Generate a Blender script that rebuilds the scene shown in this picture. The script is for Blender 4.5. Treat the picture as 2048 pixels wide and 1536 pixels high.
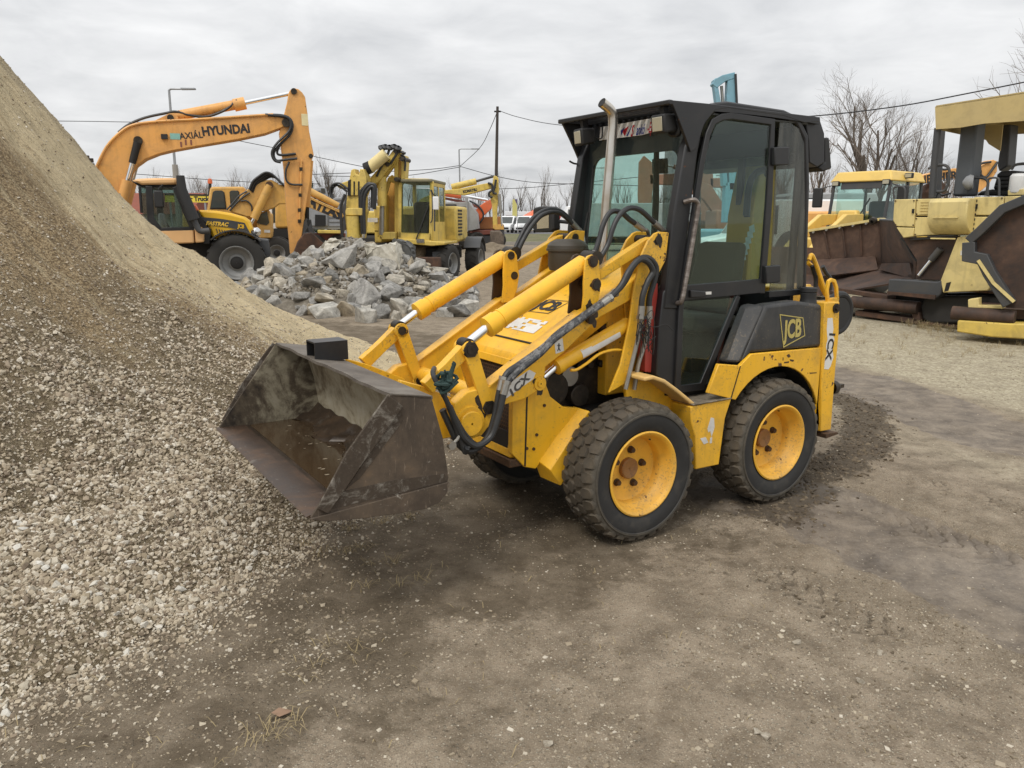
import bpy, bmesh, math, random
import numpy as np
from mathutils import Vector, Matrix

for o in list(bpy.data.objects):
    bpy.data.objects.remove(o)
SC = bpy.context.scene
COL = SC.collection
rnd = random.Random(7)
PI = math.pi

# ------------------------------------------------------------------ camera
cam_data = bpy.data.cameras.new('camera')
cam = bpy.data.objects.new('camera', cam_data)
COL.objects.link(cam)
cam.location = (0, 0, 1.698)
cam.rotation_euler = (math.radians(90 - 11.987), 0, 0)
cam_data.sensor_width = 36.0
cam_data.lens = 27.07
cam_data.clip_start = 0.05
cam_data.clip_end = 3000
SC.camera = cam

# ------------------------------------------------------------------ sky and sun
SUN_EL, SUN_AZ = 52.0, -150.0          # degrees; azimuth from +Y clockwise (behind the viewer, to the left)
world = bpy.data.worlds.new('World')
SC.world = world
world.use_nodes = True
wn, wl = world.node_tree.nodes, world.node_tree.links
wn.clear()
w_out = wn.new('ShaderNodeOutputWorld')
w_bg = wn.new('ShaderNodeBackground')
w_bg.inputs['Strength'].default_value = 0.1
sky = wn.new('ShaderNodeTexSky')
sky.sky_type = 'NISHITA'
sky.sun_disc = False
sky.sun_elevation = math.radians(SUN_EL)
sky.sun_rotation = math.radians(SUN_AZ)
tc = wn.new('ShaderNodeTexCoord')
sep = wn.new('ShaderNodeSeparateXYZ')
wl.new(tc.outputs['Generated'], sep.inputs[0])
def wmath(op, a, b=None):
    n = wn.new('ShaderNodeMath'); n.operation = op
    for i, q in enumerate((a, b)):
        if q is None: continue
        if isinstance(q, (int, float)): n.inputs[i].default_value = q
        else: wl.new(q, n.inputs[i])
    return n.outputs[0]
zc = wmath('ADD', wmath('MAXIMUM', sep.outputs['Z'], 0.0), 0.16)
cmb = wn.new('ShaderNodeCombineXYZ')
wl.new(wmath('DIVIDE', sep.outputs['X'], zc), cmb.inputs[0])
wl.new(wmath('DIVIDE', sep.outputs['Y'], zc), cmb.inputs[1])
def wnoise(scale, detail, dist):
    n = wn.new('ShaderNodeTexNoise')
    n.inputs['Scale'].default_value = scale
    n.inputs['Detail'].default_value = detail
    n.inputs['Roughness'].default_value = 0.55
    n.inputs['Distortion'].default_value = dist
    wl.new(cmb.outputs[0], n.inputs['Vector'])
    return n.outputs['Fac']
cl = wmath('ADD', wmath('MULTIPLY', wnoise(0.9, 7.0, 0.3), 0.65), wmath('MULTIPLY', wnoise(2.6, 6.0, 0.5), 0.35))
ramp = wn.new('ShaderNodeValToRGB')
ramp.color_ramp.elements[0].position = 0.38
ramp.color_ramp.elements[0].color = (0.565, 0.575, 0.59, 1)
ramp.color_ramp.elements[1].position = 0.63
ramp.color_ramp.elements[1].color = (0.83, 0.832, 0.835, 1)
wl.new(cl, ramp.inputs[0])
sc_ = wn.new('ShaderNodeVectorMath'); sc_.operation = 'SCALE'
wl.new(ramp.outputs[0], sc_.inputs[0])
# an overcast sky grows brighter from the horizon to the zenith
wl.new(wmath('ADD', wmath('MULTIPLY', wmath('MAXIMUM', sep.outputs['Z'], 0.0), 11.0), 9.3), sc_.inputs['Scale'])
mix = wn.new('ShaderNodeMixRGB'); mix.inputs[0].default_value = 0.97
wl.new(sky.outputs[0], mix.inputs[1]); wl.new(sc_.outputs[0], mix.inputs[2])
wl.new(mix.outputs[0], w_bg.inputs[0])
wl.new(w_bg.outputs[0], w_out.inputs[0])

sun_data = bpy.data.lights.new('sun', 'SUN')
sun_data.energy = 1.5
sun_data.angle = math.radians(15)
sun_data.color = (1.0, 0.945, 0.87)
sun = bpy.data.objects.new('sun', sun_data)
COL.objects.link(sun)
sdir = Vector((math.sin(math.radians(SUN_AZ)) * math.cos(math.radians(SUN_EL)),
               math.cos(math.radians(SUN_AZ)) * math.cos(math.radians(SUN_EL)), math.sin(math.radians(SUN_EL))))
sun.rotation_euler = sdir.to_track_quat('Z', 'Y').to_euler()

SC.view_settings.view_transform = 'Standard'
SC.view_settings.look = 'None'
SC.view_settings.exposure = 0.06
SC.view_settings.gamma = 1.0
SC.view_settings.use_curve_mapping = False
SC.cycles.max_bounces = 6
SC.cycles.transparent_max_bounces = 24
SC.cycles.use_denoising = True
SC.cycles.denoising_prefilter = 'ACCURATE'
SC.cycles.use_adaptive_sampling = False

# ------------------------------------------------------------------ object helpers
def tag(o, label=None, cat=None, group=None, kind=None):
    if label: o['label'] = label
    if cat: o['category'] = cat
    if group: o['group'] = group
    if kind: o['kind'] = kind
    return o

def empty(name, loc=(0, 0, 0), rz=0.0, label=None, cat=None, group=None):
    o = bpy.data.objects.new(name, None)
    o.empty_display_size = 0.2
    COL.objects.link(o)
    o.location = loc
    o.rotation_euler = (0, 0, rz)
    return tag(o, label, cat, group)

def clone(o, parent=None):
    c = o.copy(); COL.objects.link(c); c.parent = parent
    for ch in list(o.children): clone(ch, c)
    return c

class MB:
    """collects shapes into one mesh"""
    def __init__(s): s.v = []; s.f = []
    def add(s, vs, fs):
        b = len(s.v); s.v += [tuple(q) for q in vs]; s.f += [tuple(b + i for i in f) for f in fs]; return s
    def box(s, c, d, rot=None):
        R = rot if rot is not None else Matrix.Identity(3)
        vs = []
        for sx in (-1, 1):
            for sy in (-1, 1):
                for sz in (-1, 1):
                    vs.append(Vector(c) + R @ Vector((sx * d[0] / 2, sy * d[1] / 2, sz * d[2] / 2)))
        return s.add(vs, [(0, 1, 3, 2), (4, 6, 7, 5), (0, 4, 5, 1), (2, 3, 7, 6), (0, 2, 6, 4), (1, 5, 7, 3)])
    def box2(s, a, b):
        return s.box([(a[i] + b[i]) / 2 for i in range(3)], [abs(a[i] - b[i]) for i in range(3)])
    def prism(s, pts, y0, y1, plane='xz'):
        n = len(pts)
        def m(p, t):
            return {'xz': (p[0], t, p[1]), 'xy': (p[0], p[1], t), 'yz': (t, p[0], p[1])}[plane]
        vs = [m(p, y0) for p in pts] + [m(p, y1) for p in pts]
        fs = [tuple(range(n)), tuple(range(2 * n - 1, n - 1, -1))]
        fs += [(i, i + n, (i + 1) % n + n, (i + 1) % n) for i in range(n)]
        return s.add(vs, fs)
    def loft(s, A, B):
        """closed solid between two rings of 3D points"""
        n = len(A)
        fs = [tuple(range(n)), tuple(range(2 * n - 1, n - 1, -1))]
        fs += [(i, i + n, (i + 1) % n + n, (i + 1) % n) for i in range(n)]
        return s.add(list(A) + list(B), fs)
    def slab(s, pts, t):
        """3D polygon thickened along its normal"""
        P = [Vector(p) for p in pts]
        nrm = Vector((0, 0, 0))
        for i in range(len(P)):
            a, b = P[i], P[(i + 1) % len(P)]
            nrm += a.cross(b)
        nrm.normalize()
        return s.loft([p - nrm * t / 2 for p in P], [p + nrm * t / 2 for p in P])
    def tube(s, path, r, n=8, cap=True):
        P = [Vector(p) for p in path]
        k = len(P)
        rr = r if isinstance(r, (list, tuple)) else [r] * k
        T = []
        for i in range(k):
            t = (P[min(i + 1, k - 1)] - P[max(i - 1, 0)])
            T.append(t.normalized() if t.length > 1e-9 else Vector((0, 0, 1)))
        a = Vector((0, 0, 1)) if abs(T[0].z) < 0.9 else Vector((1, 0, 0))
        u = T[0].cross(a).normalized()
        vs = []
        for i in range(k):
            u = (u - T[i] * u.dot(T[i]))
            u = u.normalized() if u.length > 1e-6 else T[i].orthogonal().normalized()
            w = T[i].cross(u)
            for j in range(n):
                an = 2 * PI * j / n
                vs.append(P[i] + (u * math.cos(an) + w * math.sin(an)) * rr[i])
        fs = []
        for i in range(k - 1):
            for j in range(n):
                fs.append((i * n + j, i * n + (j + 1) % n, (i + 1) * n + (j + 1) % n, (i + 1) * n + j))
        if cap:
            fs.append(tuple(reversed(range(n))))
            fs.append(tuple((k - 1) * n + j for j in range(n)))
        return s.add(vs, fs)
    def cyl(s, a, b, r, r2=None, n=16):
        return s.tube([a, b], [r, r if r2 is None else r2], n)
    def lathe(s, prof, c, ax, n=32, close=False):
        """prof: (radius, distance along ax)"""
        ax = Vector(ax).normalized()
        u = ax.orthogonal().normalized(); w = ax.cross(u)
        vs = []
        for (r, hh) in prof:
            for j in range(n):
                an = 2 * PI * j / n
                vs.append(Vector(c) + ax * hh + (u * math.cos(an) + w * math.sin(an)) * r)
        fs = []
        m = len(prof)
        for i in range(m if close else m - 1):
            for j in range(n):
                i2 = (i + 1) % m
                fs.append((i * n + j, i * n + (j + 1) % n, i2 * n + (j + 1) % n, i2 * n + j))
        return s.add(vs, fs)
    def build(s, name, m, parent=None, bev=0.0, ang=35, seg=2):
        me = bpy.data.meshes.new(name)
        me.from_pydata(s.v, [], s.f)
        me.materials.append(m)
        bm = bmesh.new(); bm.from_mesh(me)
        bmesh.ops.recalc_face_normals(bm, faces=bm.faces)
        bm.to_mesh(me); bm.free()
        me.polygons.foreach_set('use_smooth', [True] * len(me.polygons))
        me.set_sharp_from_angle(angle=math.radians(ang))
        o = bpy.data.objects.new(name, me)
        COL.objects.link(o)
        o.parent = parent
        if bev:
            b = o.modifiers.new('bevel', 'BEVEL'); b.width = bev; b.segments = seg; b.limit_method = 'ANGLE'
            b.angle_limit = math.radians(40); b.use_clamp_overlap = True; b.harden_normals = False
        return o

def spline(pts, n=8):
    """Catmull-Rom through 3D points"""
    P = [Vector(p) for p in pts]
    P = [P[0] * 2 - P[1]] + P + [P[-1] * 2 - P[-2]]
    out = []
    for i in range(1, len(P) - 2):
        for k in range(n):
            t = k / n
            out.append(0.5 * ((2 * P[i]) + (-P[i - 1] + P[i + 1]) * t + (2 * P[i - 1] - 5 * P[i] + 4 * P[i + 1] - P[i + 2]) * t * t
                              + (-P[i - 1] + 3 * P[i] - 3 * P[i + 1] + P[i + 2]) * t ** 3))
    out.append(P[-2])
    return out

def arc(cx, cz, r, a0, a1, n=10):
    return [(cx + r * math.cos(math.radians(a0 + (a1 - a0) * i / n)), cz + r * math.sin(math.radians(a0 + (a1 - a0) * i / n))) for i in range(n + 1)]

def text(body, size, m, parent, origin, xdir, ydir, depth=0.0015, squash=1.0, shear=0.0, bold=0.0, align='CENTER', name='lettering'):
    """flat lettering, laid on a surface at origin with the given reading direction"""
    cu = bpy.data.curves.new(name, 'FONT')
    cu.body = body; cu.size = size; cu.extrude = depth; cu.align_x = align; cu.align_y = 'CENTER'; cu.shear = shear; cu.offset = bold
    cu.resolution_u = 4
    to = bpy.data.objects.new('tmp', cu)
    COL.objects.link(to)
    dg = bpy.context.evaluated_depsgraph_get()
    me = bpy.data.meshes.new_from_object(to.evaluated_get(dg))
    bpy.data.objects.remove(to)
    X = Vector(xdir).normalized(); Y = Vector(ydir); Y = (Y - X * Y.dot(X)).normalized(); Z = X.cross(Y)
    M = Matrix(((X.x * squash, Y.x, Z.x, origin[0]), (X.y * squash, Y.y, Z.y, origin[1]), (X.z * squash, Y.z, Z.z, origin[2]), (0, 0, 0, 1)))
    me.transform(M)
    me.materials.clear(); me.materials.append(m)
    me.name = name
    o = bpy.data.objects.new(name, me)
    COL.objects.link(o); o.parent = parent
    return o

# ------------------------------------------------------------------ materials
def srgb(r, g, b):
    f = lambda c: (c / 255 / 12.92) if c / 255 <= 0.04045 else ((c / 255 + 0.055) / 1.055) ** 2.4
    return (f(r), f(g), f(b), 1)

class NG:
    def __init__(s, name):
        s.m = bpy.data.materials.new(name); s.m.use_nodes = True
        s.n = s.m.node_tree.nodes; s.l = s.m.node_tree.links; s.n.clear()
        s.out = s.n.new('ShaderNodeOutputMaterial')
    def new(s, t, **kw):
        n = s.n.new(t)
        for k, v in kw.items(): setattr(n, k, v)
        return n
    def link(s, a, b): s.l.new(a, b)
    def put(s, sock, v):
        if isinstance(v, bpy.types.NodeSocket): s.l.new(v, sock)
        else: sock.default_value = v
    def coord(s, kind='Object', scale=None):
        t = s.new('ShaderNodeTexCoord').outputs[kind]
        if scale is None: return t
        mp = s.new('ShaderNodeMapping'); mp.inputs['Scale'].default_value = scale
        s.link(t, mp.inputs[0]); return mp.outputs[0]
    def noise(s, vec, scale, detail=4, rough=0.55, dist=0.0):
        n = s.new('ShaderNodeTexNoise'); s.link(vec, n.inputs['Vector'])
        n.inputs['Scale'].default_value = scale; n.inputs['Detail'].default_value = detail
        n.inputs['Roughness'].default_value = rough; n.inputs['Distortion'].default_value = dist
        return n.outputs['Fac']
    def ramp(s, fac, stops):
        r = s.new('ShaderNodeValToRGB'); s.link(fac, r.inputs[0])
        e = r.color_ramp.elements
        while len(e) < len(stops): e.new(0.5)
        for q, (p, c) in zip(e, stops):
            q.position = p; q.color = c if len(c) == 4 else (*c, 1)
        return r.outputs[0]
    def rng(s, fac, a, b, c=0.0, d=1.0):
        r = s.new('ShaderNodeMapRange'); s.link(fac, r.inputs[0])
        for i, q in enumerate((a, b, c, d)): r.inputs[i + 1].default_value = q
        return r.outputs[0]
    def math(s, op, a, b=0.0):
        n = s.new('ShaderNodeMath', operation=op); s.put(n.inputs[0], a); s.put(n.inputs[1], b); return n.outputs[0]
    def mix(s, fac, a, b, mode='MIX'):
        n = s.new('ShaderNodeMixRGB', blend_type=mode); s.put(n.inputs[0], fac); s.put(n.inputs[1], a); s.put(n.inputs[2], b); return n.outputs[0]
    def attr(s, name):
        return s.new('ShaderNodeAttribute', attribute_name=name).outputs['Fac']
    def bump(s, hgt, strength=0.3, dist=0.01):
        b = s.new('ShaderNodeBump'); s.link(hgt, b.inputs['Height']); b.inputs['Strength'].default_value = strength; b.inputs['Distance'].default_value = dist
        return b.outputs[0]
    def principled(s, col, rough=0.5, metal=0.0, normal=None, spec=0.5, **kw):
        p = s.new('ShaderNodeBsdfPrincipled')
        s.put(p.inputs['Base Color'], col); s.put(p.inputs['Roughness'], rough); s.put(p.inputs['Metallic'], metal)
        p.inputs['Specular IOR Level'].default_value = spec
        if normal is not None: s.link(normal, p.inputs['Normal'])
        for k, v in kw.items(): s.put(p.inputs[k], v)
        s.link(p.outputs[0], s.out.inputs[0]); return p

def paint(name, col, rough=0.42, fade=0.12, chips=0.0, chip_col=(0.055, 0.032, 0.02, 1), grime=0.2, grime_col=(0.11, 0.085, 0.055, 1), streak=0.0, scale=1.0, metal=0.0, splash=0.0):
    """weathered machine paint: faded patches, grime, rain streaks and chips down to rusty steel"""
    g = NG(name)
    ob = g.coord('Object')
    big = g.noise(ob, 2.2 * scale, 5, 0.6)
    fine = g.noise(ob, 38 * scale, 4, 0.6)
    c = g.mix(g.rng(big, 0.3, 0.7, 0, 1), col, tuple(min(1, q * (1 - fade) + 0.30 * fade) for q in col[:3]) + (1,))
    rr = g.rng(big, 0.3, 0.7, rough - 0.06, rough + 0.14)
    if grime:
        gm = g.noise(ob, 5.5 * scale, 6, 0.68, 0.4)
        c = g.mix(g.math('MULTIPLY', g.rng(gm, 0.46, 0.74, 0, 1), grime), c, grime_col)
    if streak:
        sv = g.coord('Object', (14 * scale, 14 * scale, 0.9 * scale))
        st = g.noise(sv, 1.6, 4, 0.6)
        c = g.mix(g.math('MULTIPLY', g.rng(st, 0.52, 0.72, 0, 1), streak), c, grime_col)
    if splash:
        sn = g.noise(ob, 75 * scale, 3, 0.5); sm = g.noise(ob, 3.3 * scale, 4, 0.6)
        c = g.mix(g.math('MULTIPLY', g.rng(g.math('ADD', sn, g.math('MULTIPLY', sm, 0.55)), 0.91, 0.96, 0, 1), splash), c, (0.16, 0.125, 0.082, 1))
        c = g.mix(g.math('MULTIPLY', g.rng(sm, 0.5, 0.8, 0, 1), splash * 0.35), c, (0.20, 0.155, 0.10, 1))
    nrm = None
    if chips:
        cn = g.noise(ob, 16 * scale, 6, 0.62, 0.25)
        big2 = g.noise(ob, 1.7 * scale, 2, 0.5)
        th = g.math('ADD', cn, g.math('MULTIPLY', g.math('SUBTRACT', big2, 0.5), 0.35))
        k = g.rng(th, 0.735 - 0.07 * chips, 0.752 - 0.07 * chips, 0, 1)
        c = g.mix(k, c, g.mix(fine, chip_col, (chip_col[0] * 2.6, chip_col[1] * 2.1, chip_col[2] * 1.7, 1)))
        rr = g.mix(k, rr, (0.85, 0.85, 0.85, 1))
        nrm = g.bump(g.math('SUBTRACT', g.math('MULTIPLY', fine, 0.15), k), 0.35, 0.0015)
    g.principled(c, rr, metal, nrm)
    return g.m

def plain(name, col, rough=0.6, metal=0.0, var=0.25, scale=6.0, bump=0.0, spec=0.5):
    g = NG(name)
    ob = g.coord('Object')
    n = g.noise(ob, scale, 6, 0.62, 0.2)
    c = g.mix(n, tuple(q * (1 - var) for q in col[:3]) + (1,), tuple(min(1, q * (1 + var)) for q in col[:3]) + (1,))
    nr = g.bump(g.noise(ob, scale * 9, 4), bump, 0.004) if bump else None
    g.principled(c, g.rng(n, 0.3, 0.7, rough - 0.08, min(1, rough + 0.1)), metal, nr, spec)
    return g.m

def rusty(name, cols, rough=0.75, scale=3.0, metal=0.2, stretch=(1, 1, 1), bump=0.25):
    g = NG(name)
    ob = g.coord('Object', stretch)
    a = g.noise(ob, scale, 7, 0.66, 0.5)
    b = g.noise(ob, scale * 6, 6, 0.65)
    n = g.math('ADD', g.math('MULTIPLY', a, 0.7), g.math('MULTIPLY', b, 0.3))
    k = len(cols)
    c = g.ramp(n, [(0.32 + 0.36 * i / max(1, k - 1), cc) for i, cc in enumerate(cols)])
    g.principled(c, g.rng(b, 0.3, 0.7, rough - 0.15, min(1, rough + 0.1)), metal, g.bump(b, bump, 0.003))
    return g.m

def glass(name, tint=(0.83, 0.93, 0.905), dirt=0.012, rough=0.02):
    """thin pane: tinted see-through with Fresnel gloss and a film of dust"""
    g = NG(name)
    tr = g.new('ShaderNodeBsdfTransparent'); tr.inputs[0].default_value = (*tint, 1)
    gl = g.new('ShaderNodeBsdfGlossy'); gl.inputs['Roughness'].default_value = rough; gl.inputs[0].default_value = (0.9, 0.95, 0.95, 1)
    df = g.new('ShaderNodeBsdfDiffuse'); df.inputs[0].default_value = (0.35, 0.34, 0.30, 1)
    lw = g.new('ShaderNodeLayerWeight'); lw.inputs[0].default_value = 0.5
    fr = g.math('ADD', g.math('MULTIPLY', g.math('POWER', lw.outputs['Facing'], 4.0), 0.55), 0.035)
    m1 = g.new('ShaderNodeMixShader'); g.link(fr, m1.inputs[0]); g.link(tr.outputs[0], m1.inputs[1]); g.link(gl.outputs[0], m1.inputs[2])
    sv = g.coord('Object', (9, 9, 1.2))
    st = g.noise(sv, 2.2, 5, 0.65)
    m2 = g.new('ShaderNodeMixShader'); g.link(g.math('MULTIPLY', g.rng(st, 0.35, 0.75, 0.3, 1.6), dirt), m2.inputs[0])
    g.link(m1.outputs[0], m2.inputs[1]); g.link(df.outputs[0], m2.inputs[2])
    g.link(m2.outputs[0], g.out.inputs[0])
    return g.m

YEL = (0.87, 0.475, 0.016, 1)
M = {}
M['yel'] = paint('loader_yellow_paint', YEL, 0.36, 0.08, 0.9, grime=0.34, streak=0.15, splash=0.32)
M['yel_clean'] = paint('rim_yellow_paint', (0.85, 0.455, 0.03, 1), 0.48, 0.14, 0.7, grime=0.34, splash=0.4)
M['yel_cyl'] = paint('cylinder_yellow_paint', (0.88, 0.475, 0.015, 1), 0.34, 0.06, 0.9, grime=0.34, splash=0.2)
M['cream_yel'] = paint('faded_fender_yellow', (0.80, 0.50, 0.14, 1), 0.5, 0.3, 0.2, grime=0.25)
M['black'] = paint('cab_black_paint', (0.0095, 0.0102, 0.012, 1), 0.40, 0.03, 0.15, chip_col=(0.06, 0.03, 0.018, 1), grime=0.3, grime_col=(0.05, 0.045, 0.04, 1))
M['tank'] = paint('grey_black_plastic', (0.022, 0.0235, 0.025, 1), 0.52, 0.05, 0.0, grime=0.45, grime_col=(0.085, 0.08, 0.072, 1), streak=0.3, splash=0.4)
M['dark'] = plain('dark_void_steel', (0.012, 0.011, 0.010, 1), 0.7)
M['rubber'] = plain('black_rubber', (0.018, 0.018, 0.018, 1), 0.62, var=0.4, scale=10)
M['hose'] = plain('hydraulic_hose', (0.026, 0.027, 0.028, 1), 0.5, var=0.35, scale=20)
M['steel'] = plain('zinc_steel', (0.34, 0.33, 0.30, 1), 0.42, 0.7, 0.3, 14)
M['chrome'] = plain('chromed_rod', (0.78, 0.79, 0.80, 1), 0.12, 1.0, 0.05)
M['pin'] = rusty('greasy_pin_steel', [(0.010, 0.009, 0.008), (0.035, 0.028, 0.02), (0.08, 0.06, 0.04)], 0.55, 9, 0.4)
M['glass'] = glass('green_cab_glass')
M['red'] = paint('red_paint', (0.42, 0.035, 0.02, 1), 0.5, 0.1, 0.2)
M['white'] = paint('white_decal', (0.72, 0.71, 0.67, 1), 0.6, 0.1, 0.0, grime=0.35)
M['ink'] = plain('black_print', (0.02, 0.02, 0.022, 1), 0.6)

M['handle'] = rusty('worn_handle', [(0.06, 0.045, 0.035), (0.20, 0.17, 0.15), (0.38, 0.35, 0.32)], 0.5, 8, 0.6, (1, 1, 4))
M['seat'] = plain('grey_brown_seat_fabric', (0.055, 0.045, 0.036, 1), 0.9, var=0.3, scale=12, bump=0.2)
M['knob'] = plain('brown_red_knob', (0.10, 0.03, 0.02, 1), 0.4)
M['kneedark'] = paint('greasy_shaded_yellow', (0.06, 0.032, 0.012, 1), 0.6, 0.05, 0.2, grime=0.6, grime_col=(0.015, 0.012, 0.01, 1))  # grease plus the shade between paired plates, darkened into the yellow
M['steptread'] = rusty('worn_step', [(0.06, 0.045, 0.03), (0.18, 0.15, 0.11), (0.34, 0.30, 0.24)], 0.85, 9, 0.1)
M['bucket_top'] = rusty('muddy_flange', [(0.06, 0.05, 0.042), (0.14, 0.12, 0.10), (0.22, 0.20, 0.17)], 0.8, 4, 0.2)
M['poly'] = glass('scratched_polycarbonate', (0.60, 0.61, 0.60), 0.16, 0.15)
def dark_window():
    g = NG('dark_window_glass'); ob = g.coord('Object'); n = g.noise(ob, 1.3, 3)
    g.principled(g.mix(n, (0.03, 0.036, 0.035, 1), (0.085, 0.095, 0.09, 1)), 0.06, 0, None, 0.6); return g.m
M['glass_dark'] = dark_window()
M['logo_y'] = plain('yellow_print', (0.80, 0.50, 0.06, 1), 0.5)
M['greyl'] = paint('pale_grey_lorry_paint', (0.36, 0.37, 0.37, 1), 0.5, 0.12, 0.1, grime=0.35, scale=0.3)
M['rust_dirt'] = rusty('earthy_bucket_steel', [(0.05, 0.04, 0.03), (0.13, 0.10, 0.075), (0.24, 0.20, 0.16)], 0.85, 3, 0.1)
M['redsign'] = paint('red_trailer_paint', (0.50, 0.04, 0.03, 1), 0.5, 0.1, 0.0, grime=0.2, scale=0.3)
M['mudpale'] = rusty('dried_pale_mud', [(0.12, 0.105, 0.085), (0.26, 0.24, 0.20), (0.38, 0.36, 0.315)], 0.95, 14, 0)
M['rust_brown'] = rusty('brown_rusty_hopper', [(0.018, 0.015, 0.014), (0.045, 0.028, 0.021), (0.085, 0.048, 0.032), (0.14, 0.085, 0.058)], 0.75, 1.6, 0.15)
def patchy_mud():
    g = NG('patchy_dried_mud'); ob = g.coord('Object')
    a = g.noise(ob, 11, 8, 0.78, 0.9); b = g.noise(ob, 60, 4, 0.7)
    c = g.mix(b, (0.038, 0.029, 0.021, 1), (0.09, 0.068, 0.049, 1))
    c = g.mix(g.rng(g.math('ADD', a, g.math('MULTIPLY', b, 0.12)), 0.56, 0.72, 0, 0.8), c, g.mix(b, (0.20, 0.18, 0.15, 1), (0.36, 0.335, 0.29, 1)))
    g.principled(c, 0.85, 0.05, g.bump(a, 0.5, 0.006), 0.35); return g.m
M['mud_patchy'] = patchy_mud()
M['boomyel'] = paint('dull_boom_yellow', (0.50, 0.30, 0.03, 1), 0.5, 0.1, 0.5, grime=0.5)
M['grease'] = rusty('black_grease', [(0.012, 0.010, 0.008), (0.03, 0.022, 0.014), (0.09, 0.055, 0.022)], 0.5, 30, 0.0)
M['greyink'] = plain('worn_grey_print', (0.09, 0.085, 0.08, 1), 0.7)

# ------------------------------------------------------------------ numpy helpers
def vnoise(x, y, seed=0):
    """smooth value noise in [-1, 1] on numpy arrays"""
    xi = np.floor(x).astype(np.int64); yi = np.floor(y).astype(np.int64)
    fx = x - xi; fy = y - yi
    fx = fx * fx * fx * (fx * (fx * 6 - 15) + 10); fy = fy * fy * fy * (fy * (fy * 6 - 15) + 10)
    def h(a, b):
        n = (a * 374761393 + b * 668265263 + seed * 144269504) & 0xFFFFFFFF
        n = ((n ^ (n >> 13)) * 1274126177) & 0xFFFFFFFF
        n = n ^ (n >> 16)
        return (n & 0xFFFF) / 32767.5 - 1.0
    a = h(xi, yi); b = h(xi + 1, yi); c = h(xi, yi + 1); d = h(xi + 1, yi + 1)
    return (a * (1 - fx) + b * fx) * (1 - fy) + (c * (1 - fx) + d * fx) * fy

def fbm(x, y, octv=4, seed=0, gain=0.5):
    s = 0.0; a = 1.0; f = 1.0; t = 0.0
    for i in range(octv):
        s = s + a * vnoise(x * f + 17.3 * i, y * f - 9.1 * i, seed + i); t += a; a *= gain; f *= 2.03
    return s / t

def dist_line(X, Y, pts):
    d = np.full(np.shape(X), 1e9)
    for (x0, y0), (x1, y1) in zip(pts[:-1], pts[1:]):
        dx, dy = x1 - x0, y1 - y0
        t = np.clip(((X - x0) * dx + (Y - y0) * dy) / (dx * dx + dy * dy), 0, 1)
        d = np.minimum(d, np.hypot(X - x0 - t * dx, Y - y0 - t * dy))
    return d

def sstep(a, b, x):
    t = np.clip((x - a) / (b - a), 0, 1); return t * t * (3 - 2 * t)

def grid_mesh(name, xs, ys, Z, m, attrs=None, mask=None):
    nx, ny = len(xs), len(ys)
    X, Y = np.meshgrid(xs, ys)
    co = np.stack([X, Y, Z], -1).reshape(-1, 3)
    i = np.arange(nx * ny).reshape(ny, nx)
    q = np.stack([i[:-1, :-1], i[:-1, 1:], i[1:, 1:], i[1:, :-1]], -1).reshape(-1, 4)
    if mask is not None:
        mm = mask.reshape(-1)
        q = q[mm[q].any(1)]
    return np_mesh(name, co, q, m, {k: v.reshape(-1) for k, v in (attrs or {}).items()}, True)

def np_mesh(name, co, faces, m, attrs=None, smooth=False):
    me = bpy.data.meshes.new(name)
    k = faces.shape[1]
    me.vertices.add(len(co)); me.vertices.foreach_set('co', np.ascontiguousarray(co, dtype=np.float32).ravel())
    me.loops.add(faces.size); me.loops.foreach_set('vertex_index', np.ascontiguousarray(faces, dtype=np.int32).ravel())
    me.polygons.add(len(faces))
    me.polygons.foreach_set('loop_start', np.arange(0, faces.size, k, dtype=np.int32))
    me.polygons.foreach_set('loop_total', np.full(len(faces), k, dtype=np.int32))
    me.polygons.foreach_set('use_smooth', np.full(len(faces), smooth))
    me.update(calc_edges=True)
    for kk, vv in (attrs or {}).items():
        a = me.attributes.new(kk, 'FLOAT', 'POINT'); a.data.foreach_set('value', np.asarray(vv, dtype=np.float32))
    me.materials.append(m)
    o = bpy.data.objects.new(name, me); COL.objects.link(o)
    return o

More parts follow.
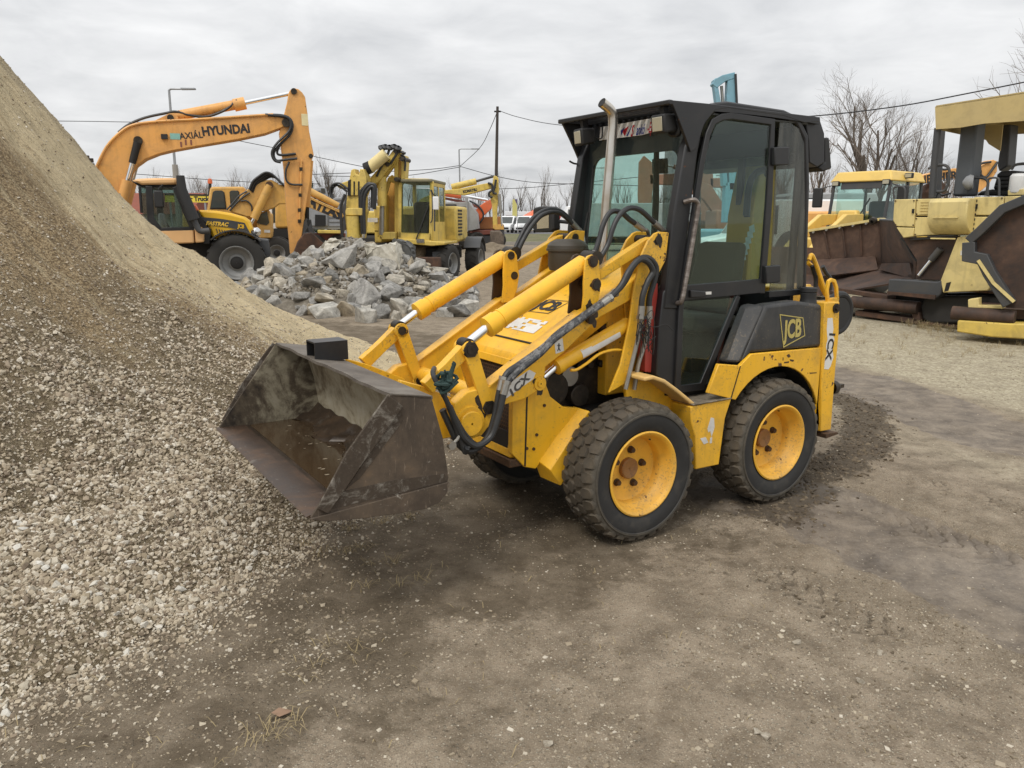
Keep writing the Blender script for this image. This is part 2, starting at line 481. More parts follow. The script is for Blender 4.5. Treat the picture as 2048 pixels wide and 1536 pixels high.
# ------------------------------------------------------------------ heap of sand and gravel: its height field
HEAP_C = (-8.0, 6.5); HEAP_R = 7.35
HEAP_D = np.array([0, 0.5, 1, 2, 2.6, 3, 3.4, 4, 5, 7.35])
HEAP_Z = np.array([0, 0.15, 0.35, 0.95, 1.42, 1.87, 2.43, 3.28, 4.45, 6.0])
def heap_z(X, Y):
    ang = np.arctan2(Y - HEAP_C[1], X - HEAP_C[0])
    D = HEAP_R - np.hypot(X - HEAP_C[0], Y - HEAP_C[1])
    toe = 0.16 * fbm(X * 1.3 + 3, Y * 1.3, 3, 5) + 0.05 * fbm(X * 6, Y * 6, 2, 8)
    D = D + toe * sstep(2.5, -0.2, D)
    z = np.interp(D, HEAP_D, HEAP_Z)
    s = sstep(0.15, 1.2, D)
    gul = fbm(ang * 26, D * 0.55, 4, 21)              # runnels down the slope
    rid = 1 - np.abs(fbm(ang * 34 + 0.6 * fbm(X * 2, Y * 2, 2, 12), D * 1.1, 4, 23)) * 2
    z = z + s * (0.075 * gul + 0.05 * fbm(X * 2.1, Y * 2.1, 4, 31) + 0.022 * rid + 0.10 * fbm(X * 0.85 + 2, Y * 0.85, 2, 33))
    led = fbm(X * 1.7, Y * 1.7, 3, 35)                 # small slump ledges
    z = z + s * 0.03 * (sstep(0.02, 0.26, led) - 0.5) * sstep(3.6, 2.6, D)
    z = z + sstep(0.0, 0.3, D) * 0.012 * fbm(X * 16, Y * 16, 3, 44)
    z = z + sstep(0.8, 2.0, D) * 0.028 * fbm(X * 8, Y * 8, 4, 47)
    return np.where(D > 0, z, -0.05 + np.clip(D, -0.3, 0) * 0.3), D

# ------------------------------------------------------------------ ground
def axis(fine0, fine1, step, lo, hi, grow=1.13):
    a = list(np.arange(fine0, fine1 + 1e-6, step))
    s = step; x = a[-1]
    while x < hi: s *= grow; x += s; a.append(min(x, hi))
    s = step; x = a[0]; b = []
    while x > lo: s *= grow; x -= s; b.append(max(x, lo))
    return np.array(b[::-1] + a)

TRACK_A = [(3.34,8.93),(3.66,8.15),(3.86,7.01),(4.05,5.86)] + [(7.5, 4.1), (12, 2.6)]
TRACK_B = [(1.52,4.66),(1.88,4.44),(2.11,3.92),(2.31,3.19)] + [(4.2, 2.0), (7, 0.8)]
CHURN = [(2.94,7.82),(3.16,7.47),(3.26,7.01),(3.03,6.32),(2.59,5.53),(2.12,5.06),(1.81,4.66),(1.55,4.36)]
FRONT_CHURN = [[(0.32,2.86),(0.46,2.71)], [(0.31,2.43),(0.5,2.22)], [(1.28,3.39),(1.43,2.98)], [(0.8,3.61),(1.12,3.49)]]
PATCHES = [(1.3,2.49),(1.12,2.71),(0.71,3.85),(-0.23,3.49),(-0.79,3.06),(-0.91,2.71),(-1.34,2.71),(0.8,2.28),(0.43,2.27),(-0.06,3.88),(-0.15,3.29),(1.73,3.19)]

def ground_fields(X, Y):
    dA = dist_line(X, Y, TRACK_A); dB = dist_line(X, Y, TRACK_B); dC = dist_line(X, Y, CHURN)
    w1 = 0.25 * fbm(X * 0.9, Y * 0.9, 3, 61)
    w2 = 0.10 * fbm(X * 5, Y * 5, 4, 62)
    track = np.maximum(sstep(0.62, 0.46, dA + w1 * 0.8 + w2), 0.95 * sstep(0.52, 0.36, dB + w1 * 0.7 + w2))
    churn = 0.85 * sstep(0.36, 0.04, dC + 0.10 * fbm(X * 7, Y * 7, 3, 63))
    fch = np.zeros_like(X)
    for ln in FRONT_CHURN:
        fch = np.maximum(fch, 0.42 * sstep(0.26, 0.0, dist_line(X, Y, ln) + 0.14 * fbm(X * 6, Y * 6, 3, 67)))
    # damp soil along the heap foot; shade painted in with it below the machine
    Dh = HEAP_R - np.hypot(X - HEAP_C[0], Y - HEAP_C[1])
    damp_shade = sstep(-1.55, -0.75, Dh + 0.7 * fbm(X * 1.3, Y * 1.3, 4, 71) + 0.2 * fbm(X * 6, Y * 6, 3, 72))
    damp_shade = np.maximum(damp_shade, 0.9 * sstep(1.55, 0.75, np.hypot((X + 0.25) / 1.25, Y - 4.3) + 0.5 * fbm(X * 1.4, Y * 1.4, 4, 75)))
    fch = np.maximum(fch, 0.62 * tread_print(X, Y))
    pale = sstep(4.2, 6.0, X * 0.75 + Y * 0.42 - 0.6 + 1.2 * fbm(X * 0.6, Y * 0.6, 3, 73)) * sstep(0.4, 0.9, dA / 1.0) * sstep(1.0, 4.0, X) * sstep(26, 17, Y)
    return track, churn, fch, damp_shade, pale

def tread_print(X, Y):
    """lug prints pressed by tyres along a few passes"""
    out = np.zeros_like(X)
    for (x0, y0), (x1, y1), w in PRINTS:
        L = math.hypot(x1 - x0, y1 - y0); ux, uy = (x1 - x0) / L, (y1 - y0) / L
        s = (X - x0) * ux + (Y - y0) * uy; t = -(X - x0) * uy + (Y - y0) * ux
        ins = sstep(0, 0.15, s) * sstep(L, L - 0.15, s) * sstep(w, w - 0.03, np.abs(t))
        pat = sstep(0.15, 0.5, np.sin((s + np.abs(t) * 0.9) * 2 * PI / 0.085))
        out = np.maximum(out, ins * pat * sstep(-0.7, -0.1, fbm(X * 2.3, Y * 2.3, 3, 151)))
    return out
PRINTS = [(*[(1.22,3.66),(1.65,2.86)], 0.15), (*[(1.87,4.76),(2.67,3.55)], 0.18), (*[(2.42,5.29),(3.17,4.28)], 0.14)]

def ground_z(X, Y):
    track, churn, fch, damp_shade, pale = ground_fields(X, Y)
    near = sstep(40, 12, np.hypot(X, Y - 4))
    z = 0.018 * fbm(X * 0.8, Y * 0.8, 3, 81) * near
    z = z + near * (1 - track) * (0.006 * fbm(X * 7, Y * 7, 3, 83) + 0.004 * np.abs(fbm(X * 19, Y * 19, 2, 85)))
    z = z - 0.018 * track + near * churn * (0.03 * np.abs(fbm(X * 13, Y * 13, 3, 87)) + 0.01)
    z = z + near * fch * 0.016 * fbm(X * 17, Y * 10, 3, 89)
    # tyre tread prints along the second track
    dB = dist_line(X, Y, TRACK_B)
    z = z - near * 0.006 * sstep(0.5, 0.3, np.abs(dB - 0.62)) * (np.sin((X * 0.86 - Y * 0.5) * 60) > 0.1)
    z = z - near * 0.015 * tread_print(X, Y)
    # level where the wheels stand
    for (wx, wy) in WHEELS_AT:
        z = z * (1 - 0.9 * sstep(0.45, 0.2, np.hypot(X - wx, Y - wy)))
    return z - 0.008
WHEELS_AT = [(0.642,4.018),(0.045,4.943),(1.566,4.615),(0.969,5.539)]

def ground_material():
    g = NG('dirt_yard')
    ob = g.coord('Object')
    n1 = g.noise(ob, 0.7, 6, 0.6, 0.3); n2 = g.noise(ob, 4.5, 7, 0.68, 0.3); n3 = g.noise(ob, 42, 5, 0.7); n4 = g.noise(ob, 170, 3, 0.65)
    base = g.ramp(n2, [(0.28, (0.095, 0.070, 0.047)), (0.44, (0.19, 0.148, 0.103)), (0.58, (0.295, 0.236, 0.170)), (0.76, (0.41, 0.34, 0.255))])
    base = g.mix(g.rng(n1, 0.4, 0.72, 0, 0.5), base, (0.17, 0.132, 0.086, 1))
    # embedded fine gravel
    vo = g.new('ShaderNodeTexVoronoi'); g.link(ob, vo.inputs['Vector']); vo.inputs['Scale'].default_value = 58
    grit = g.math('MULTIPLY', g.rng(vo.outputs['Distance'], 0.15, 0.32, 1, 0), g.rng(g.noise(ob, 3.1, 5, 0.7, 0.2), 0.36, 0.58, 0, 1))
    vo2 = g.new('ShaderNodeTexVoronoi'); g.link(ob, vo2.inputs['Vector']); vo2.inputs['Scale'].default_value = 125
    sp2 = g.new('ShaderNodeSeparateColor'); g.link(vo2.outputs['Color'], sp2.inputs[0])
    base = g.mix(g.math('MULTIPLY', g.rng(vo2.outputs['Distance'], 0.2, 0.42, 0.75, 0), g.rng(n2, 0.34, 0.55, 0.3, 1)), base, g.mix(sp2.outputs[0], (0.09, 0.07, 0.048, 1), (0.52, 0.455, 0.345, 1)))
    sp = g.new('ShaderNodeSeparateColor'); g.link(vo.outputs['Color'], sp.inputs[0])
    gcol = g.mix(sp.outputs[0], (0.10, 0.078, 0.052, 1), (0.60, 0.54, 0.42, 1))
    base = g.mix(g.math('MULTIPLY', grit, 0.85), base, gcol)
    base = g.mix(g.rng(n3, 0.35, 0.65, 0, 0.55), base, g.mix(0.5, base, (0.30, 0.265, 0.20, 1)))
    base = g.mix(g.rng(n4, 0.50, 0.70, 0, 0.5), base, (0.07, 0.053, 0.036, 1))
    n5 = g.noise(ob, 13, 6, 0.72, 0.4)
    ragged = g.math('ADD', g.math('MULTIPLY', n5, 0.65), g.math('MULTIPLY', n3, 0.35))
    def crisp(name, amp=1.5, lo=0.40, hi=0.60):
        return g.rng(g.math('ADD', g.attr(name), g.math('MULTIPLY', g.math('SUBTRACT', ragged, 0.5), amp)), lo, hi, 0, 1)
    pale = g.attr('pale'); track = crisp('track', 1.2); damp_shade = crisp('damp_shade', 2.0, 0.38, 0.66); churn = crisp('churn', 1.6); fch = crisp('fch', 1.8, 0.45, 0.65)
    pcol = g.ramp(g.noise(ob, 26, 6, 0.75), [(0.30, (0.16, 0.13, 0.085)), (0.5, (0.37, 0.325, 0.225)), (0.66, (0.56, 0.51, 0.38))])
    base = g.mix(g.math('MULTIPLY', pale, g.rng(n2, 0.3, 0.6, 0.45, 1)), base, pcol)
    tcol = g.mix(g.rng(g.math('ADD', g.math('MULTIPLY', n2, 0.6), g.math('MULTIPLY', n3, 0.4)), 0.36, 0.62, 0, 1), (0.095, 0.077, 0.060, 1), (0.205, 0.172, 0.138, 1))
    tcol = g.mix(g.math('MULTIPLY', g.rng(vo.outputs['Distance'], 0.12, 0.25, 1, 0), g.rng(sp.outputs[1], 0.72, 0.8, 0, 0.8)), tcol, gcol)
    base = g.mix(g.math('MULTIPLY', track, g.rng(n2, 0.35, 0.6, 1, 0.6)), base, tcol)
    base = g.mix(g.math('MULTIPLY', damp_shade, g.rng(n2, 0.36, 0.60, 0.85, 0.5)), base, g.mix(n3, (0.055, 0.041, 0.025, 1), (0.13, 0.10, 0.064, 1)))
    dk = g.mix(n3, (0.035, 0.026, 0.018, 1), (0.10, 0.078, 0.052, 1))
    base = g.mix(g.math('MULTIPLY', churn, 0.85), base, dk)
    base = g.mix(g.math('MULTIPLY', fch, 0.72), base, (0.075, 0.058, 0.04, 1))
    wet = g.math('MULTIPLY', track, g.rng(g.noise(ob, 1.3, 4, 0.6), 0.42, 0.62, 0, 1))
    rough = g.mix(wet, (0.92, 0.92, 0.92, 1), (0.50, 0.50, 0.50, 1))
    hgt = g.math('ADD', g.math('ADD', g.math('MULTIPLY', n3, 0.7), g.math('MULTIPLY', n4, 0.3)), g.math('MULTIPLY', grit, 0.5))
    bs = g.new('ShaderNodeBump'); g.link(hgt, bs.inputs['Height']); bs.inputs['Distance'].default_value = 0.016
    g.link(g.rng(track, 0, 1, 0.85, 0.4), bs.inputs['Strength'])
    g.principled(base, rough, 0.0, bs.outputs[0], 0.3)
    return g.m

gx = axis(-2.6, 5.6, 0.022, -900, 900, 1.10)
gy = axis(1.5, 7.2, 0.022, -60, 1500, 1.09)
GX, GY = np.meshgrid(gx, gy)
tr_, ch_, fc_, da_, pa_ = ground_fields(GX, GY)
ground = grid_mesh('ground', gx, gy, ground_z(GX, GY), ground_material(), dict(track=tr_, churn=ch_, fch=fc_, damp_shade=da_, pale=pa_))
tag(ground, 'brown dirt yard with gravel, ruts, wet mud and painted shade', None, None, 'structure')

# ------------------------------------------------------------------ the heap itself
def heap_material():
    g = NG('sand_and_gravel')
    ob = g.coord('Object')
    n1 = g.noise(ob, 1.1, 6, 0.62, 0.4); n2 = g.noise(ob, 7, 7, 0.7, 0.3); n3 = g.noise(ob, 45, 5, 0.72); n4 = g.noise(ob, 130, 4, 0.7)
    sand = g.mix(n2, (0.71, 0.568, 0.345, 1), (0.85, 0.72, 0.475, 1))
    grey = g.mix(n2, (0.48, 0.388, 0.238, 1), (0.65, 0.55, 0.375, 1))
    brown = g.mix(n2, (0.36, 0.248, 0.130, 1), (0.56, 0.42, 0.245, 1))
    cv = g.new('ShaderNodeCombineXYZ'); g.link(g.math('MULTIPLY', g.attr('ha'), 5.0), cv.inputs[0]); g.link(g.math('MULTIPLY', g.attr('hd'), 0.9), cv.inputs[1])
    st = g.noise(cv.outputs[0], 1.6, 8, 0.72, 0.5)          # rills running down the slope
    cv2 = g.new('ShaderNodeCombineXYZ'); g.link(g.math('MULTIPLY', g.attr('ha'), 16.0), cv2.inputs[0]); g.link(g.math('MULTIPLY', g.attr('hd'), 6.0), cv2.inputs[1])
    cl_ = g.noise(cv2.outputs[0], 1.0, 7, 0.74, 0.4)        # clumps and small ledges
    pm_ = g.math('ADD', g.attr('pale'), g.rng(st, 0.42, 0.62, -0.35, 0.45))
    c = g.mix(g.rng(pm_, 0.2, 0.8, 0, 1), brown, sand)
    c = g.mix(g.attr('grey'), c, grey)
    vh = g.new('ShaderNodeTexVoronoi'); g.link(ob, vh.inputs['Vector']); vh.inputs['Scale'].default_value = 62
    sh = g.new('ShaderNodeSeparateColor'); g.link(vh.outputs['Color'], sh.inputs[0])
    chip = g.mix(sh.outputs[0], (0.16, 0.115, 0.066, 1), (0.70, 0.60, 0.41, 1))
    c = g.mix(g.math('MULTIPLY', g.rng(vh.outputs['Distance'], 0.22, 0.5, 0.8, 0.1), g.rng(g.attr('pale'), 0, 1, 0.9, 0.3)), c, g.mix(0.6, c, chip))
    c = g.mix(g.math('MULTIPLY', g.rng(vh.outputs['Distance'], 0.45, 0.65, 0, 0.7), g.rng(g.attr('pale'), 0, 1, 1, 0.12)), c, (0.12, 0.084, 0.047, 1))
    grav = g.ramp(n3, [(0.32, (0.07, 0.05, 0.03)), (0.5, (0.20, 0.155, 0.095)), (0.68, (0.40, 0.335, 0.225))])
    c = g.mix(g.math('MULTIPLY', g.attr('coarse'), 0.9), c, grav)
    c = g.mix(g.rng(n3, 0.54, 0.74, 0, 0.35), c, (0.16, 0.12, 0.07, 1))
    c = g.mix(g.rng(n4, 0.3, 0.5, 0.35, 0), c, (0.62, 0.56, 0.42, 1))
    c = g.mix(g.rng(n1, 0.55, 0.75, 0, 0.35), c, (0.20, 0.15, 0.088, 1))
    c = g.mix(g.rng(cl_, 0.53, 0.66, 0, 0.5), c, (0.17, 0.125, 0.072, 1))
    c = g.mix(g.rng(cl_, 0.42, 0.30, 0, 0.5), c, (0.62, 0.545, 0.37, 1))
    c = g.mix(g.rng(st, 0.58, 0.72, 0, 0.4), c, (0.58, 0.51, 0.345, 1))
    h = g.math('ADD', g.math('MULTIPLY', n3, 0.75), g.math('MULTIPLY', n4, 0.25))
    g.principled(c, 0.95, 0, g.bump(g.math('ADD', g.math('MULTIPLY', cl_, -1.6), g.math('ADD', h, g.math('MULTIPLY', n2, 1.2))), 1.0, 0.04), 0.2)
    return g.m

hx = np.concatenate([np.arange(-12, -5.4, 0.11), np.arange(-5.4, -0.2, 0.026)])
hy = np.concatenate([np.arange(-0.4, 1.8, 0.08), np.arange(1.8, 5.2, 0.026), np.arange(5.2, 11.6, 0.04), np.arange(11.6, 14, 0.12)])
HX, HY = np.meshgrid(hx, hy)
HZ, HD = heap_z(HX, HY)
HA = np.arctan2(HY - HEAP_C[1], HX - HEAP_C[0])
fan = fbm(HA * 9, HD * 0.5, 4, 101)
# pale sand that slid down the far flank; grey sand above it; brown gravelly sand in front
pale_h = sstep(-0.02, 0.24, HA + 0.08 * fan + 0.04 * HD) * sstep(0.98, 0.62, HA + 0.10 * fan)
pale_h = np.maximum(pale_h, 0.5 * sstep(0.2, 0.5, fbm(HA * 30, HD * 0.8, 3, 103)) * sstep(0.0, 0.2, HA))
grey_h = sstep(0.40, 0.62, HA * 0.55 + (HD - 1.9) * 0.22 + 0.10 * fan) * sstep(1.6, 2.4, HD + 0.4 * fan)
coarse_h = sstep(-0.02, -0.22, HA + 0.12 * fan - 0.03 * HD) * sstep(2.6, 1.6, HD + 0.5 * fan)
HEAP_MAT = heap_material()
heap = empty('gravel_heap', (0, 0, 0), 0, 'tall heap of pale sand and loose gravel rising at the left edge', 'heap')
hm = grid_mesh('heap_body', hx, hy, HZ, HEAP_MAT, dict(pale=pale_h, grey=grey_h, coarse=coarse_h, ha=HA * 7.0, hd=HD), HD > -0.25)
hm.parent = heap

# ------------------------------------------------------------------ loose stones
def stone_shapes(k, seed, verts=12):
    r = np.random.default_rng(seed)
    if verts == 12:
        p = (1 + 5 ** 0.5) / 2
        b = np.array([(-1, p, 0), (1, p, 0), (-1, -p, 0), (1, -p, 0), (0, -1, p), (0, 1, p), (0, -1, -p), (0, 1, -p), (p, 0, -1), (p, 0, 1), (-p, 0, -1), (-p, 0, 1)], float)
        b /= np.linalg.norm(b[0])
        f = np.array([(0, 11, 5), (0, 5, 1), (0, 1, 7), (0, 7, 10), (0, 10, 11), (1, 5, 9), (5, 11, 4), (11, 10, 2), (10, 7, 6), (7, 1, 8), (3, 9, 4), (3, 4, 2), (3, 2, 6), (3, 6, 8), (3, 8, 9), (4, 9, 5), (2, 4, 11), (6, 2, 10), (8, 6, 7), (9, 8, 1)])
    else:
        b = np.array([(x, y, z) for x in (-1, 1) for y in (-1, 1) for z in (-1, 1)], float) * 0.62
        q = [(0, 1, 3, 2), (4, 6, 7, 5), (0, 4, 5, 1), (2, 3, 7, 6), (0, 2, 6, 4), (1, 5, 7, 3)]
        f = np.array([t for a in q for t in ((a[0], a[1], a[2]), (a[0], a[2], a[3]))])
    out = []
    for i in range(k):
        v = b * (1 + r.uniform(-0.30, 0.30, (len(b), 1))) + r.uniform(-0.13, 0.13, b.shape)
        out.append(v)
    return np.array(out), f

def rot_mats(n, r, tilt=1.0):
    """random rotations; tilt < 1 keeps stones lying flatter"""
    a = r.uniform(0, 2 * PI, n); b = r.normal(0, 0.6 * tilt, n); c = r.normal(0, 0.6 * tilt, n)
    ca, sa, cb, sb, cc, s_c = np.cos(a), np.sin(a), np.cos(b), np.sin(b), np.cos(c), np.sin(c)
    o, i = np.zeros(n), np.ones(n)
    Rz = np.stack([np.stack([ca, -sa, o], -1), np.stack([sa, ca, o], -1), np.stack([o, o, i], -1)], 1)
    Rx = np.stack([np.stack([i, o, o], -1), np.stack([o, cb, -sb], -1), np.stack([o, sb, cb], -1)], 1)
    Ry = np.stack([np.stack([cc, o, s_c], -1), np.stack([o, i, o], -1), np.stack([-s_c, o, cc], -1)], 1)
    return Rx @ Ry @ Rz

def stones(name, pos, size, m, seed, verts=12, tilt=1.0, flat=0.62):
    r = np.random.default_rng(seed)
    n = len(pos)
    base, f = stone_shapes(24, seed, verts)
    sc = size[:, None] * np.stack([r.uniform(0.85, 1.3, n), r.uniform(0.7, 1.0, n), r.uniform(flat - 0.15, flat + 0.2, n)], -1)
    V = base[r.integers(0, len(base), n)] * sc[:, None, :]
    V = np.einsum('nij,nvj->nvi', rot_mats(n, r, tilt), V) + pos[:, None, :]
    k = base.shape[1]
    F = (f[None] + (np.arange(n) * k)[:, None, None]).reshape(-1, 3)
    tint = np.repeat(r.uniform(0, 1, n), k)
    return np_mesh(name, V.reshape(-1, 3), F, m, dict(tint=tint))

def stone_mat(name, stops, per_object=False):
    g = NG(name)
    ob = g.coord('Object')
    if per_object: t = g.new('ShaderNodeObjectInfo').outputs['Random']
    else: t = g.attr('tint')
    c = g.ramp(t, stops)
    n = g.noise(ob, 90, 5, 0.7); n0 = g.noise(ob, 14, 4, 0.6)
    c = g.mix(g.rng(n, 0.4, 0.75, 0, 0.4), c, (0.20, 0.16, 0.105, 1))
    c = g.mix(g.rng(n0, 0.5, 0.75, 0, 0.3), c, (0.33, 0.26, 0.16, 1))
    g.principled(c, 0.85, 0, g.bump(n, 0.3, 0.003), 0.3)
    return g.m
M['gravel'] = stone_mat('limestone_gravel', [(0.0, (0.15, 0.115, 0.083)), (0.2, (0.27, 0.215, 0.155)), (0.45, (0.40, 0.335, 0.242)), (0.68, (0.48, 0.415, 0.315)), (0.88, (0.55, 0.495, 0.40)), (1.0, (0.65, 0.605, 0.52))])
M['gravel_one'] = stone_mat('limestone_pebble', [(0.0, (0.20, 0.16, 0.11)), (0.3, (0.36, 0.30, 0.21)), (0.6, (0.46, 0.41, 0.32)), (1.0, (0.66, 0.64, 0.58))], True)

M['yardstone'] = stone_mat('dusty_yard_pebbles', [(0.0, (0.11, 0.085, 0.058)), (0.35, (0.20, 0.16, 0.11)), (0.7, (0.32, 0.265, 0.19)), (0.9, (0.44, 0.385, 0.295)), (1.0, (0.58, 0.53, 0.44))])
M['clod'] = stone_mat('damp_earth_clods', [(0.0, (0.04, 0.03, 0.02)), (0.6, (0.085, 0.064, 0.043)), (1.0, (0.15, 0.118, 0.08))])
nr = np.random.default_rng(11)
def heap_pts(n, box):
    x = nr.uniform(box[0], box[1], n); y = nr.uniform(box[2], box[3], n)
    z, D = heap_z(x, y)
    return x, y, z, D
def in_view(x, y, z, pad=0.30):
    d = y * 0.9782 - (z - 1.698) * 0.2077
    u = x / np.maximum(d, 0.01) * 1540 / 1024; w = ((z - 1.698) * 0.9782 + y * 0.2077) / np.maximum(d, 0.01) * 1540 / 768
    return (d > 0.3) & (np.abs(u) < 1 + pad) & (np.abs(w) < 1 + pad), d
# coarse crushed stone over the foot of the heap
x, y, z, D = heap_pts(190000, (-5.5, -0.5, 1.6, 8.0))
ang = np.arctan2(y - HEAP_C[1], x - HEAP_C[0])
f_ = fbm(ang * 9, D * 0.5, 4, 101)
cz = sstep(-0.02, -0.24, ang + 0.12 * f_ - 0.03 * D) * sstep(2.25, 1.2, D + 0.6 * f_)
hole = np.maximum(sstep(0.06, 0.26, fbm(x * 1.5 + 5, y * 1.5, 4, 111)), 0.75 * sstep(0.15, 0.35, fbm(x * 4.5, y * 4.5, 3, 117)))
dens = cz * (1 - 0.93 * hole)
z = np.where(D < 0.03, np.maximum(z, ground_z(x, y)), z)
dens = np.where(D < 0, np.exp(np.minimum(D, 0) / 0.095) * cz * (0.35 + 0.65 * sstep(-0.2, 0.3, fbm(x * 5, y * 5, 3, 113))), dens)
vis, dep = in_view(x, y, z)
keep = (D > -0.85) & vis & (nr.uniform(0, 1, len(x)) < dens * np.clip(3.0 / dep, 0.35, 1.0)) 
x, y, z, dep = x[keep], y[keep], z[keep], dep[keep]
size = nr.gamma(3.4, 0.0027, len(x)) + 0.0042
size = np.clip(size * 0.86, 0.005, 0.024)
size = np.where(D[keep] < 0, size * nr.uniform(0.45, 0.95, len(size)), size)
pos = np.stack([x, y, z + size * 0.15], -1)
# the 300 that show largest are pebbles of their own
big = np.argsort(-(size / dep))[:300]
shp, fc = stone_shapes(10, 5)
proto = []
for i in range(10):
    me = bpy.data.meshes.new('pebble'); me.from_pydata((shp[i] * np.array([1.1, 0.85, 0.62])).tolist(), [], fc.tolist()); me.materials.append(M['gravel_one']); proto.append(me)
for j, i in enumerate(big):
    o = bpy.data.objects.new('pebble', proto[j % 10]); COL.objects.link(o); o.parent = heap
    o.location = pos[i]; o.scale = (size[i],) * 3
    o.rotation_euler = (rnd.gauss(0, 0.5), rnd.gauss(0, 0.5), rnd.uniform(0, 6.3))
rest = np.ones(len(x), bool); rest[big] = False
o = stones('loose_gravel', pos[rest], size[rest], M['gravel'], 3); o.parent = heap; tag(o, kind='stuff')
# finer stones and grit between them and higher up
x, y, z, D = heap_pts(330000, (-5.5, -0.4, 1.6, 10.5))
ang = np.arctan2(y - HEAP_C[1], x - HEAP_C[0])
f_ = fbm(ang * 9, D * 0.5, 4, 101)
vis, dep = in_view(x, y, z)
dn = np.clip(sstep(0.35, -0.2, ang + 0.12 * f_) * sstep(3.6, 1.0, D + 0.4 * f_), 0.10, 1)
z = np.where(D < 0.03, np.maximum(z, ground_z(x, y)), z)
dn = np.where(D < 0, dn * np.exp(D / 0.15), dn)
keep = (D > -0.9) & vis & (nr.uniform(0, 1, len(x)) < dn * np.clip(2.6 / dep, 0.2, 0.85))
x, y, z = x[keep], y[keep], z[keep]
size = np.clip(nr.gamma(4.0, 0.0014, len(x)) + 0.0022, 0.003, 0.013)
o = stones('fine_gravel', np.stack([x, y, z + size * 0.1], -1), size, M['gravel'], 9, verts=8); o.parent = heap; tag(o, kind='stuff')

# stones trodden into the yard
x = nr.uniform(-3.6, 6.5, 330000); y = 1.5 + (nr.uniform(0, 1, 330000) ** 1.7) * 8.5
vis, dep = in_view(x, y, 0 * x)
x, y, dep = x[vis], y[vis], dep[vis]; vis = np.ones(len(x), bool)
t0, c0, f0, d0, p0 = ground_fields(x, y)
pt = np.zeros_like(x)
for q in PATCHES: pt = np.maximum(pt, sstep(0.55, 0.0, np.hypot(x - q[0], (y - q[1]) * 0.8)))
dn = 0.16 + 0.95 * sstep(0.05, 0.5, fbm(x * 1.4, y * 1.4, 4, 131)) * 0.6 + 0.7 * pt * sstep(-0.3, 0.4, fbm(x * 4, y * 4, 3, 133)) + 0.5 * p0 + 0.5 * sstep(-0.9, -0.1, HEAP_R - np.hypot(x - HEAP_C[0], y - HEAP_C[1]))
dn *= 1 - 0.85 * t0
Dh = HEAP_R - np.hypot(x - HEAP_C[0], y - HEAP_C[1])
keep = vis & (Dh < 0.1) & (nr.uniform(0, 1, len(x)) < dn * np.clip(2.6 / dep, 0.25, 1.0) * 0.95)
x, y = x[keep], y[keep]
size = np.clip(nr.gamma(1.7, 0.0017, len(x)) + 0.0016, 0.0018, 0.017)
o = stones('scattered_pebbles', np.stack([x, y, ground_z(x, y) - size * 0.12], -1), size, M['yardstone'], 17, verts=8, tilt=0.35, flat=0.5)
tag(o, 'small pale pebbles trodden into the dirt yard', 'pebbles', None, 'stuff')
# clods thrown up along the curved wheel mark and other churned spots
x = nr.uniform(0.6, 4.6, 60000); y = nr.uniform(1.8, 8.2, 60000)
t0, c0, f0, d0, p0 = ground_fields(x, y)
cw_ = sstep(0.46, 0.02, dist_line(x, y, CHURN) + 0.12 * fbm(x * 5, y * 5, 3, 64)) ** 2
keep = nr.uniform(0, 1, len(x)) < np.clip(cw_ * 0.6 + f0 * 0.05, 0, 1)
x, y = x[keep], y[keep]
size = np.clip(nr.gamma(2.2, 0.0034, len(x)) + 0.003, 0.003, 0.021)
o = stones('mud_clods', np.stack([x, y, ground_z(x, y) - size * 0.1], -1), size, M['clod'], 41, tilt=0.6, flat=0.5)
tag(o, 'dark earth clods along the curved wheel mark behind the loader', 'clods', None, 'stuff')

# ------------------------------------------------------------------ the compact loader
def strip(pts, w, closed=False):
    """outline polygon of a band of width w along a 2D polyline"""
    P = [Vector((p[0], p[1])) for p in pts]
    n = len(P); L = []; Rr = []
    for i in range(n):
        a = P[i - 1] if (i > 0 or closed) else None
        b = P[(i + 1) % n] if (i < n - 1 or closed) else None
        d = Vector((0, 0))
        if a is not None: d += (P[i] - a).normalized()
        if b is not None: d += (b - P[i]).normalized()
        d.normalize()
        m = Vector((-d.y, d.x))
        k = 1.0
        if a is not None and b is not None:
            c = m.dot(Vector((-(P[i] - a).normalized().y, (P[i] - a).normalized().x)))
            k = 1 / max(0.5, c)
        ww = w[i] if isinstance(w, (list, tuple)) else w
        L.append(tuple(P[i] + m * ww / 2 * k)); Rr.append(tuple(P[i] - m * ww / 2 * k))
    return L, Rr

def band(mb, pts, w, v0, v1, plane='xz', closed=False):
    """solid band following a polyline, quad by quad (keeps concave bands clean)"""
    L, Rr = strip(pts, w, closed)
    n = len(L)
    def m(p, t): return {'xz': (p[0], t, p[1]), 'xy': (p[0], p[1], t), 'yz': (t, p[0], p[1])}[plane]
    vs = [m(p, v0) for p in L] + [m(p, v0) for p in Rr] + [m(p, v1) for p in L] + [m(p, v1) for p in Rr]
    fs = []
    for i in range(n if closed else n - 1):
        j = (i + 1) % n
        fs += [(i, j, n + j, n + i), (2 * n + i, 3 * n + i, 3 * n + j, 2 * n + j), (i, 2 * n + i, 2 * n + j, j), (n + i, n + j, 3 * n + j, 3 * n + i)]
    if not closed:
        fs += [(0, n, 3 * n, 2 * n), (n - 1, 3 * n - 1, 4 * n - 1, 2 * n - 1)]
    mb.add(vs, fs)
    return mb

def mir(p): return [(a, -b, c) for a, b, c in p]

LD = empty('compact_loader', (0.343,4.48,0.0), 3.7146, 'yellow and black compact loader with raised muddy front bucket and enclosed cab in the foreground', 'loader')

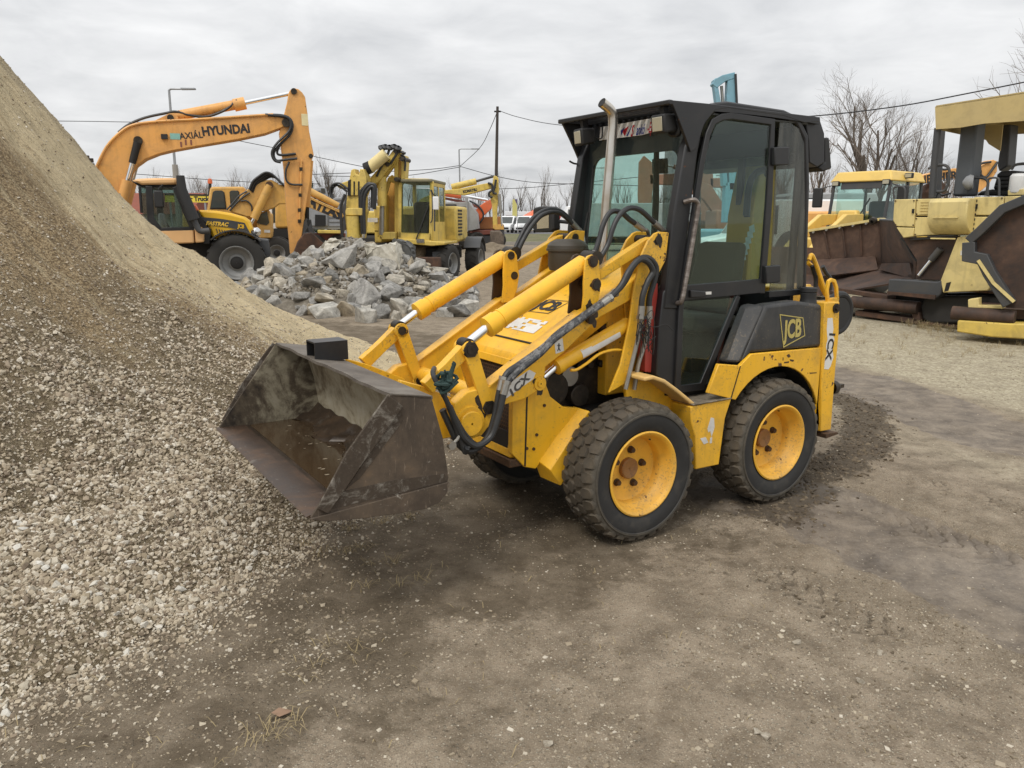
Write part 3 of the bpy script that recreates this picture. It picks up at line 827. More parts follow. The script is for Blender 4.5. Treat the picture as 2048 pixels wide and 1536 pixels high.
def tyre_mat():
    g = NG('worn_tyre_rubber')
    ob = g.coord('Object')
    s = g.new('ShaderNodeSeparateXYZ'); g.link(ob, s.inputs[0])
    r = g.math('SQRT', g.math('ADD', g.math('MULTIPLY', s.outputs['X'], s.outputs['X']), g.math('MULTIPLY', s.outputs['Z'], s.outputs['Z'])))
    n = g.noise(ob, 9, 6, 0.65, 0.3); n2 = g.noise(ob, 60, 4, 0.6)
    dust = g.mix(n2, (0.075, 0.064, 0.048, 1), (0.15, 0.13, 0.098, 1))
    c = g.mix(n, (0.016, 0.0165, 0.017, 1), (0.042, 0.041, 0.039, 1))
    band_ = g.math('MULTIPLY', g.rng(r, 0.322, 0.334, 0, 1), g.rng(n, 0.3, 0.6, 0.35, 0.85))
    c = g.mix(band_, c, dust)
    c = g.mix(g.rng(n, 0.52, 0.78, 0, 0.4), c, dust)
    c = g.mix(g.math('MULTIPLY', g.rng(r, 0.352, 0.366, 0, 1), 0.85), c, g.mix(g.math('ADD', g.math('MULTIPLY', n, 0.6), g.math('MULTIPLY', n2, 0.4)), (0.024, 0.020, 0.015, 1), (0.17, 0.138, 0.098, 1)))
    c = g.mix(g.math('MULTIPLY', g.rng(r, 0.374, 0.382, 0, 1), 0.55), c, (0.05, 0.044, 0.036, 1))
    g.principled(c, g.rng(n, 0.3, 0.7, 0.5, 0.85), 0, g.bump(n2, 0.25, 0.003), 0.35)
    return g.m
M['tyre'] = tyre_mat()

def tyre_mesh(Rt=0.386, hw=0.13, rows=(-0.092, -0.03, 0.03, 0.092), count=30, bead=0.226):
    mb = MB()
    rb = Rt - 0.019
    prof = [(bead, -hw * 0.8), (bead + 0.03, -hw * 0.95), (bead + 0.075, -hw), (rb - 0.035, -hw * 0.985), (rb - 0.016, -hw * 0.94), (rb - 0.004, -hw * 0.83), (rb, -hw * 0.6), (rb + 0.001, 0)]
    prof = prof + [(r, -y) for r, y in prof[-2::-1]]
    mb.lathe(prof, (0, 0, 0), (0, 1, 0), 64)
    # raised rib on the side wall
    for sg in (-1, 1):
        mb.lathe([(rb - 0.028, sg * hw * 0.98), (rb - 0.030, sg * (hw + 0.004)), (rb - 0.040, sg * (hw + 0.004)), (rb - 0.044, sg * hw * 0.98)], (0, 0, 0), (0, 1, 0), 64)
    for ri, y0 in enumerate(rows):
        outer = abs(y0) > 0.06
        for i in range(count):
            a0 = 2 * PI * (i + (0.5 if ri % 2 else 0) + 0.06 * math.sin(i * 3.1 + ri)) / count
            da = 2 * PI / count * 0.385
            hwid = 0.0275 if not outer else 0.033
            sgn = 1 if y0 > 0 else -1
            hexa = [(-1, -0.55), (-0.35, -1), (0.6, -1), (1, -0.2), (0.85, 0.75), (0.2, 1), (-0.75, 0.85)]
            if sgn < 0: hexa = [(x, -y) for x, y in hexa][::-1]
            top = []; bot = []
            for (x, y) in hexa:
                yy = y0 + y * hwid
                drop = max(0, abs(yy) - hw * 0.72) * 0.55
                for lst, rr, k in ((bot, rb - 0.006 - drop, 1.08), (top, Rt - drop - 0.0015 * ((i * 7 + ri * 3) % 4), 0.94)):
                    an = a0 + x * da * k
                    yk = y0 + y * hwid * k
                    lst.append((rr * math.cos(an), yk, rr * math.sin(an)))
            n = len(hexa); b = len(mb.v)
            mb.v += bot + top
            mb.f.append(tuple(b + n + j for j in range(n)))
            mb.f += [(b + j, b + (j + 1) % n, b + n + (j + 1) % n, b + n + j) for j in range(n)]
    return mb

def make_wheel():
    w = MB().lathe([(0.205, -0.10), (0.214, 0.06), (0.222, 0.105), (0.234, 0.112), (0.236, 0.120), (0.228, 0.124), (0.217, 0.118), (0.208, 0.098), (0.202, 0.062), (0.190, 0.050), (0.184, 0.036), (0.181, -0.006), (0.168, -0.014), (0.12, -0.020), (0.06, -0.020), (0.004, -0.020)], (0, 0, 0), (0, 1, 0), 56).build('wheel', M['yel_clean'], LD, ang=50)
    tyre_mesh().build('tyre', M['tyre'], w, ang=32)
    MB().lathe([(0.058, -0.022), (0.058, 0.004), (0.052, 0.010), (0.046, 0.006), (0.004, 0.002)], (0, 0, 0), (0, 1, 0), 28).build('hub', M['hubrust'], w)
    for k in range(5):
        a = 2 * PI * k / 5 + 0.5
        p = (0.102 * math.cos(a), -0.02, 0.102 * math.sin(a))
        q = (p[0], 0.008, p[2])
        MB().cyl(p, (p[0], -0.012, p[2]), 0.021, n=14).cyl((p[0], -0.012, p[2]), q, 0.0165, 0.015, 6).build('lug_nut', M['pinrust'], w)
    vp = 0.196 * math.cos(2.1), 0.196 * math.sin(2.1)
    MB().cyl((vp[0], 0.02, vp[1]), (vp[0] * 0.95, 0.055, vp[1] * 0.95), 0.006, 0.004, 8).build('valve', M['rubber'], w)
    return w
M['hubrust'] = rusty('rusty_hub_paint', [(0.20, 0.10, 0.035), (0.30, 0.15, 0.05), (0.16, 0.09, 0.045)], 0.7, 22, 0.1)
M['pinrust'] = rusty('rusty_nut', [(0.03, 0.022, 0.016), (0.08, 0.045, 0.025), (0.15, 0.08, 0.035)], 0.7, 60, 0.3)
w0 = make_wheel()
spots = [(0, 0.55, 0), (-1.10, 0.55, 0), (0, -0.55, PI), (-1.10, -0.55, PI)]
for i, (u, v, rz) in enumerate(spots):
    w = w0 if i == 0 else clone(w0, LD)
    w.location = (u, v, 0.374)
    w.rotation_euler = (0, [0.35, 1.3, 2.1, 0.9][i] * 0, rz)
    if i: w.rotation_euler = (0, 0.21 * i, rz)

# --- chassis
c = MB()
c.box2((0.42, -0.29, 0.34), (-1.62, 0.29, 0.66))
c.box2((-0.30, -0.44, 0.62), (-1.60, 0.44, 0.74))
c.build('chassis', M['dark'], LD, 0.01)
for u in (0, -1.10):
    MB().cyl((u, -0.50, 0.381), (u, 0.50, 0.381), 0.085, n=20).build('axle', M['dark'], LD)
# lower front body either side of the grille, with the slanted belly plate
for s in (1, -1):
    b = MB()
    b.prism([(0.62,0.88),(0.628,0.507),(0.548,0.421),(0.476,0.398),(0.188,0.692),(0.299,0.716),(0.385,0.784),(0.425,0.881),(0.523,0.91)], s * 0.30, s * 0.34)
    b.build('body_panel', M['yel'], LD, 0.004)
    MB().prism([(0.538,0.85),(0.529,0.849),(0.542,0.424),(0.551,0.426)], s * 0.335, s * 0.3425).build('panel_seam', M['dark'], LD)
    for pt in [(0.425,0.741),(0.473,0.587),(0.492,0.512),(0.536,0.522)]:
        MB().cyl((pt[0], s * 0.338, pt[1]), (pt[0], s * 0.346, pt[1]), 0.009, n=8).build('bolt', M['pinrust'], LD)
    ch = MB()
    ch.add([(0.47, s * 0.30, 0.455), (0.20, s * 0.30, 0.70), (0.17, s * 0.40, 0.69), (0.43, s * 0.41, 0.40), (0.36, s * 0.41, 0.30), (0.42, s * 0.30, 0.33), (0.10, s * 0.41, 0.62), (0.05, s * 0.30, 0.40)],
           [(0, 1, 2, 3), (0, 3, 4, 5), (3, 2, 6, 4), (1, 0, 5, 7), (4, 6, 7, 5), (2, 1, 7, 6)])
    ch.build('belly_plate', M['yel'], LD, 0.004)
# bumper beam and grille frame
gf = MB()
gz = lambda z: 0.605 - (z - 0.50) * 0.225
def gq(v0, v1, z0, z1, t=0.02, o=0.0):
    return [(gz(z0) + o, v0, z0), (gz(z0) + o, v1, z0), (gz(z1) + o, v1, z1), (gz(z1) + o, v0, z1)]
for (a, b, z0, z1) in ((-0.31, 0.31, 0.475, 0.515), (-0.31, 0.31, 0.925, 0.965), (-0.31, -0.275, 0.515, 0.925), (0.275, 0.31, 0.515, 0.925)):
    gf.slab(gq(a, b, z0, z1), 0.03)
gf.build('grille_frame', M['yel'], LD, 0.003)
MB().slab(gq(-0.275, 0.275, 0.50, 0.60, 0, 0.004), 0.012).build('grille_lower_plate', M['bucket_out'] if 'bucket_out' in M else M['dark'], LD, 0.003)
MB().slab(gq(-0.28, 0.28, 0.515, 0.93, 0, -0.035), 0.01).build('radiator', M['dark'], LD)
# expanded-metal mesh of the grille
gm = MB()
N, Mr = 26, 17
for iz in range(Mr):
    for iv in range(N):
        z = 0.60 + (iz + 0.5) * (0.325 / Mr); v = -0.27 + (iv + 0.5 + 0.5 * (iz % 2)) * (0.535 / N)
        if v > 0.272: continue
        hw, hh = 0.535 / N * 0.5, 0.325 / Mr * 0.62
        ring = [(v - hw, z), (v - hw * 0.45, z + hh), (v + hw * 0.45, z + hh), (v + hw, z), (v + hw * 0.45, z - hh), (v - hw * 0.45, z - hh)]
        ins = [(v + (a - v) * 0.70, z + (b - z) * 0.66) for a, b in ring]
        vs = [(gz(q[1]), q[0], q[1]) for q in ring + ins]
        gm.add(vs, [(k, (k + 1) % 6, 6 + (k + 1) % 6, 6 + k) for k in range(6)])
tag(gm.build('grille_mesh', M['pinrust'], LD), kind='stuff')
fb = MB(); fb.box2((0.635, -0.33, 0.425), (0.50, 0.33, 0.472))
fb.build('front_bumper', M['pinrust'], LD, 0.006)
# bonnet
hood = [(0.540, 0.955), (0.530, 0.985), (0.40, 1.055), (0.28, 1.123), (0.09, 1.238), (-0.30, 1.435), (-0.34, 1.435), (-0.34, 0.70), (0.50, 0.70), (0.55, 0.93)]
hb = MB().prism([(-0.05, 1.31), (-0.30, 1.44), (-0.34, 1.44), (-0.34, 0.72), (-0.05, 0.72)], -0.27, 0.27)
hb.build('engine_cover', M['yel'], LD, 0.01)
hb = MB()
top = [(0.512, 0.962), (0.488, 0.998), (0.40, 1.058), (0.28, 1.126), (0.09, 1.241), (-0.045, 1.315)]
for k in range(len(top) - 1):
    a, b = top[k], top[k + 1]
    hb.loft([(a[0], -0.305, a[1]), (a[0], 0.305, a[1]), (a[0], 0.305, a[1] - 0.03), (a[0], -0.305, a[1] - 0.03)],
            [(b[0], -0.305, b[1]), (b[0], 0.305, b[1]), (b[0], 0.305, b[1] - 0.03), (b[0], -0.305, b[1] - 0.03)])
hb.build('bonnet', M['yel'], LD)
MB().slab([(0.418, -0.3, 1.0505), (0.418, 0.3, 1.0505), (0.410, 0.3, 1.0555), (0.410, -0.3, 1.0555)], 0.006).build('bonnet_seam', M['dark'], LD)
for s in (1, -1):
    MB().prism([(0.49, 0.97), (0.40, 1.035), (0.28, 1.10), (0.09, 1.215), (-0.04, 1.285), (-0.04, 1.16), (0.10, 1.08), (0.30, 0.95), (0.45, 0.88)], s * 0.296, s * 0.304).build('bonnet_skirt', M['yel'], LD)
# engine seen through the side opening
en = MB(); en.box2((0.42, -0.2, 0.66), (-0.28, 0.2, 1.02))
for k in range(7): en.cyl((0.35 - 0.08 * k, 0.2, 0.9), (0.35 - 0.08 * k, 0.24, 0.9), 0.022, n=8)
en.cyl((0.30, 0.18, 0.80), (0.30, 0.27, 0.80), 0.09, n=20); en.cyl((0.12, 0.18, 0.74), (0.12, 0.26, 0.74), 0.065, n=20)
en.build('engine_block', M['pin'], LD, 0.006)
al = MB()
for k in range(8): al.cyl((0.20, 0.20 + 0.009 * k, 0.86), (0.20, 0.2055 + 0.009 * k, 0.86), 0.055, n=20)
al.build('alternator', M['steel'], LD)
bl = MB()
bp = spline([(-0.02, 0.24, 1.13), (-0.07, 0.23, 1.08), (-0.10, 0.22, 1.0), (-0.10, 0.2, 0.92)], 10)
bl.tube(bp, [0.034 if i % 2 else 0.028 for i in range(len(bp))], 12)
bl.build('air_bellows', M['pinrust'], LD)
# bonnet decals
def on_hood(u): 
    for a, b in zip(top[:-1], top[1:]):
        if b[0] <= u <= a[0]:
            t = (u - a[0]) / (b[0] - a[0]); return a[1] + t * (b[1] - a[1])
    return 1.3
HN = Vector((0.517, 0, 0.856))
def hp(u, v, off=0.003): 
    return Vector((u, v, on_hood(u))) + HN * off
dec = MB()
cells = rnd.sample(range(80), 80)
for i in range(10):
    for j in range(8):
        u0, v0 = 0.345 - 0.0125 * j, -0.20 + 0.032 * i
        if rnd.random() < (0.10 if j < 5 else 0.35): continue
        dec.add([hp(u0, v0), hp(u0, v0 + 0.0325), hp(u0 - 0.0128, v0 + 0.0325), hp(u0 - 0.0128, v0)], [(0, 1, 2, 3)])
dec.build('peeling_sticker', M['white'], LD)
tx = Vector((0, 1, 0)); ty = Vector((-0.856, 0, 0.517))
text('JCB', 0.12, M['ink'], LD, hp(0.135, -0.05, 0.003), tx, ty, 0.001, 1.0, 0.25, 0.004)
em = MB()
q4 = [hp(0.20, -0.20), hp(0.19, 0.04), hp(0.075, 0.10), hp(0.085, -0.10)]
cq = sum(q4, Vector()) / 4
for k in range(4):
    a, b = q4[k], q4[(k + 1) % 4]
    em.add([a, b, b + (cq - b).normalized() * 0.009, a + (cq - a).normalized() * 0.009], [(0, 1, 2, 3)])
em.build('emblem_frame', M['ink'], LD)

# --- loader arms
ARM = [(-0.151,1.418),(0.106,1.28),(0.248,1.234),(0.545,1.065),(0.815,0.908),(0.941,0.893),(1.01,0.843),(1.027,0.765),(1.001,0.698),(0.94,0.657),(0.863,0.662),(0.803,0.721),(0.733,0.801),(0.61,0.815),(0.537,0.844),(0.487,0.869),(0.482,0.967),(0.367,1.031),(0.135,1.197),(-0.13,1.296)]
TOWER = [(-0.205,1.63),(-0.235,1.639),(-0.31,1.635),(-0.297,1.488),(-0.254,1.426),(-0.19,1.3),(-0.135,1.088),(-0.083,0.922),(-0.023,0.824),(0.082,0.789),(0.005,0.941),(-0.047,1.151),(-0.066,1.315),(-0.118,1.522),(-0.161,1.593)]
KNEE = [(0.255,1.502),(0.238,1.521),(0.211,1.528),(0.182,1.518),(0.165,1.495),(0.148,1.378),(0.162,1.29),(0.196,1.216),(0.27,1.217),(0.259,1.322),(0.261,1.383)]
LINK = [(0.141,1.448),(-0.174,1.6),(-0.229,1.614),(-0.213,1.55),(0.13,1.394)]
PIV = [(0.934,0.739)][0]
LIFT_PIN = [(0.517,0.886)][0]
for s, side in ((1, 'near'), (-1, 'far')):
    a = MB().prism(ARM, s * 0.362, s * 0.43).build('loader_arm', M['yel'], LD, 0.006)
    MB().prism([(0.248,1.238),(0.545,1.069),(0.815,0.913),(0.818,0.904),(0.546,1.059),(0.249,1.228)], s * 0.355, s * 0.437).build('weld_flange', M['yel'], a)
    MB().lathe([(0.005, 0), (0.058, 0), (0.062, -0.004), (0.062, -0.03)], (PIV[0], s * 0.462, PIV[1]), (0, s, 0), 32).build('pivot_cap', M['yel_cyl'], a)
    MB().lathe([(0.062, -0.02), (0.080, -0.02), (0.084, -0.028), (0.084, -0.06)], (PIV[0], s * 0.462, PIV[1]), (0, s, 0), 32).build('pivot_boss', M['yel'], a)
    MB().lathe([(0.004, 0.006), (0.018, 0.006), (0.018, 0), (0.036, 0), (0.036, -0.03)], (LIFT_PIN[0], s * 0.436, LIFT_PIN[1]), (0, s, 0), 24).build('pin_boss', M['yel'], a)
    # tower plates
    t = MB().prism(TOWER, s * 0.445, s * 0.46).build('arm_tower', M['yel'], LD, 0.004)
    MB().prism([(p[0] - 0.0, p[1]) for p in TOWER[:5]] + [(-0.24, 1.10), (-0.18, 1.10), TOWER[-2], TOWER[-1]], s * 0.275, s * 0.29).build('tower_plate', M['yel'], LD, 0.004)
    pp = [(-0.234,1.596)][0]
    MB().cyl((pp[0], s * 0.27, pp[1]), (pp[0], s * 0.466, pp[1]), 0.024, n=18).build('tower_pin', M['pin'], t)
    MB().prism(LINK, s * 0.375, s * 0.425).build('levelling_link', M['yel'], LD, 0.005)
    for vv in (0.437, 0.322):
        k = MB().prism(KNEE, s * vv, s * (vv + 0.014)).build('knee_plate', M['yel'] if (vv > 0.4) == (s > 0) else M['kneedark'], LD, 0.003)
    for (pt, rr) in zip([(0.207,1.494),(0.184,1.375),(0.213,1.195)], (0.024, 0.024, 0.02)):
        MB().cyl((pt[0], s * 0.318, pt[1]), (pt[0], s * 0.462, pt[1]), rr, n=18).build('knee_pin', M['pin'], LD)
        MB().cyl((pt[0], s * 0.452, pt[1]), (pt[0], s * 0.458, pt[1]), rr * 1.3, n=16).build('pin_collar', M['pinrust'], LD)
    # lift cylinder
    A, B, Cc = [(-0.091,1.142),(0.39,0.955),(0.501,0.886)]
    cy = MB().cyl((A[0], s * 0.395, A[1]), (B[0], s * 0.395, B[1]), 0.040, n=24)
    d = (Vector((B[0], 0, B[1])) - Vector((A[0], 0, A[1]))).normalized()
    e = Vector((B[0], s * 0.395, B[1]))
    cy.tube([e - d * 0.035, e - d * 0.034, e + d * 0.004, e + d * 0.008], [0.040, 0.045, 0.045, 0.038], 24)
    lc = cy.build('lift_cylinder', M['yel_cyl'], LD)
    MB().cyl(e, (Cc[0], s * 0.395, Cc[1]), 0.019, n=16).build('rod', M['chrome'], lc)
    hp_ = spline([Vector(q) + Vector((0, s * q[1] - q[1], 0)) for q in [(0.321,0.43,0.934),(0.282,0.43,0.933),(0.22,0.43,0.958),(0.129,0.43,1.003),(0.035,0.43,1.015),(-0.038,0.43,1.006)]], 6)
    MB().tube(hp_, 0.008, 8).build('oil_pipe', M['yel_cyl'], lc)
    # tilt cylinder
    A, B, Cc = [(0.174,1.501),(0.794,1.193),(0.922,1.114)]
    d = (Vector((B[0], 0, B[1])) - Vector((A[0], 0, A[1]))).normalized()
    a3, b3, c3 = (Vector((q[0], s * 0.385, q[1])) for q in (A, B, Cc))
    tcy = MB().tube([a3 + d * 0.03, a3 + d * 0.05, b3], [0.03, 0.047, 0.047], 28)
    tcy.tube([b3 - d * 0.05, b3 - d * 0.049, b3 + d * 0.01, b3 + d * 0.016], [0.047, 0.053, 0.053, 0.03], 28)
    tcy.tube([b3 - d * 0.085, b3 - d * 0.084, b3 - d * 0.075, b3 - d * 0.074], [0.047, 0.050, 0.050, 0.047], 28)
    tc_ = tcy.build('tilt_cylinder', M['yel_cyl'], LD)
    MB().cyl(b3, c3, 0.022, n=18).build('rod', M['chrome'], tc_)
    MB().cyl(a3 - d * 0.01 + Vector((0, 0.05, 0)), a3 - d * 0.01 - Vector((0, 0.05, 0)), 0.04, n=20).build('cylinder_eye', M['pin'], tc_)
    MB().cyl(c3 + Vector((0, 0.035, 0)), c3 - Vector((0, 0.035, 0)), 0.034, n=20).build('cylinder_eye', M['pin'], tc_)
    MB().tube([a3 + d * 0.03, a3 + d * 0.06], [0.034, 0.0475], 24).build('greasy_end', M['pin'], tc_)
    # bell crank: lever on the arm, link to the bucket
    TOP, LOW, BKT = [(0.922,1.097),(0.823,0.801),(1.137,0.929)]
    for vv in (0.335, 0.415):
        mb = MB(); band(mb, [TOP, LOW], [0.07, 0.062], s * vv, s * (vv + 0.018))
        for q, r in ((TOP, 0.041), (LOW, 0.036)): mb.cyl((q[0], s * vv, q[1]), (q[0], s * (vv + 0.018), q[1]), r, n=20)
        mb.build('crank_lever', M['yel'], LD, 0.002)
    mb = MB(); band(mb, [TOP, ((TOP[0] + BKT[0]) / 2, (TOP[1] + BKT[1]) / 2), BKT], [0.07, 0.062, 0.07], s * 0.357, s * 0.411)
    mb.build('bucket_link', M['yel'], LD, 0.004)
    for q, r in ((TOP, 0.024), (LOW, 0.022)):
        MB().cyl((q[0], s * 0.328, q[1]), (q[0], s * 0.446, q[1]), r, n=16).cyl((q[0], s * 0.434, q[1]), (q[0], s * 0.442, q[1]), r * 1.7, n=6).build('crank_pin', M['pin'], LD)
    # carrier plates on the bucket back
    for vv in (0.315, 0.338):
        MB().prism([(1.225, 0.66), (1.262, 0.93), (1.25, 0.97), (1.14, 0.93), (0.93, 0.83), (0.875, 0.76), (0.88, 0.68), (0.94, 0.655), (1.10, 0.655)], s * vv, s * (vv + 0.016)).build('carrier_plate', M['yel'], LD, 0.003)
MB().cyl((0.79, -0.40, 0.83), (0.79, 0.40, 0.83), 0.045, n=24).build('cross_tube', M['yel'], LD)
MB().cyl((1.19, -0.46, 0.72), (1.19, 0.46, 0.72), 0.04, n=20).build('carrier_tube', M['yel'], LD)
# grease and oil stains round the pivots
def stain(u, z, v, r, seed, sx=1.0, sz=1.0, drip=0.0):
    rr = random.Random(seed); n = 26
    pts = []
    for i in range(n):
        a = 2 * PI * i / n; q = r * (0.72 + 0.28 * math.sin(3 * a + seed) + rr.uniform(-0.18, 0.18))
        dz = -drip * rr.uniform(0.3, 1.0) if math.sin(a) < -0.6 else 0
        pts.append((u + q * sx * math.cos(a), z + q * sz * math.sin(a) + dz))
    s = 1 if v > 0 else -1
    return MB().prism(pts, v, v + s * 0.0007).build('grease_stain', M['grease'], LD)
for k, (q, v, r, dr) in enumerate((([(0.207,1.494)][0], 0.4512, 0.033, 0.0), ([(0.184,1.375)][0], 0.4512, 0.034, 0.02), ([(0.223,1.276)][0], 0.4512, 0.026, 0.02), ([(0.922,1.097)][0], 0.4332, 0.042, 0.0), ([(0.849,0.813)][0], 0.4304, 0.062, 0.03), ([(0.517,0.886)][0], 0.4304, 0.050, 0.02), ([(0.181,1.2)][0], 0.4304, 0.050, 0.0), ([(0.763,0.811)][0], 0.4304, 0.030, 0.02), ([(-0.234,1.596)][0], 0.4602, 0.036, 0.02))):
    stain(q[0], q[1], v, r, k + 1, drip=dr)
# decals on the near arm and lift cylinder
def decal(pts, v, m, name='sticker', t=0.0012):
    return MB().prism(pts, v, v + t).build(name, m, LD)
decal([(0.743,0.891),(0.581,0.964),(0.544,0.943),(0.56,0.913),(0.749,0.82)], 0.4305, M['white'])
text('1CX', 0.055, M['greyink'], LD, (*(lambda q: (q[0], 0.4325, q[1]))([(0.647,0.888)][0]),), (-0.80, 0, 0.60), (0.60, 0, 0.80), 0.0008, 1.35, 0.1, 0.002)
decal([(0.429,1.09),(0.378,1.108),(0.368,1.041),(0.42,1.03)], 0.4305, M['white'])
fg = [(0.401,1.073)][0]
mb = MB(); mb.cyl((fg[0], 0.4318, fg[1] + 0.006), (fg[0], 0.4328, fg[1] + 0.006), 0.0045, n=8)
band(mb, [(fg[0], fg[1]), (fg[0], fg[1] - 0.016)], 0.007, 0.4318, 0.4328); band(mb, [(fg[0] - 0.010, fg[1] - 0.001), (fg[0] + 0.010, fg[1] - 0.001)], 0.004, 0.4318, 0.4328)
for k in (-1, 1): band(mb, [(fg[0], fg[1] - 0.014), (fg[0] + k * 0.009, fg[1] - 0.030)], 0.005, 0.4318, 0.4328)
mb.build('warning_figure', M['ink'], LD)
# pale label wrapped on the lift cylinder
A, B = [(-0.007,1.101),(0.248,1.008)]
lab = MB()
d = (Vector((B[0], 0, B[1])) - Vector((A[0], 0, A[1]))).normalized(); n_ = Vector((0, 1, 0)); up_ = n_.cross(d) if n_.cross(d).z > 0 else d.cross(n_)
for k in range(8):
    a0, a1 = math.radians(-28 + 11 * k), math.radians(-28 + 11 * (k + 1))
    f0 = lambda p, a: Vector((p[0], 0.395, p[1])) + (n_ * math.cos(a) + up_ * math.sin(a)) * 0.0412
    lab.add([f0(A, a0), f0(B, a0), f0(B, a1), f0(A, a1)], [(0, 1, 2, 3)])
lab.build('cylinder_label', M['white'], LD)

# --- bucket
def bucket_mat(name, stops, wet=0.0, scr=0.5):
    g = NG(name)
    ob = g.coord('Object')
    a = g.noise(ob, 3.2, 7, 0.68, 0.8); b = g.noise(ob, 24, 6, 0.7)
    n = g.math('ADD', g.math('MULTIPLY', a, 0.78), g.math('MULTIPLY', b, 0.22))
    c = g.ramp(n, stops)
    sv = g.coord('Object', (30, 4, 4)); s1 = g.noise(sv, 4, 3, 0.6, 0.6)
    c = g.mix(g.math('MULTIPLY', g.rng(g.noise(ob, 6, 7, 0.78, 1.2), 0.60, 0.66, 0, 1), scr), c, (0.36, 0.33, 0.28, 1))
    c = g.mix(g.math('MULTIPLY', g.rng(s1, 0.63, 0.70, 0, 1), scr * 0.6), c, (0.30, 0.24, 0.18, 1))
    g.principled(c, g.rng(a, 0.35, 0.65, 0.75 - wet, 0.9 - wet), 0.15, g.bump(b, 0.3, 0.004), 0.4)
    return g.m
M['bucket_out'] = bucket_mat('bucket_brown_steel', [(0.30, (0.040, 0.031, 0.023)), (0.48, (0.078, 0.059, 0.043)), (0.60, (0.118, 0.088, 0.062)), (0.74, (0.18, 0.122, 0.074))], 0.1, 0.8)
M['bucket_rust'] = bucket_mat('bucket_rusty_edge', [(0.30, (0.026, 0.018, 0.014)), (0.5, (0.058, 0.036, 0.023)), (0.7, (0.13, 0.072, 0.038))], 0.38, 0.3)
M['bucket_back'] = bucket_mat('bucket_dried_mud', [(0.34, (0.06, 0.046, 0.03)), (0.42, (0.19, 0.15, 0.095)), (0.52, (0.34, 0.30, 0.215)), (0.70, (0.44, 0.40, 0.32))], 0.0, 0.2)
M['bucket_floor'] = bucket_mat('bucket_wet_floor', [(0.30, (0.014, 0.010, 0.008)), (0.5, (0.038, 0.026, 0.017)), (0.7, (0.085, 0.052, 0.028))], 0.45, 0.15)
M['bucket_side_in'] = bucket_mat('bucket_mottled_side', [(0.36, (0.022, 0.017, 0.013)), (0.45, (0.09, 0.07, 0.047)), (0.53, (0.27, 0.24, 0.17)), (0.68, (0.38, 0.35, 0.28))], 0.1, 0.3)
SIDE = [(1.845, 0.566), (1.80, 0.548), (1.66, 0.528), (1.47, 0.512), (1.36, 0.508), (1.29, 0.522), (1.252, 0.560), (1.238, 0.62), (1.262, 0.80), (1.312, 0.985), (1.487, 1.016), (1.50, 1.010)]
BK = MB().prism(SIDE, 0.770, 0.784).build('bucket_side', M['bucket_out'], LD, 0.002)
MB().prism([(a - 0.012, b + 0.008) if a > 1.5 else (a, b) for a, b in SIDE], 0.765, 0.7692).build('bucket_side_lining', M['bucket_side_in'], LD)
MB().prism(SIDE, -0.802, -0.788).build('bucket_side', M['bucket_out'], LD, 0.002)
MB().prism(SIDE, -0.787, -0.7815).build('bucket_side_lining', M['bucket_side_in'], LD)
for v0, v1 in ((0.785, 0.797), (-0.815, -0.803)):
    mb = MB().prism([(1.850, 0.567), (1.80, 0.5455), (1.66, 0.5255), (1.47, 0.510), (1.36, 0.5055), (1.29, 0.520), (1.251, 0.560), (1.2395, 0.602)], v0, v1)
    mb.build('wear_plate', M['bucket_out'], LD, 0.002)
    mb = MB(); band(mb, [(1.80, 0.588), (1.66, 0.78), (1.478, 0.99)], [0.05, 0.085, 0.085], v0, v1)
    mb.build('side_cutter', M['mud_patchy'], LD, 0.002)
MB().prism([(1.80, 0.585), (1.252, 0.603), (1.258, 0.640), (1.50, 0.655), (1.70, 0.650), (1.755, 0.640)], 0.7842, 0.7862).build('mud_smear', M['mud_patchy'], LD)
MB().prism([(1.700, 0.655), (1.640, 0.690), (1.44, 0.905), (1.455, 0.955)], 0.7842, 0.7866).build('mud_smear', M['mud_patchy'], LD)
mb = MB(); band(mb, [(1.70, 0.556), (1.50, 0.548), (1.36, 0.550), (1.30, 0.565), (1.272, 0.60)], 0.014, -0.788, 0.770)
mb.build('bucket_floor', M['bucket_floor'], LD)
mb = MB(); band(mb, [(1.272, 0.60), (1.262, 0.64), (1.285, 0.80), (1.335, 0.975)], 0.012, -0.788, 0.770)
mb.build('bucket_back', M['bucket_back'], LD)
mb = MB(); mb.prism([(1.86, 0.567), (1.845, 0.5725), (1.70, 0.5665), (1.69, 0.545), (1.80, 0.546)], -0.788, 0.770)
mb.build('cutting_edge', M['bucket_rust'], LD)
mb = MB()
NS = 24
for k in range(NS):
    v0, v1 = -0.802 + 1.586 * k / NS, -0.802 + 1.586 * (k + 1) / NS
    w = lambda v: 0.003 * math.sin(v * 9) + 0.002 * math.sin(v * 23 + 1)
    A = [(1.306, v0, 0.972), (1.306, v0, 0.986), (1.495, v0, 1.018 + w(v0)), (1.495, v0, 1.004 + w(v0))]
    B = [(1.306, v1, 0.972), (1.306, v1, 0.986), (1.495, v1, 1.018 + w(v1)), (1.495, v1, 1.004 + w(v1))]
    mb.loft(A, B)
mb.build('bucket_top_flange', M['bucket_top'] if 'bucket_top' in M else M['bucket_out'], LD)
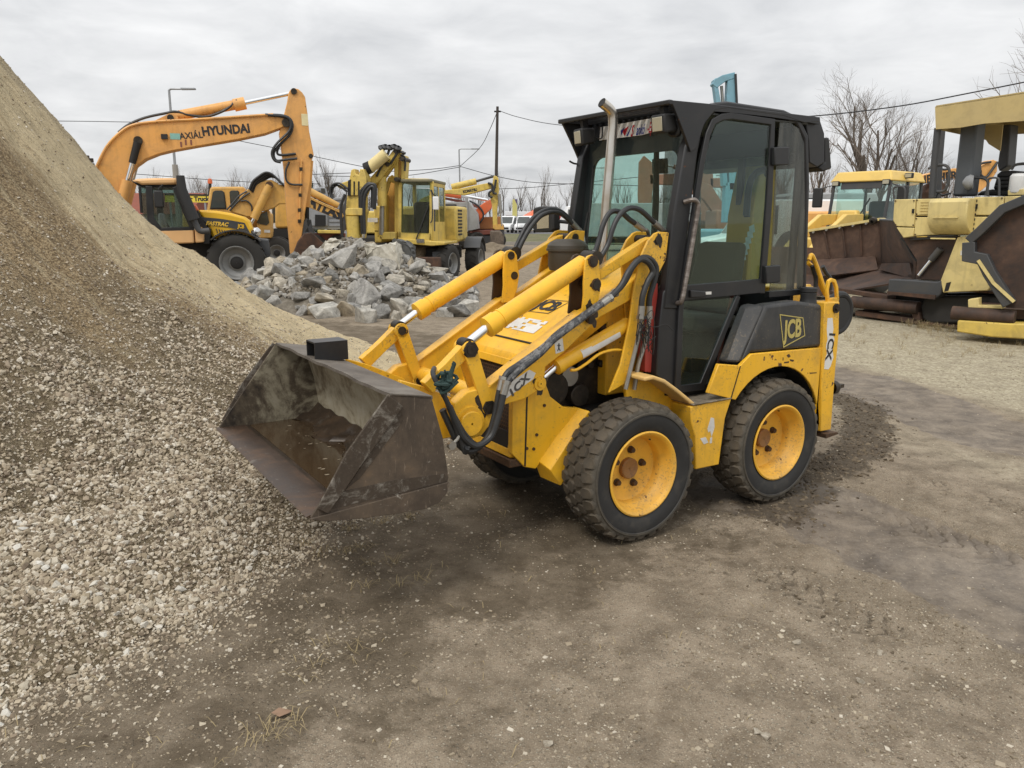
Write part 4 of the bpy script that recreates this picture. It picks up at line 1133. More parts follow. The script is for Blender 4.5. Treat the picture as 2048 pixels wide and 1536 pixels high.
# silt lying in the rear of the bucket and puddled water with painted ripple glints
mb = MB()
NS, NR = 40, 6
for i in range(NS + 1):
    v = -0.786 + 1.554 * i / NS
    ext = 0.10 + 0.05 * math.sin(v * 4.3 + 1) + 0.03 * math.sin(v * 13) + (0.08 if v < -0.2 else 0.0)
    for j in range(NR + 1):
        t = j / NR
        mb.v.append((1.276 + ext * t, v, 0.640 - 0.078 * t ** 0.6 + 0.007 * math.sin(v * 31 + j * 2)))
for i in range(NS):
    for j in range(NR):
        a = i * (NR + 1) + j
        mb.f.append((a, a + 1, a + NR + 2, a + NR + 1))
mb.build('silt', M['bucket_floor'], LD)
def water_mat():
    g = NG('muddy_water'); ob = g.coord('Object')
    n = g.noise(ob, 2.5, 4)
    g.principled(g.mix(n, (0.035, 0.023, 0.014, 1), (0.075, 0.047, 0.024, 1)), 0.07, 0, g.bump(g.noise(ob, 12, 2), 0.03, 0.01), 0.5)
    return g.m
M['water'] = water_mat()
MB().prism([(1.675, 0.5645), (1.34, 0.5645), (1.33, 0.560), (1.675, 0.5615)], -0.78, 0.764).build('puddle', M['water'], LD)
sc = MB()
for k in range(26):
    u, v = rnd.uniform(1.38, 1.63), rnd.gauss(-0.15, 0.32)
    if abs(v) > 0.7: continue
    L = rnd.uniform(0.004, 0.014); a = rnd.uniform(0, 3)
    sc.add([(u + L * math.cos(a + t) * (1 if t % 2 else 0.6), v + L * 0.6 * math.sin(a + t), 0.5655) for t in (0, 1, 2.2, 3.3, 4.4, 5.3)], [(0, 1, 2, 3, 4, 5)])
tag(sc.build('painted_ripple_glints', M['gravel_one'], LD), kind='stuff')  # pale flecks painted in for light glinting on ripples
# square tube welded to the flange
tq = MB()
for (a, b) in (((0, 0), (0.13, 0.008)), ((0, 0.092), (0.13, 0.1)), ((0, 0.008), (0.008, 0.092)), ((0.122, 0.008), (0.13, 0.092))):
    tq.box2((1.30, -0.31 + a[0], 0.996 + a[1]), (1.475, -0.31 + b[0], 0.996 + b[1]))
ts = tq.build('square_tube', M['black'], LD)
ts.rotation_euler = (0, 0, 0)

# --- hoses along the near arm, tower loops, steel pipes
def hose(pts, r, m, name='hose', n=8, parent=LD):
    return MB().tube(spline(pts, 7), r, n).build(name, m, parent)
HA_ = [(-0.175,0.47,1.209),(-0.176,0.47,1.292),(-0.207,0.47,1.383),(-0.216,0.47,1.447),(-0.176,0.47,1.492),(-0.115,0.47,1.504),(-0.05,0.47,1.461),(0.011,0.47,1.374),(0.091,0.47,1.315),(0.248,0.47,1.235),(0.431,0.47,1.143),(0.525,0.47,1.078),(0.658,0.47,1.01),(0.733,0.47,0.974),(0.77,0.47,0.922),(0.788,0.47,0.869),(0.813,0.47,0.761),(0.859,0.47,0.656),(0.944,0.47,0.609),(1.01,0.47,0.649),(1.054,0.47,0.736),(1.098,0.47,0.834)]
HB_ = [(-0.091,0.5,1.217),(-0.097,0.5,1.299),(-0.13,0.5,1.379),(-0.164,0.5,1.432),(-0.125,0.5,1.483),(-0.064,0.5,1.496),(0.005,0.5,1.438),(0.06,0.5,1.36),(0.15,0.5,1.294),(0.304,0.5,1.214),(0.474,0.5,1.123),(0.567,0.5,1.054),(0.678,0.5,0.99),(0.738,0.5,0.949),(0.769,0.5,0.907),(0.785,0.5,0.853),(0.816,0.5,0.751),(0.856,0.5,0.671),(0.933,0.5,0.64),(0.998,0.5,0.685),(1.034,0.5,0.749),(1.077,0.5,0.853)]
MB().tube(spline(HA_, 7), 0.0165, 10).build('hydraulic_hose', M['hose'], LD)
MB().tube(spline(HB_, 7), 0.0165, 10).build('hydraulic_hose', M['hose'], LD)
# braided sleeve on the middle run
def sleeve_mat():
    g = NG('scuffed_hose_sleeve'); ob = g.coord('Object')
    n = g.noise(ob, 40, 5, 0.7, 0.5); m_ = g.noise(ob, 8, 3)
    c = g.mix(g.rng(g.math('ADD', n, g.math('MULTIPLY', m_, 0.4)), 0.66, 0.84, 0, 1), (0.035, 0.037, 0.04, 1), (0.19, 0.19, 0.186, 1))
    g.principled(c, 0.55, 0.0, g.bump(n, 0.4, 0.002)); return g.m
M['sleeve'] = sleeve_mat()
MB().tube(spline(HA_[8:14], 7), 0.0175, 10).build('hose_sleeve', M['sleeve'], LD)
MB().tube(spline(HB_[8:14], 7), 0.0175, 10).build('hose_sleeve', M['sleeve'], LD)
for H, i in ((HA_, 14), (HB_, 14), (HA_, 8), (HB_, 8), (HA_, 0), (HB_, 0)):
    a, b = Vector(H[i]), Vector(H[i + 1])
    dd = (b - a).normalized()
    MB().tube([a - dd * 0.02, a + dd * 0.035], [0.0195, 0.0195], 10).tube([a - dd * 0.035, a - dd * 0.018], [0.023, 0.023], 6).build('hose_fitting', M['steel'], LD)
for pts in ([(-0.176,0.47,1.204),(-0.176,0.47,1.143),(-0.147,0.47,1.023),(-0.111,0.47,0.922),(-0.088,0.47,0.789)], [(-0.1,0.49,1.211),(-0.098,0.49,1.151),(-0.08,0.49,1.059),(-0.038,0.49,0.914),(-0.008,0.49,0.804)]):
    MB().tube(spline(pts, 5), 0.012, 8).build('steel_pipe', M['steel'], LD)
wt = MB()
ctr = [(-0.112,0.5,1.105)][0]
for k in range(7):
    pts = []
    for j in range(7):
        pts.append((ctr[0] + rnd.gauss(0, 0.035), ctr[1] + rnd.uniform(0.0, 0.05), ctr[2] + rnd.gauss(0, 0.055)))
    wt.tube(spline(pts, 5), 0.0022, 5)
wt.tube(spline([(-0.141,0.5,1.14),(-0.204,0.5,1.13),(-0.273,0.5,1.139),(-0.34,0.5,1.096)], 5), 0.0022, 5)
wt.build('cable_tangle', M['rubber'], LD)
# hoses arching from the tilt cylinders to the cab front
for s, P1, P2 in ((1, [(0.119,0.36,1.54),(0.096,0.36,1.594),(0.073,0.36,1.668),(0.039,0.36,1.726),(-0.001,0.36,1.747),(-0.059,0.36,1.736),(-0.107,0.36,1.706),(-0.151,0.36,1.683)], [(0.113,0.4,1.509),(0.067,0.4,1.575),(0.039,0.4,1.652),(0.006,0.4,1.71),(-0.039,0.4,1.749),(-0.091,0.4,1.764),(-0.155,0.4,1.75),(-0.222,0.4,1.708),(-0.255,0.4,1.687)]),
                  (-1, [(0.131,-0.4,1.524),(0.093,-0.4,1.59),(0.038,-0.4,1.674),(-0.036,-0.4,1.734),(-0.115,-0.4,1.764),(-0.195,-0.4,1.759),(-0.25,-0.4,1.731),(-0.293,-0.4,1.695)], [(0.128,-0.36,1.525),(0.094,-0.36,1.584),(0.039,-0.36,1.66),(-0.03,-0.36,1.723),(-0.104,-0.36,1.748),(-0.171,-0.36,1.744),(-0.225,-0.36,1.716),(-0.272,-0.36,1.68)])):
    for P_ in (P1, P2):
        P_ = [(p[0], p[1], p[2]) for p in P_]
        MB().tube(spline(P_, 7), 0.014, 10).build('hydraulic_hose', M['hose'], LD)
        a, b = Vector(P_[-1]), Vector(P_[-1]) + (Vector(P_[-1]) - Vector(P_[-2])).normalized() * 0.07
        MB().tube([a, b], [0.0165, 0.0165], 10).build('hose_fitting', M['steel'], LD)
        e = Vector((-0.33, b.y * 0.8, 1.50 if s > 0 else 1.46))
        MB().tube(spline([b, b + (b - a) * 0.6, e], 6), 0.010, 8).build('steel_pipe', M['steel'], LD)
        a, b = Vector(P_[0]), Vector(P_[0]) - (Vector(P_[1]) - Vector(P_[0])).normalized() * 0.06
        MB().tube([a, b], [0.017, 0.015], 8).build('hose_fitting', M['steel'], LD)
# hoses and rag between bucket carrier and arm
mb = MB()
for k in range(4):
    mb.tube(spline([(0.93 + 0.02 * k, 0.48 + 0.01 * k, 0.64), (1.0, 0.49, 0.72 - 0.03 * k), (1.09, 0.50, 0.88), (1.14, 0.47, 1.0), (1.10, 0.40, 1.02)], 6), 0.012, 8)
mb.build('hose_bundle', M['hose'], LD)
mb = MB()
for k in range(10):
    pts = [(1.10 + rnd.gauss(0, 0.02), 0.50 + rnd.gauss(0, 0.015), 0.97 + rnd.gauss(0, 0.03)) for j in range(5)]
    mb.tube(spline(pts, 4), [0.004 + 0.007 * abs(math.sin(q)) for q in range(17)], 6)
mb.build('tied_rag', plain('green_rag', (0.025, 0.05, 0.045, 1), 0.9, var=0.6, scale=30), LD)
lk = [(1.017,0.5,0.724),(1.036,0.5,0.69),(1.069,0.5,0.665)]
MB().tube(lk, 0.008, 8).cyl(Vector(lk[-1]) + Vector((0, 0.012, 0)), Vector(lk[-1]) - Vector((0, 0.012, 0)), 0.02, n=14).build('locking_lever', M['steel'], LD)

# --- exhaust and air pre-cleaner
ex = [(-0.144,0.1,1.405),(-0.162,0.1,1.756),(-0.188,0.1,2.085),(-0.197,0.1,2.233),(-0.181,0.1,2.292),(-0.144,0.1,2.332)]
ex[-1] = (ex[-1][0] + 0.03, ex[-1][1], ex[-1][2] + 0.0)
er = MB(); er.tube(spline(ex, 6), 0.0275, 20, cap=False); er.tube(list(reversed(spline(ex, 6)))[:8], 0.024, 20, cap=False)
def exhaust_mat():
    g = NG('heat_stained_steel'); ob = g.coord('Object'); n = g.noise(ob, 7, 5)
    g.principled(g.mix(g.rng(n, 0.35, 0.65, 0, 1), (0.46, 0.40, 0.32, 1), (0.62, 0.60, 0.55, 1)), 0.28, 0.9); return g.m
M['exhaust'] = exhaust_mat()
er.build('exhaust_pipe', M['exhaust'], LD, ang=60)
MB().tube([ex[-1], Vector(ex[-1]) - (Vector(ex[-1]) - Vector(ex[-2])).normalized() * 0.02], 0.0235, 16).build('exhaust_mouth', M['dark'], LD)
bc = (-0.12, -0.20)
MB().lathe([(0.004, 1.590), (0.07, 1.588), (0.105, 1.572), (0.122, 1.552), (0.124, 1.535), (0.128, 1.534), (0.128, 1.520), (0.118, 1.517), (0.116, 1.43), (0.108, 1.405), (0.05, 1.40)], (bc[0], bc[1], 0), (0, 0, 1), 36).build('air_precleaner', plain('olive_plastic', (0.050, 0.042, 0.030, 1), 0.5, var=0.2), LD, ang=30)
MB().cyl((bc[0], bc[1], 1.41), (bc[0], bc[1], 1.30), 0.045, n=16).build('intake_neck', M['yel'], LD)

# --- body sides: step box, wheel arch panel, tank, rear post, fender
for s in (1, -1):
    sb = MB().prism([(-0.385,0.681),(-0.715,0.685),(-0.672,0.575),(-0.642,0.298),(-0.45,0.303),(-0.434,0.504),(-0.395,0.593)], s * 0.40, s * 0.61)
    sb.build('step_box', M['yel'], LD, 0.006)
    MB().prism([(-0.395,0.696),(-0.708,0.694),(-0.709,0.687),(-0.396,0.688)], s * 0.43, s * 0.618).build('step_tread', M['steptread'] if 'steptread' in M else M['pinrust'], LD, 0.002)
    ap = [(-0.519,0.743),(-0.593,0.903),(-0.774,0.875),(-0.861,0.936),(-1.524,0.914),(-1.606,0.359)]
    ar = [(-1.10 + 0.455 * math.cos(math.radians(a)), 0.381 + 0.455 * math.sin(math.radians(a))) for a in range(-8 + 180 + 0, 0, -1) if a % 6 == 0]
    # arch opening from rear to front
    arch = [(-1.10 - 0.455 * math.cos(math.radians(a)), 0.381 + 0.455 * math.sin(math.radians(a))) for a in range(4, 146, 8)]
    pan = [ap[0], ap[1], ap[2], ap[3], ap[4], (ap[4][0], 0.42)] + arch
    MB().prism(pan, s * 0.585, s * 0.61).build('wheel_arch', M['yel'], LD, 0.004)
    MB().prism([(-0.705,0.688),(-0.77,0.874),(-0.776,0.873),(-0.712,0.687)], s * 0.607, s * 0.6125).build('panel_seam', M['dark'], LD)
    mb = MB()
    for k in range(len(arch) - 1):
        a, b = arch[k], arch[k + 1]
        mb.loft([(a[0], s * 0.40, a[1]), (a[0], s * 0.60, a[1]), (a[0], s * 0.60, a[1] + 0.012), (a[0], s * 0.40, a[1] + 0.012)],
                [(b[0], s * 0.40, b[1]), (b[0], s * 0.60, b[1]), (b[0], s * 0.60, b[1] + 0.012), (b[0], s * 0.40, b[1] + 0.012)])
    mb.build('wheel_well', M['dark'], LD)
    # tank / side cowl of black plastic
    T = [(-0.978,1.214),(-1.262,1.222),(-1.505,1.186),(-1.536,0.918),(-0.875,0.938),(-0.793,0.881)]
    I = [(-0.888,1.23),(-1.38,1.227),(-1.631,1.188)]
    tk = MB()
    tk.prism(T, s * 0.50, s * 0.60)
    F0, F1 = [(-0.734,0.883),(-0.905,1.209)]
    tk.add([(T[0][0], s * 0.60, T[0][1]), (T[5][0], s * 0.60, T[5][1]), (F0[0], s * 0.535, F0[1]), (F1[0], s * 0.515, F1[1]), (F0[0], s * 0.46, F0[1]), (F1[0], s * 0.46, F1[1]), (T[0][0], s * 0.46, T[0][1]), (T[5][0], s * 0.46, T[5][1])],
           [(0, 1, 2, 3), (2, 4, 5, 3), (0, 3, 5, 6), (1, 7, 4, 2), (4, 7, 6, 5), (0, 6, 7, 1)])
    tk.build('side_tank', M['tank'], LD, 0.022, seg=3)
    fc_ = [(-1.456,1.244)][0]
    MB().lathe([(0.075, -0.06), (0.052, -0.03), (0.048, 0.0), (0.050, 0.03), (0.046, 0.034), (0.052, 0.040), (0.052, 0.062), (0.047, 0.066), (0.004, 0.066)], (fc_[0], s * 0.53, fc_[1] - 0.02), (0, 0, 1), 28).build('filler_cap', M['rubber'], LD, ang=30)
    # rear post
    PT = [(-1.496,1.2),(-1.645,1.197),(-1.667,0.989),(-1.665,0.748),(-1.674,0.36),(-1.566,0.363),(-1.534,0.682),(-1.51,1.001)]
    rp = MB().prism(PT, s * 0.50, s * 0.622).build('rear_post', M['yel'], LD, 0.005)
    q = [(-1.609,1.159)][0]
    MB().cyl((q[0], s * 0.60, q[1]), (q[0], s * 0.632, q[1]), 0.030, n=20).cyl((q[0], s * 0.62, q[1]), (q[0], s * 0.645, q[1]), 0.018, n=6).build('post_bolt', M['pin'], rp)
    MB().prism([(-1.583,0.351),(-1.706,0.345),(-1.716,0.329),(-1.588,0.319)], s * 0.46, s * 0.65).build('foot_plate', M['pinrust'], rp, 0.003)
    # front fender over the tyre
    fp = [(-0.04,0.873),(-0.107,0.876),(-0.187,0.847),(-0.284,0.785),(-0.37,0.724),(-0.447,0.669)]
    mb = MB(); band(mb, fp, 0.022, s * 0.44, s * 0.60)
    mb.build('front_fender', M['cream_yel'], LD, 0.008, seg=3)
    MB().prism(fp + [(fp[-1][0], fp[-1][1] - 0.05), (fp[0][0] - 0.03, fp[-1][1] + 0.02), (fp[0][0], fp[0][1] - 0.03)], s * 0.42, s * 0.445).build('fender_plate', M['yel'], LD)
    MB().prism([(-0.196,1.354),(-0.276,1.36),(-0.293,0.854),(-0.203,0.869)], s * 0.36, s * 0.425).build('red_guard', M['red'], LD, 0.003)
# logos on the tank
def emblem(pts, v, letters, size, m, org, sq=0.9):
    mb = MB(); band(mb, pts, 0.006, v, v + 0.0015, closed=True); mb.build('emblem_frame', m, LD)
    text(letters, size, m, LD, (org[0], v + 0.001, org[1]), (-1, 0, 0.03), (0.03, 0, 1), 0.001, sq, 0.0, size * 0.03)
M['logo'] = paint('faded_yellow_print', (0.52, 0.42, 0.10, 1), 0.6, 0.2, 0.0, grime=0.3)
emblem([(-1.104,1.149),(-1.321,1.115),(-1.352,1.004),(-1.159,0.949)], 0.6012, 'JCB', 0.155, M['logo'], [(-1.234,1.05)][0], 0.66)
decal([(-1.535,1.102),(-1.585,1.1),(-1.604,1.027),(-1.6,0.995),(-1.623,0.962),(-1.613,0.899),(-1.63,0.842),(-1.607,0.788),(-1.589,0.77),(-1.545,0.777),(-1.545,0.842),(-1.56,0.872),(-1.543,0.921),(-1.553,0.968),(-1.536,1.032)], 0.6225, M['white'])
pc = [(-1.584,0.926)][0]
text('1CX', 0.085, M['ink'], LD, (pc[0], 0.6245, pc[1]), (0.12, 0, -1), (-1, 0, -0.12), 0.0008, 1.15, 0.0, 0.002)
mb = MB()
for quad in ([(-0.527,0.532),(-0.551,0.597),(-0.576,0.589),(-0.585,0.534),(-0.564,0.479),(-0.55,0.518),(-0.536,0.51)], [(-0.472,0.485),(-0.516,0.486),(-0.54,0.45),(-0.504,0.445)], [(-0.553,0.475),(-0.57,0.478),(-0.57,0.442),(-0.552,0.443)]):
    MB().prism(quad, 0.6105, 0.6118).build('sticker_remnant', M['white'], LD)
for quad in ([(-1.181,0.898),(-1.204,0.905),(-1.22,0.887),(-1.2,0.881)], [(-1.164,0.859),(-1.21,0.858),(-1.207,0.849),(-1.16,0.851)], [(-1.213,0.871),(-1.256,0.862),(-1.249,0.852),(-1.219,0.859)], [(-1.415,0.766),(-1.487,0.76),(-1.488,0.755),(-1.422,0.758)], [(-1.146,0.888),(-1.153,0.888),(-1.155,0.871),(-1.148,0.868)]):
    MB().prism(quad, 0.6105, 0.6112).build('paint_chip', M['pinrust'], LD)

# --- cab
SIDE_FRAME = [(-0.339,1.215),(-0.387,1.724),(-0.438,2.07),(-0.482,2.193),(-0.545,2.27),(-0.615,2.303),(-0.7,2.317),(-1.175,2.306),(-1.306,2.278),(-1.393,2.187),(-1.442,1.914),(-1.492,1.244)]
DOOR_L = [(-0.404,1.265),(-0.513,2.007),(-0.547,2.155),(-0.583,2.222),(-0.646,2.252),(-0.725,2.263),(-1.068,2.254),(-1.084,1.816),(-1.074,1.266)]
for s in (1, -1):
    mb = MB(); band(mb, SIDE_FRAME, [0.12, 0.12, 0.10, 0.07, 0.055, 0.05, 0.045, 0.045, 0.045, 0.04, 0.035, 0.035], s * 0.42, s * 0.475)
    fr = mb.build('cab_frame', M['black'], LD, 0.01)
    lowp = [(-0.334,1.375),(-0.278,1.309),(-0.255,1.113),(-0.249,0.852),(-0.326,0.802),(-0.406,0.751),(-0.41,1.253),(-0.424,1.362)]
    MB().prism(lowp, s * 0.40, s * 0.47).build('lower_pillar', M['black'], LD, 0.006)
    dr = MB(); band(dr, DOOR_L, [0.035] * 7 + [0.05, 0.05], s * 0.468, s * 0.487)
    dr.prism([(-0.426,1.346),(-1.051,1.356),(-1.071,1.271),(-0.401,1.261)], s * 0.468, s * 0.488)
    band(dr, [(-0.403,1.275),(-0.405,0.754),(-0.6,0.75),(-0.868,1.262)], [0.035, 0.045, 0.045, 0.035], s * 0.468, s * 0.487)
    door = dr.build('door', M['black'], LD, 0.004)
    MB().prism([(-0.451,1.345),(-0.532,2.008),(-0.569,2.124),(-0.613,2.213),(-0.679,2.237),(-1.06,2.232),(-1.079,1.816),(-1.054,1.355)], s * 0.474, s * 0.479).build('door_window', M['glass'], door)
    MB().prism([(-0.42,1.255),(-0.853,1.252),(-0.596,0.767),(-0.414,0.775)], s * 0.474, s * 0.479).build('lower_window', M['glass'], door)
    MB().prism([(-0.453,1.319),(-0.571,1.305),(-0.576,1.274),(-0.456,1.276)], s * 0.488, s * 0.505).build('door_lock', M['black'], door, 0.005)
    MB().prism([(-0.584,1.302),(-0.632,1.301),(-0.633,1.285),(-0.585,1.286)], s * 0.488, s * 0.4892).build('lock_label', M['white'], door)
    for hg in ([(-1.064,2.111),(-1.192,2.121),(-1.199,2.017),(-1.072,2.011)], [(-1.059,1.433),(-1.19,1.435),(-1.198,1.331),(-1.073,1.327)]):
        MB().prism(hg, s * 0.486, s * 0.515).build('hinge', M['black'], door, 0.006)
    MB().prism([(-1.146,2.258),(-1.237,2.261),(-1.319,2.232),(-1.38,2.15),(-1.438,1.727),(-1.477,1.266),(-1.158,1.265),(-1.138,1.907)], s * 0.468, s * 0.472).build('quarter_pane', M['poly'] if 'poly' in M else M['glass'], LD)
    MB().prism([(-1.153,1.275),(-1.488,1.275),(-1.492,1.239),(-1.152,1.237)], s * 0.44, s * 0.475).build('pane_sill', M['black'], LD, 0.003)
    # grab handle
    hd = [(-0.399,0.5,1.796),(-0.422,0.5,1.807),(-0.452,0.5,1.797),(-0.464,0.5,1.766),(-0.445,0.5,1.64),(-0.401,0.5,1.395),(-0.374,0.5,1.268)]
    hd = [(p[0], s * (0.475 if i in (0,) else 0.515), p[2]) for i, p in enumerate(hd)] + [(hd[-1][0] - 0.005, s * 0.475, hd[-1][2] - 0.02)]
    MB().tube(spline(hd, 5), 0.0135, 10).build('grab_handle', M['handle'] if 'handle' in M else M['steel'], LD)
    # visor cheek
    MB().prism([(-0.256,2.309),(-0.562,2.313),(-1.488,2.308),(-1.495,2.281),(-1.349,2.267),(-1.158,2.292),(-0.685,2.302),(-0.588,2.283),(-0.51,2.209),(-0.46,2.078),(-0.417,2.058),(-0.375,2.13),(-0.337,2.191),(-0.281,2.276)], s * 0.47, s * 0.488).build('roof_cheek', M['black'], LD, 0.003)
# roof
rz_ = lambda u: 2.312 - 0.004 + 0.012 * math.sin((u + 0.26) / -1.23 * PI)
rf = MB()
us = np.linspace(-0.50, -1.49, 8)
for k in range(7):
    a, b = us[k], us[k + 1]
    rf.loft([(a, -0.487, rz_(a) - 0.012), (a, 0, rz_(a) + 0.012), (a, 0.487, rz_(a) - 0.012), (a, 0.487, rz_(a) - 0.04), (a, -0.487, rz_(a) - 0.04)],
            [(b, -0.487, rz_(b) - 0.012), (b, 0, rz_(b) + 0.012), (b, 0.487, rz_(b) - 0.012), (b, 0.487, rz_(b) - 0.04), (b, -0.487, rz_(b) - 0.04)])
rf.build('roof', M['black'], LD, ang=20)
MB().box2((-0.245, -0.488, 2.286), (-0.275, 0.488, 2.312)).build('visor_lip', M['black'], LD, 0.006)
for k in range(18):
    v = -0.465 + 0.93 * k / 17
    MB().box2((-0.27, v - 0.017, 2.292), (-0.505, v + 0.017, 2.304)).build('visor_slat', M['black'], LD)
MB().box2((-0.50, -0.47, 2.27), (-1.40, 0.47, 2.262)).build('headlining', plain('grey_headlining', (0.10, 0.105, 0.10, 1), 0.9), LD)
# windscreen wall
wz = lambda z: -0.365 - (z - 1.43) * 0.115
def wq(v0, v1, z0, z1, o=0.0): return [(wz(z0) + o, v0, z0), (wz(z0) + o, v1, z0), (wz(z1) + o, v1, z1), (wz(z1) + o, v0, z1)]
MB().slab(wq(-0.43, 0.43, 1.40, 2.20), 0.006).build('windscreen', M['glass'], LD)
wf = MB()
for (a, b, z0, z1) in ((-0.43, 0.43, 2.08, 2.27), (-0.43, 0.43, 1.36, 1.42), (-0.43, -0.365, 1.42, 2.08), (0.375, 0.43, 1.42, 2.08)):
    wf.slab(wq(a, b, z0, z1, -0.012), 0.02)
for (cv, cz, sv, sz) in ((-0.365, 2.08, 1, -1), (0.375, 2.08, -1, -1), (-0.365, 1.42, 1, 1), (0.375, 1.42, -1, 1)):
    r = 0.07
    pts = [(cv, cz)] + [(cv + sv * (r - r * math.sin(a)), cz + sz * (r - r * math.cos(a))) for a in np.linspace(0, PI / 2, 6)]
    wf.slab([(wz(z) - 0.012, v, z) for v, z in pts], 0.02)
wf.build('windscreen_frame', M['black'], LD)
# rear wall of the cab
rw = MB()
for (a, b, z0, z1) in ((-0.44, 0.44, 2.10, 2.27), (-0.44, 0.44, 1.10, 1.24), (-0.44, -0.40, 1.24, 2.10), (0.40, 0.44, 1.24, 2.10), (-0.05, -0.005, 1.24, 2.10)):
    rw.box2((-1.40, a, z0), (-1.43, b, z1))
rw.build('rear_window_frame', M['black'], LD, 0.004)
MB().box2((-1.412, -0.43, 1.2), (-1.417, 0.43, 2.12)).build('rear_window', M['glass'], LD)
MB().box2((-0.34, -0.46, 0.72), (-1.42, 0.46, 0.75)).build('cab_floor', M['dark'], LD)
MB().box2((-1.38, -0.46, 0.75), (-1.43, 0.46, 1.12)).build('cab_rear_bulkhead', M['dark'], LD)
MB().box2((-0.345, -0.44, 0.72), (-0.375, 0.44, 1.40)).build('cab_front_bulkhead', M['dark'], LD)
MB().box2((-1.42, -0.5, 0.70), (-1.66, 0.5, 1.12)).build('rear_body', M['dark'], LD, 0.02)
# seat
st = MB(); st.loft([(-0.78, -0.22, 1.02), (-0.78, 0.22, 1.02), (-0.80, 0.22, 1.13), (-0.80, -0.22, 1.13)], [(-1.20, -0.22, 1.0), (-1.20, 0.22, 1.0), (-1.20, 0.22, 1.10), (-1.20, -0.22, 1.10)])
seat = st.build('seat', M['seat'] if 'seat' in M else M['rubber'], LD, 0.03, seg=3)
bk = MB(); bk.loft([(-1.10, -0.22, 1.10), (-1.10, 0.22, 1.10), (-1.20, 0.22, 1.10), (-1.20, -0.22, 1.10)], [(-1.20, -0.19, 1.56), (-1.20, 0.19, 1.56), (-1.29, 0.18, 1.56), (-1.29, -0.18, 1.56)])
bk.build('backrest', M['seat'] if 'seat' in M else M['rubber'], seat, 0.04, seg=3)
MB().box2((-0.85, -0.15, 0.75), (-1.15, 0.15, 1.0)).build('seat_base', M['dark'], seat)
MB().box2((-0.42, -0.30, 0.75), (-0.62, 0.10, 1.18)).build('console', M['dark'], LD, 0.03)
MB().tube([(-0.60, 0.25, 0.76), (-0.64, 0.26, 1.12)], 0.012, 8).build('control_lever', M['rubber'], LD)
MB().tube([(-0.85, 0.36, 0.78), (-0.95, 0.36, 1.25)], 0.010, 8).lathe([(0.003, -0.03), (0.022, -0.02), (0.03, 0), (0.022, 0.02), (0.003, 0.03)], (-0.95, 0.36, 1.27), (0, 0, 1), 16).build('control_lever', M['knob'] if 'knob' in M else M['rubber'], LD)
# sticker along the top of the windscreen
st_z = lambda z: wz(z) + 0.006
bq = [(-0.323,2.263),(0.198,2.269),(0.202,2.194),(0.067,2.182),(-0.32,2.184)]
MB().slab([(wz(z) + 0.008, v, z) for v, z in bq], 0.002).build('windscreen_sticker', M['white'], LD)
sxd = Vector((0, bq[1][0] - bq[0][0], bq[1][1] - bq[0][1])); syd = Vector((-0.115, 0, 1))
def on_ws(v, z): return (wz(z) + 0.010, v, z)
M['blue_ink'] = plain('blue_print', (0.02, 0.04, 0.22, 1), 0.5); M['red_ink'] = plain('red_print', (0.45, 0.02, 0.03, 1), 0.5)
c1_, c2_, c3_ = [(0.052,2.212),(0.134,2.216),(-0.019,2.21)]
text('ankó', 0.085, M['blue_ink'], LD, on_ws(*c1_), sxd, syd, 0.0006, 0.42, 0.25, 0.001)
text('-Ép', 0.085, M['red_ink'], LD, on_ws(*c2_), sxd, syd, 0.0006, 0.42, 0.25, 0.001)
text('S', 0.09, M['red_ink'], LD, on_ws(*c3_), sxd, syd, 0.0006, 0.5, 0.25, 0.002)
for tri, m_ in (([(-0.11,2.222),(-0.074,2.238),(-0.081,2.189)], 'red_ink'), ([(-0.081,2.189),(-0.056,2.244),(-0.098,2.227)], 'red_ink'), ([(-0.066,2.191),(-0.023,2.249),(-0.053,2.186)], 'blue_ink'), ([(-0.123,2.224),(-0.09,2.242),(-0.114,2.196)], 'blue_ink')):
    MB().slab([on_ws(v, z) for v, z in tri], 0.0015).build('sticker_mark', M[m_], LD)
# work lamps, horn, wiper, mirror
def lens_mat():
    g = NG('ribbed_lamp_lens'); ob = g.coord('Object', (1, 60, 1)); n = g.noise(ob, 2, 2)
    g.principled((0.40, 0.37, 0.27, 1), 0.14, 0.0, g.bump(n, 0.3, 0.004), 0.6, **{'Coat Weight': 0.6}); return g.m
M['lens'] = lens_mat()
for (v, u, z, tw) in [(q[0], -0.30, q[1], t_) for q, t_ in (([(0.401,2.203)][0], 0.0), ([(-0.282,2.195)][0], -0.15))]:
    lm = MB(); 
    A = [(0.05, -0.054, -0.050), (0.05, 0.054, -0.050), (0.05, 0.054, 0.050), (0.05, -0.054, 0.050)]
    B = [(-0.05, -0.045, -0.045), (-0.05, 0.045, -0.045), (-0.05, 0.045, 0.045), (-0.05, -0.045, 0.045)]
    lm.loft(A, B)
    lo = lm.build('work_lamp', M['rubber'], LD, 0.012, seg=3)
    lo.location = (u, v, z); lo.rotation_euler = (0, 0.12, tw)
    MB().box2((0.049, -0.037, -0.036), (0.0545, 0.037, 0.036)).build('lamp_lens', M['lens'], lo, 0.006)
    MB().box2((-0.02, -0.015, 0.05), (0.015, 0.015, 0.115)).build('lamp_bracket', M['rubber'], lo)
    MB().tube(spline([(-0.05, 0, 0), (-0.10, 0.02, -0.02), (-0.13, 0.0, 0.05)], 5), 0.005, 6).build('lamp_wire', M['rubber'], lo)
hv = [(0.418,2.179)][0]
MB().lathe([(0.004, 0.03), (0.018, 0.03), (0.022, 0.012), (0.034, 0.02), (0.044, 0.012), (0.046, -0.01), (0.03, -0.035), (0.004, -0.04)], (-0.36, hv[0], hv[1]), (1, 0.25, -0.1), 24).build('horn', M['rubber'], LD)
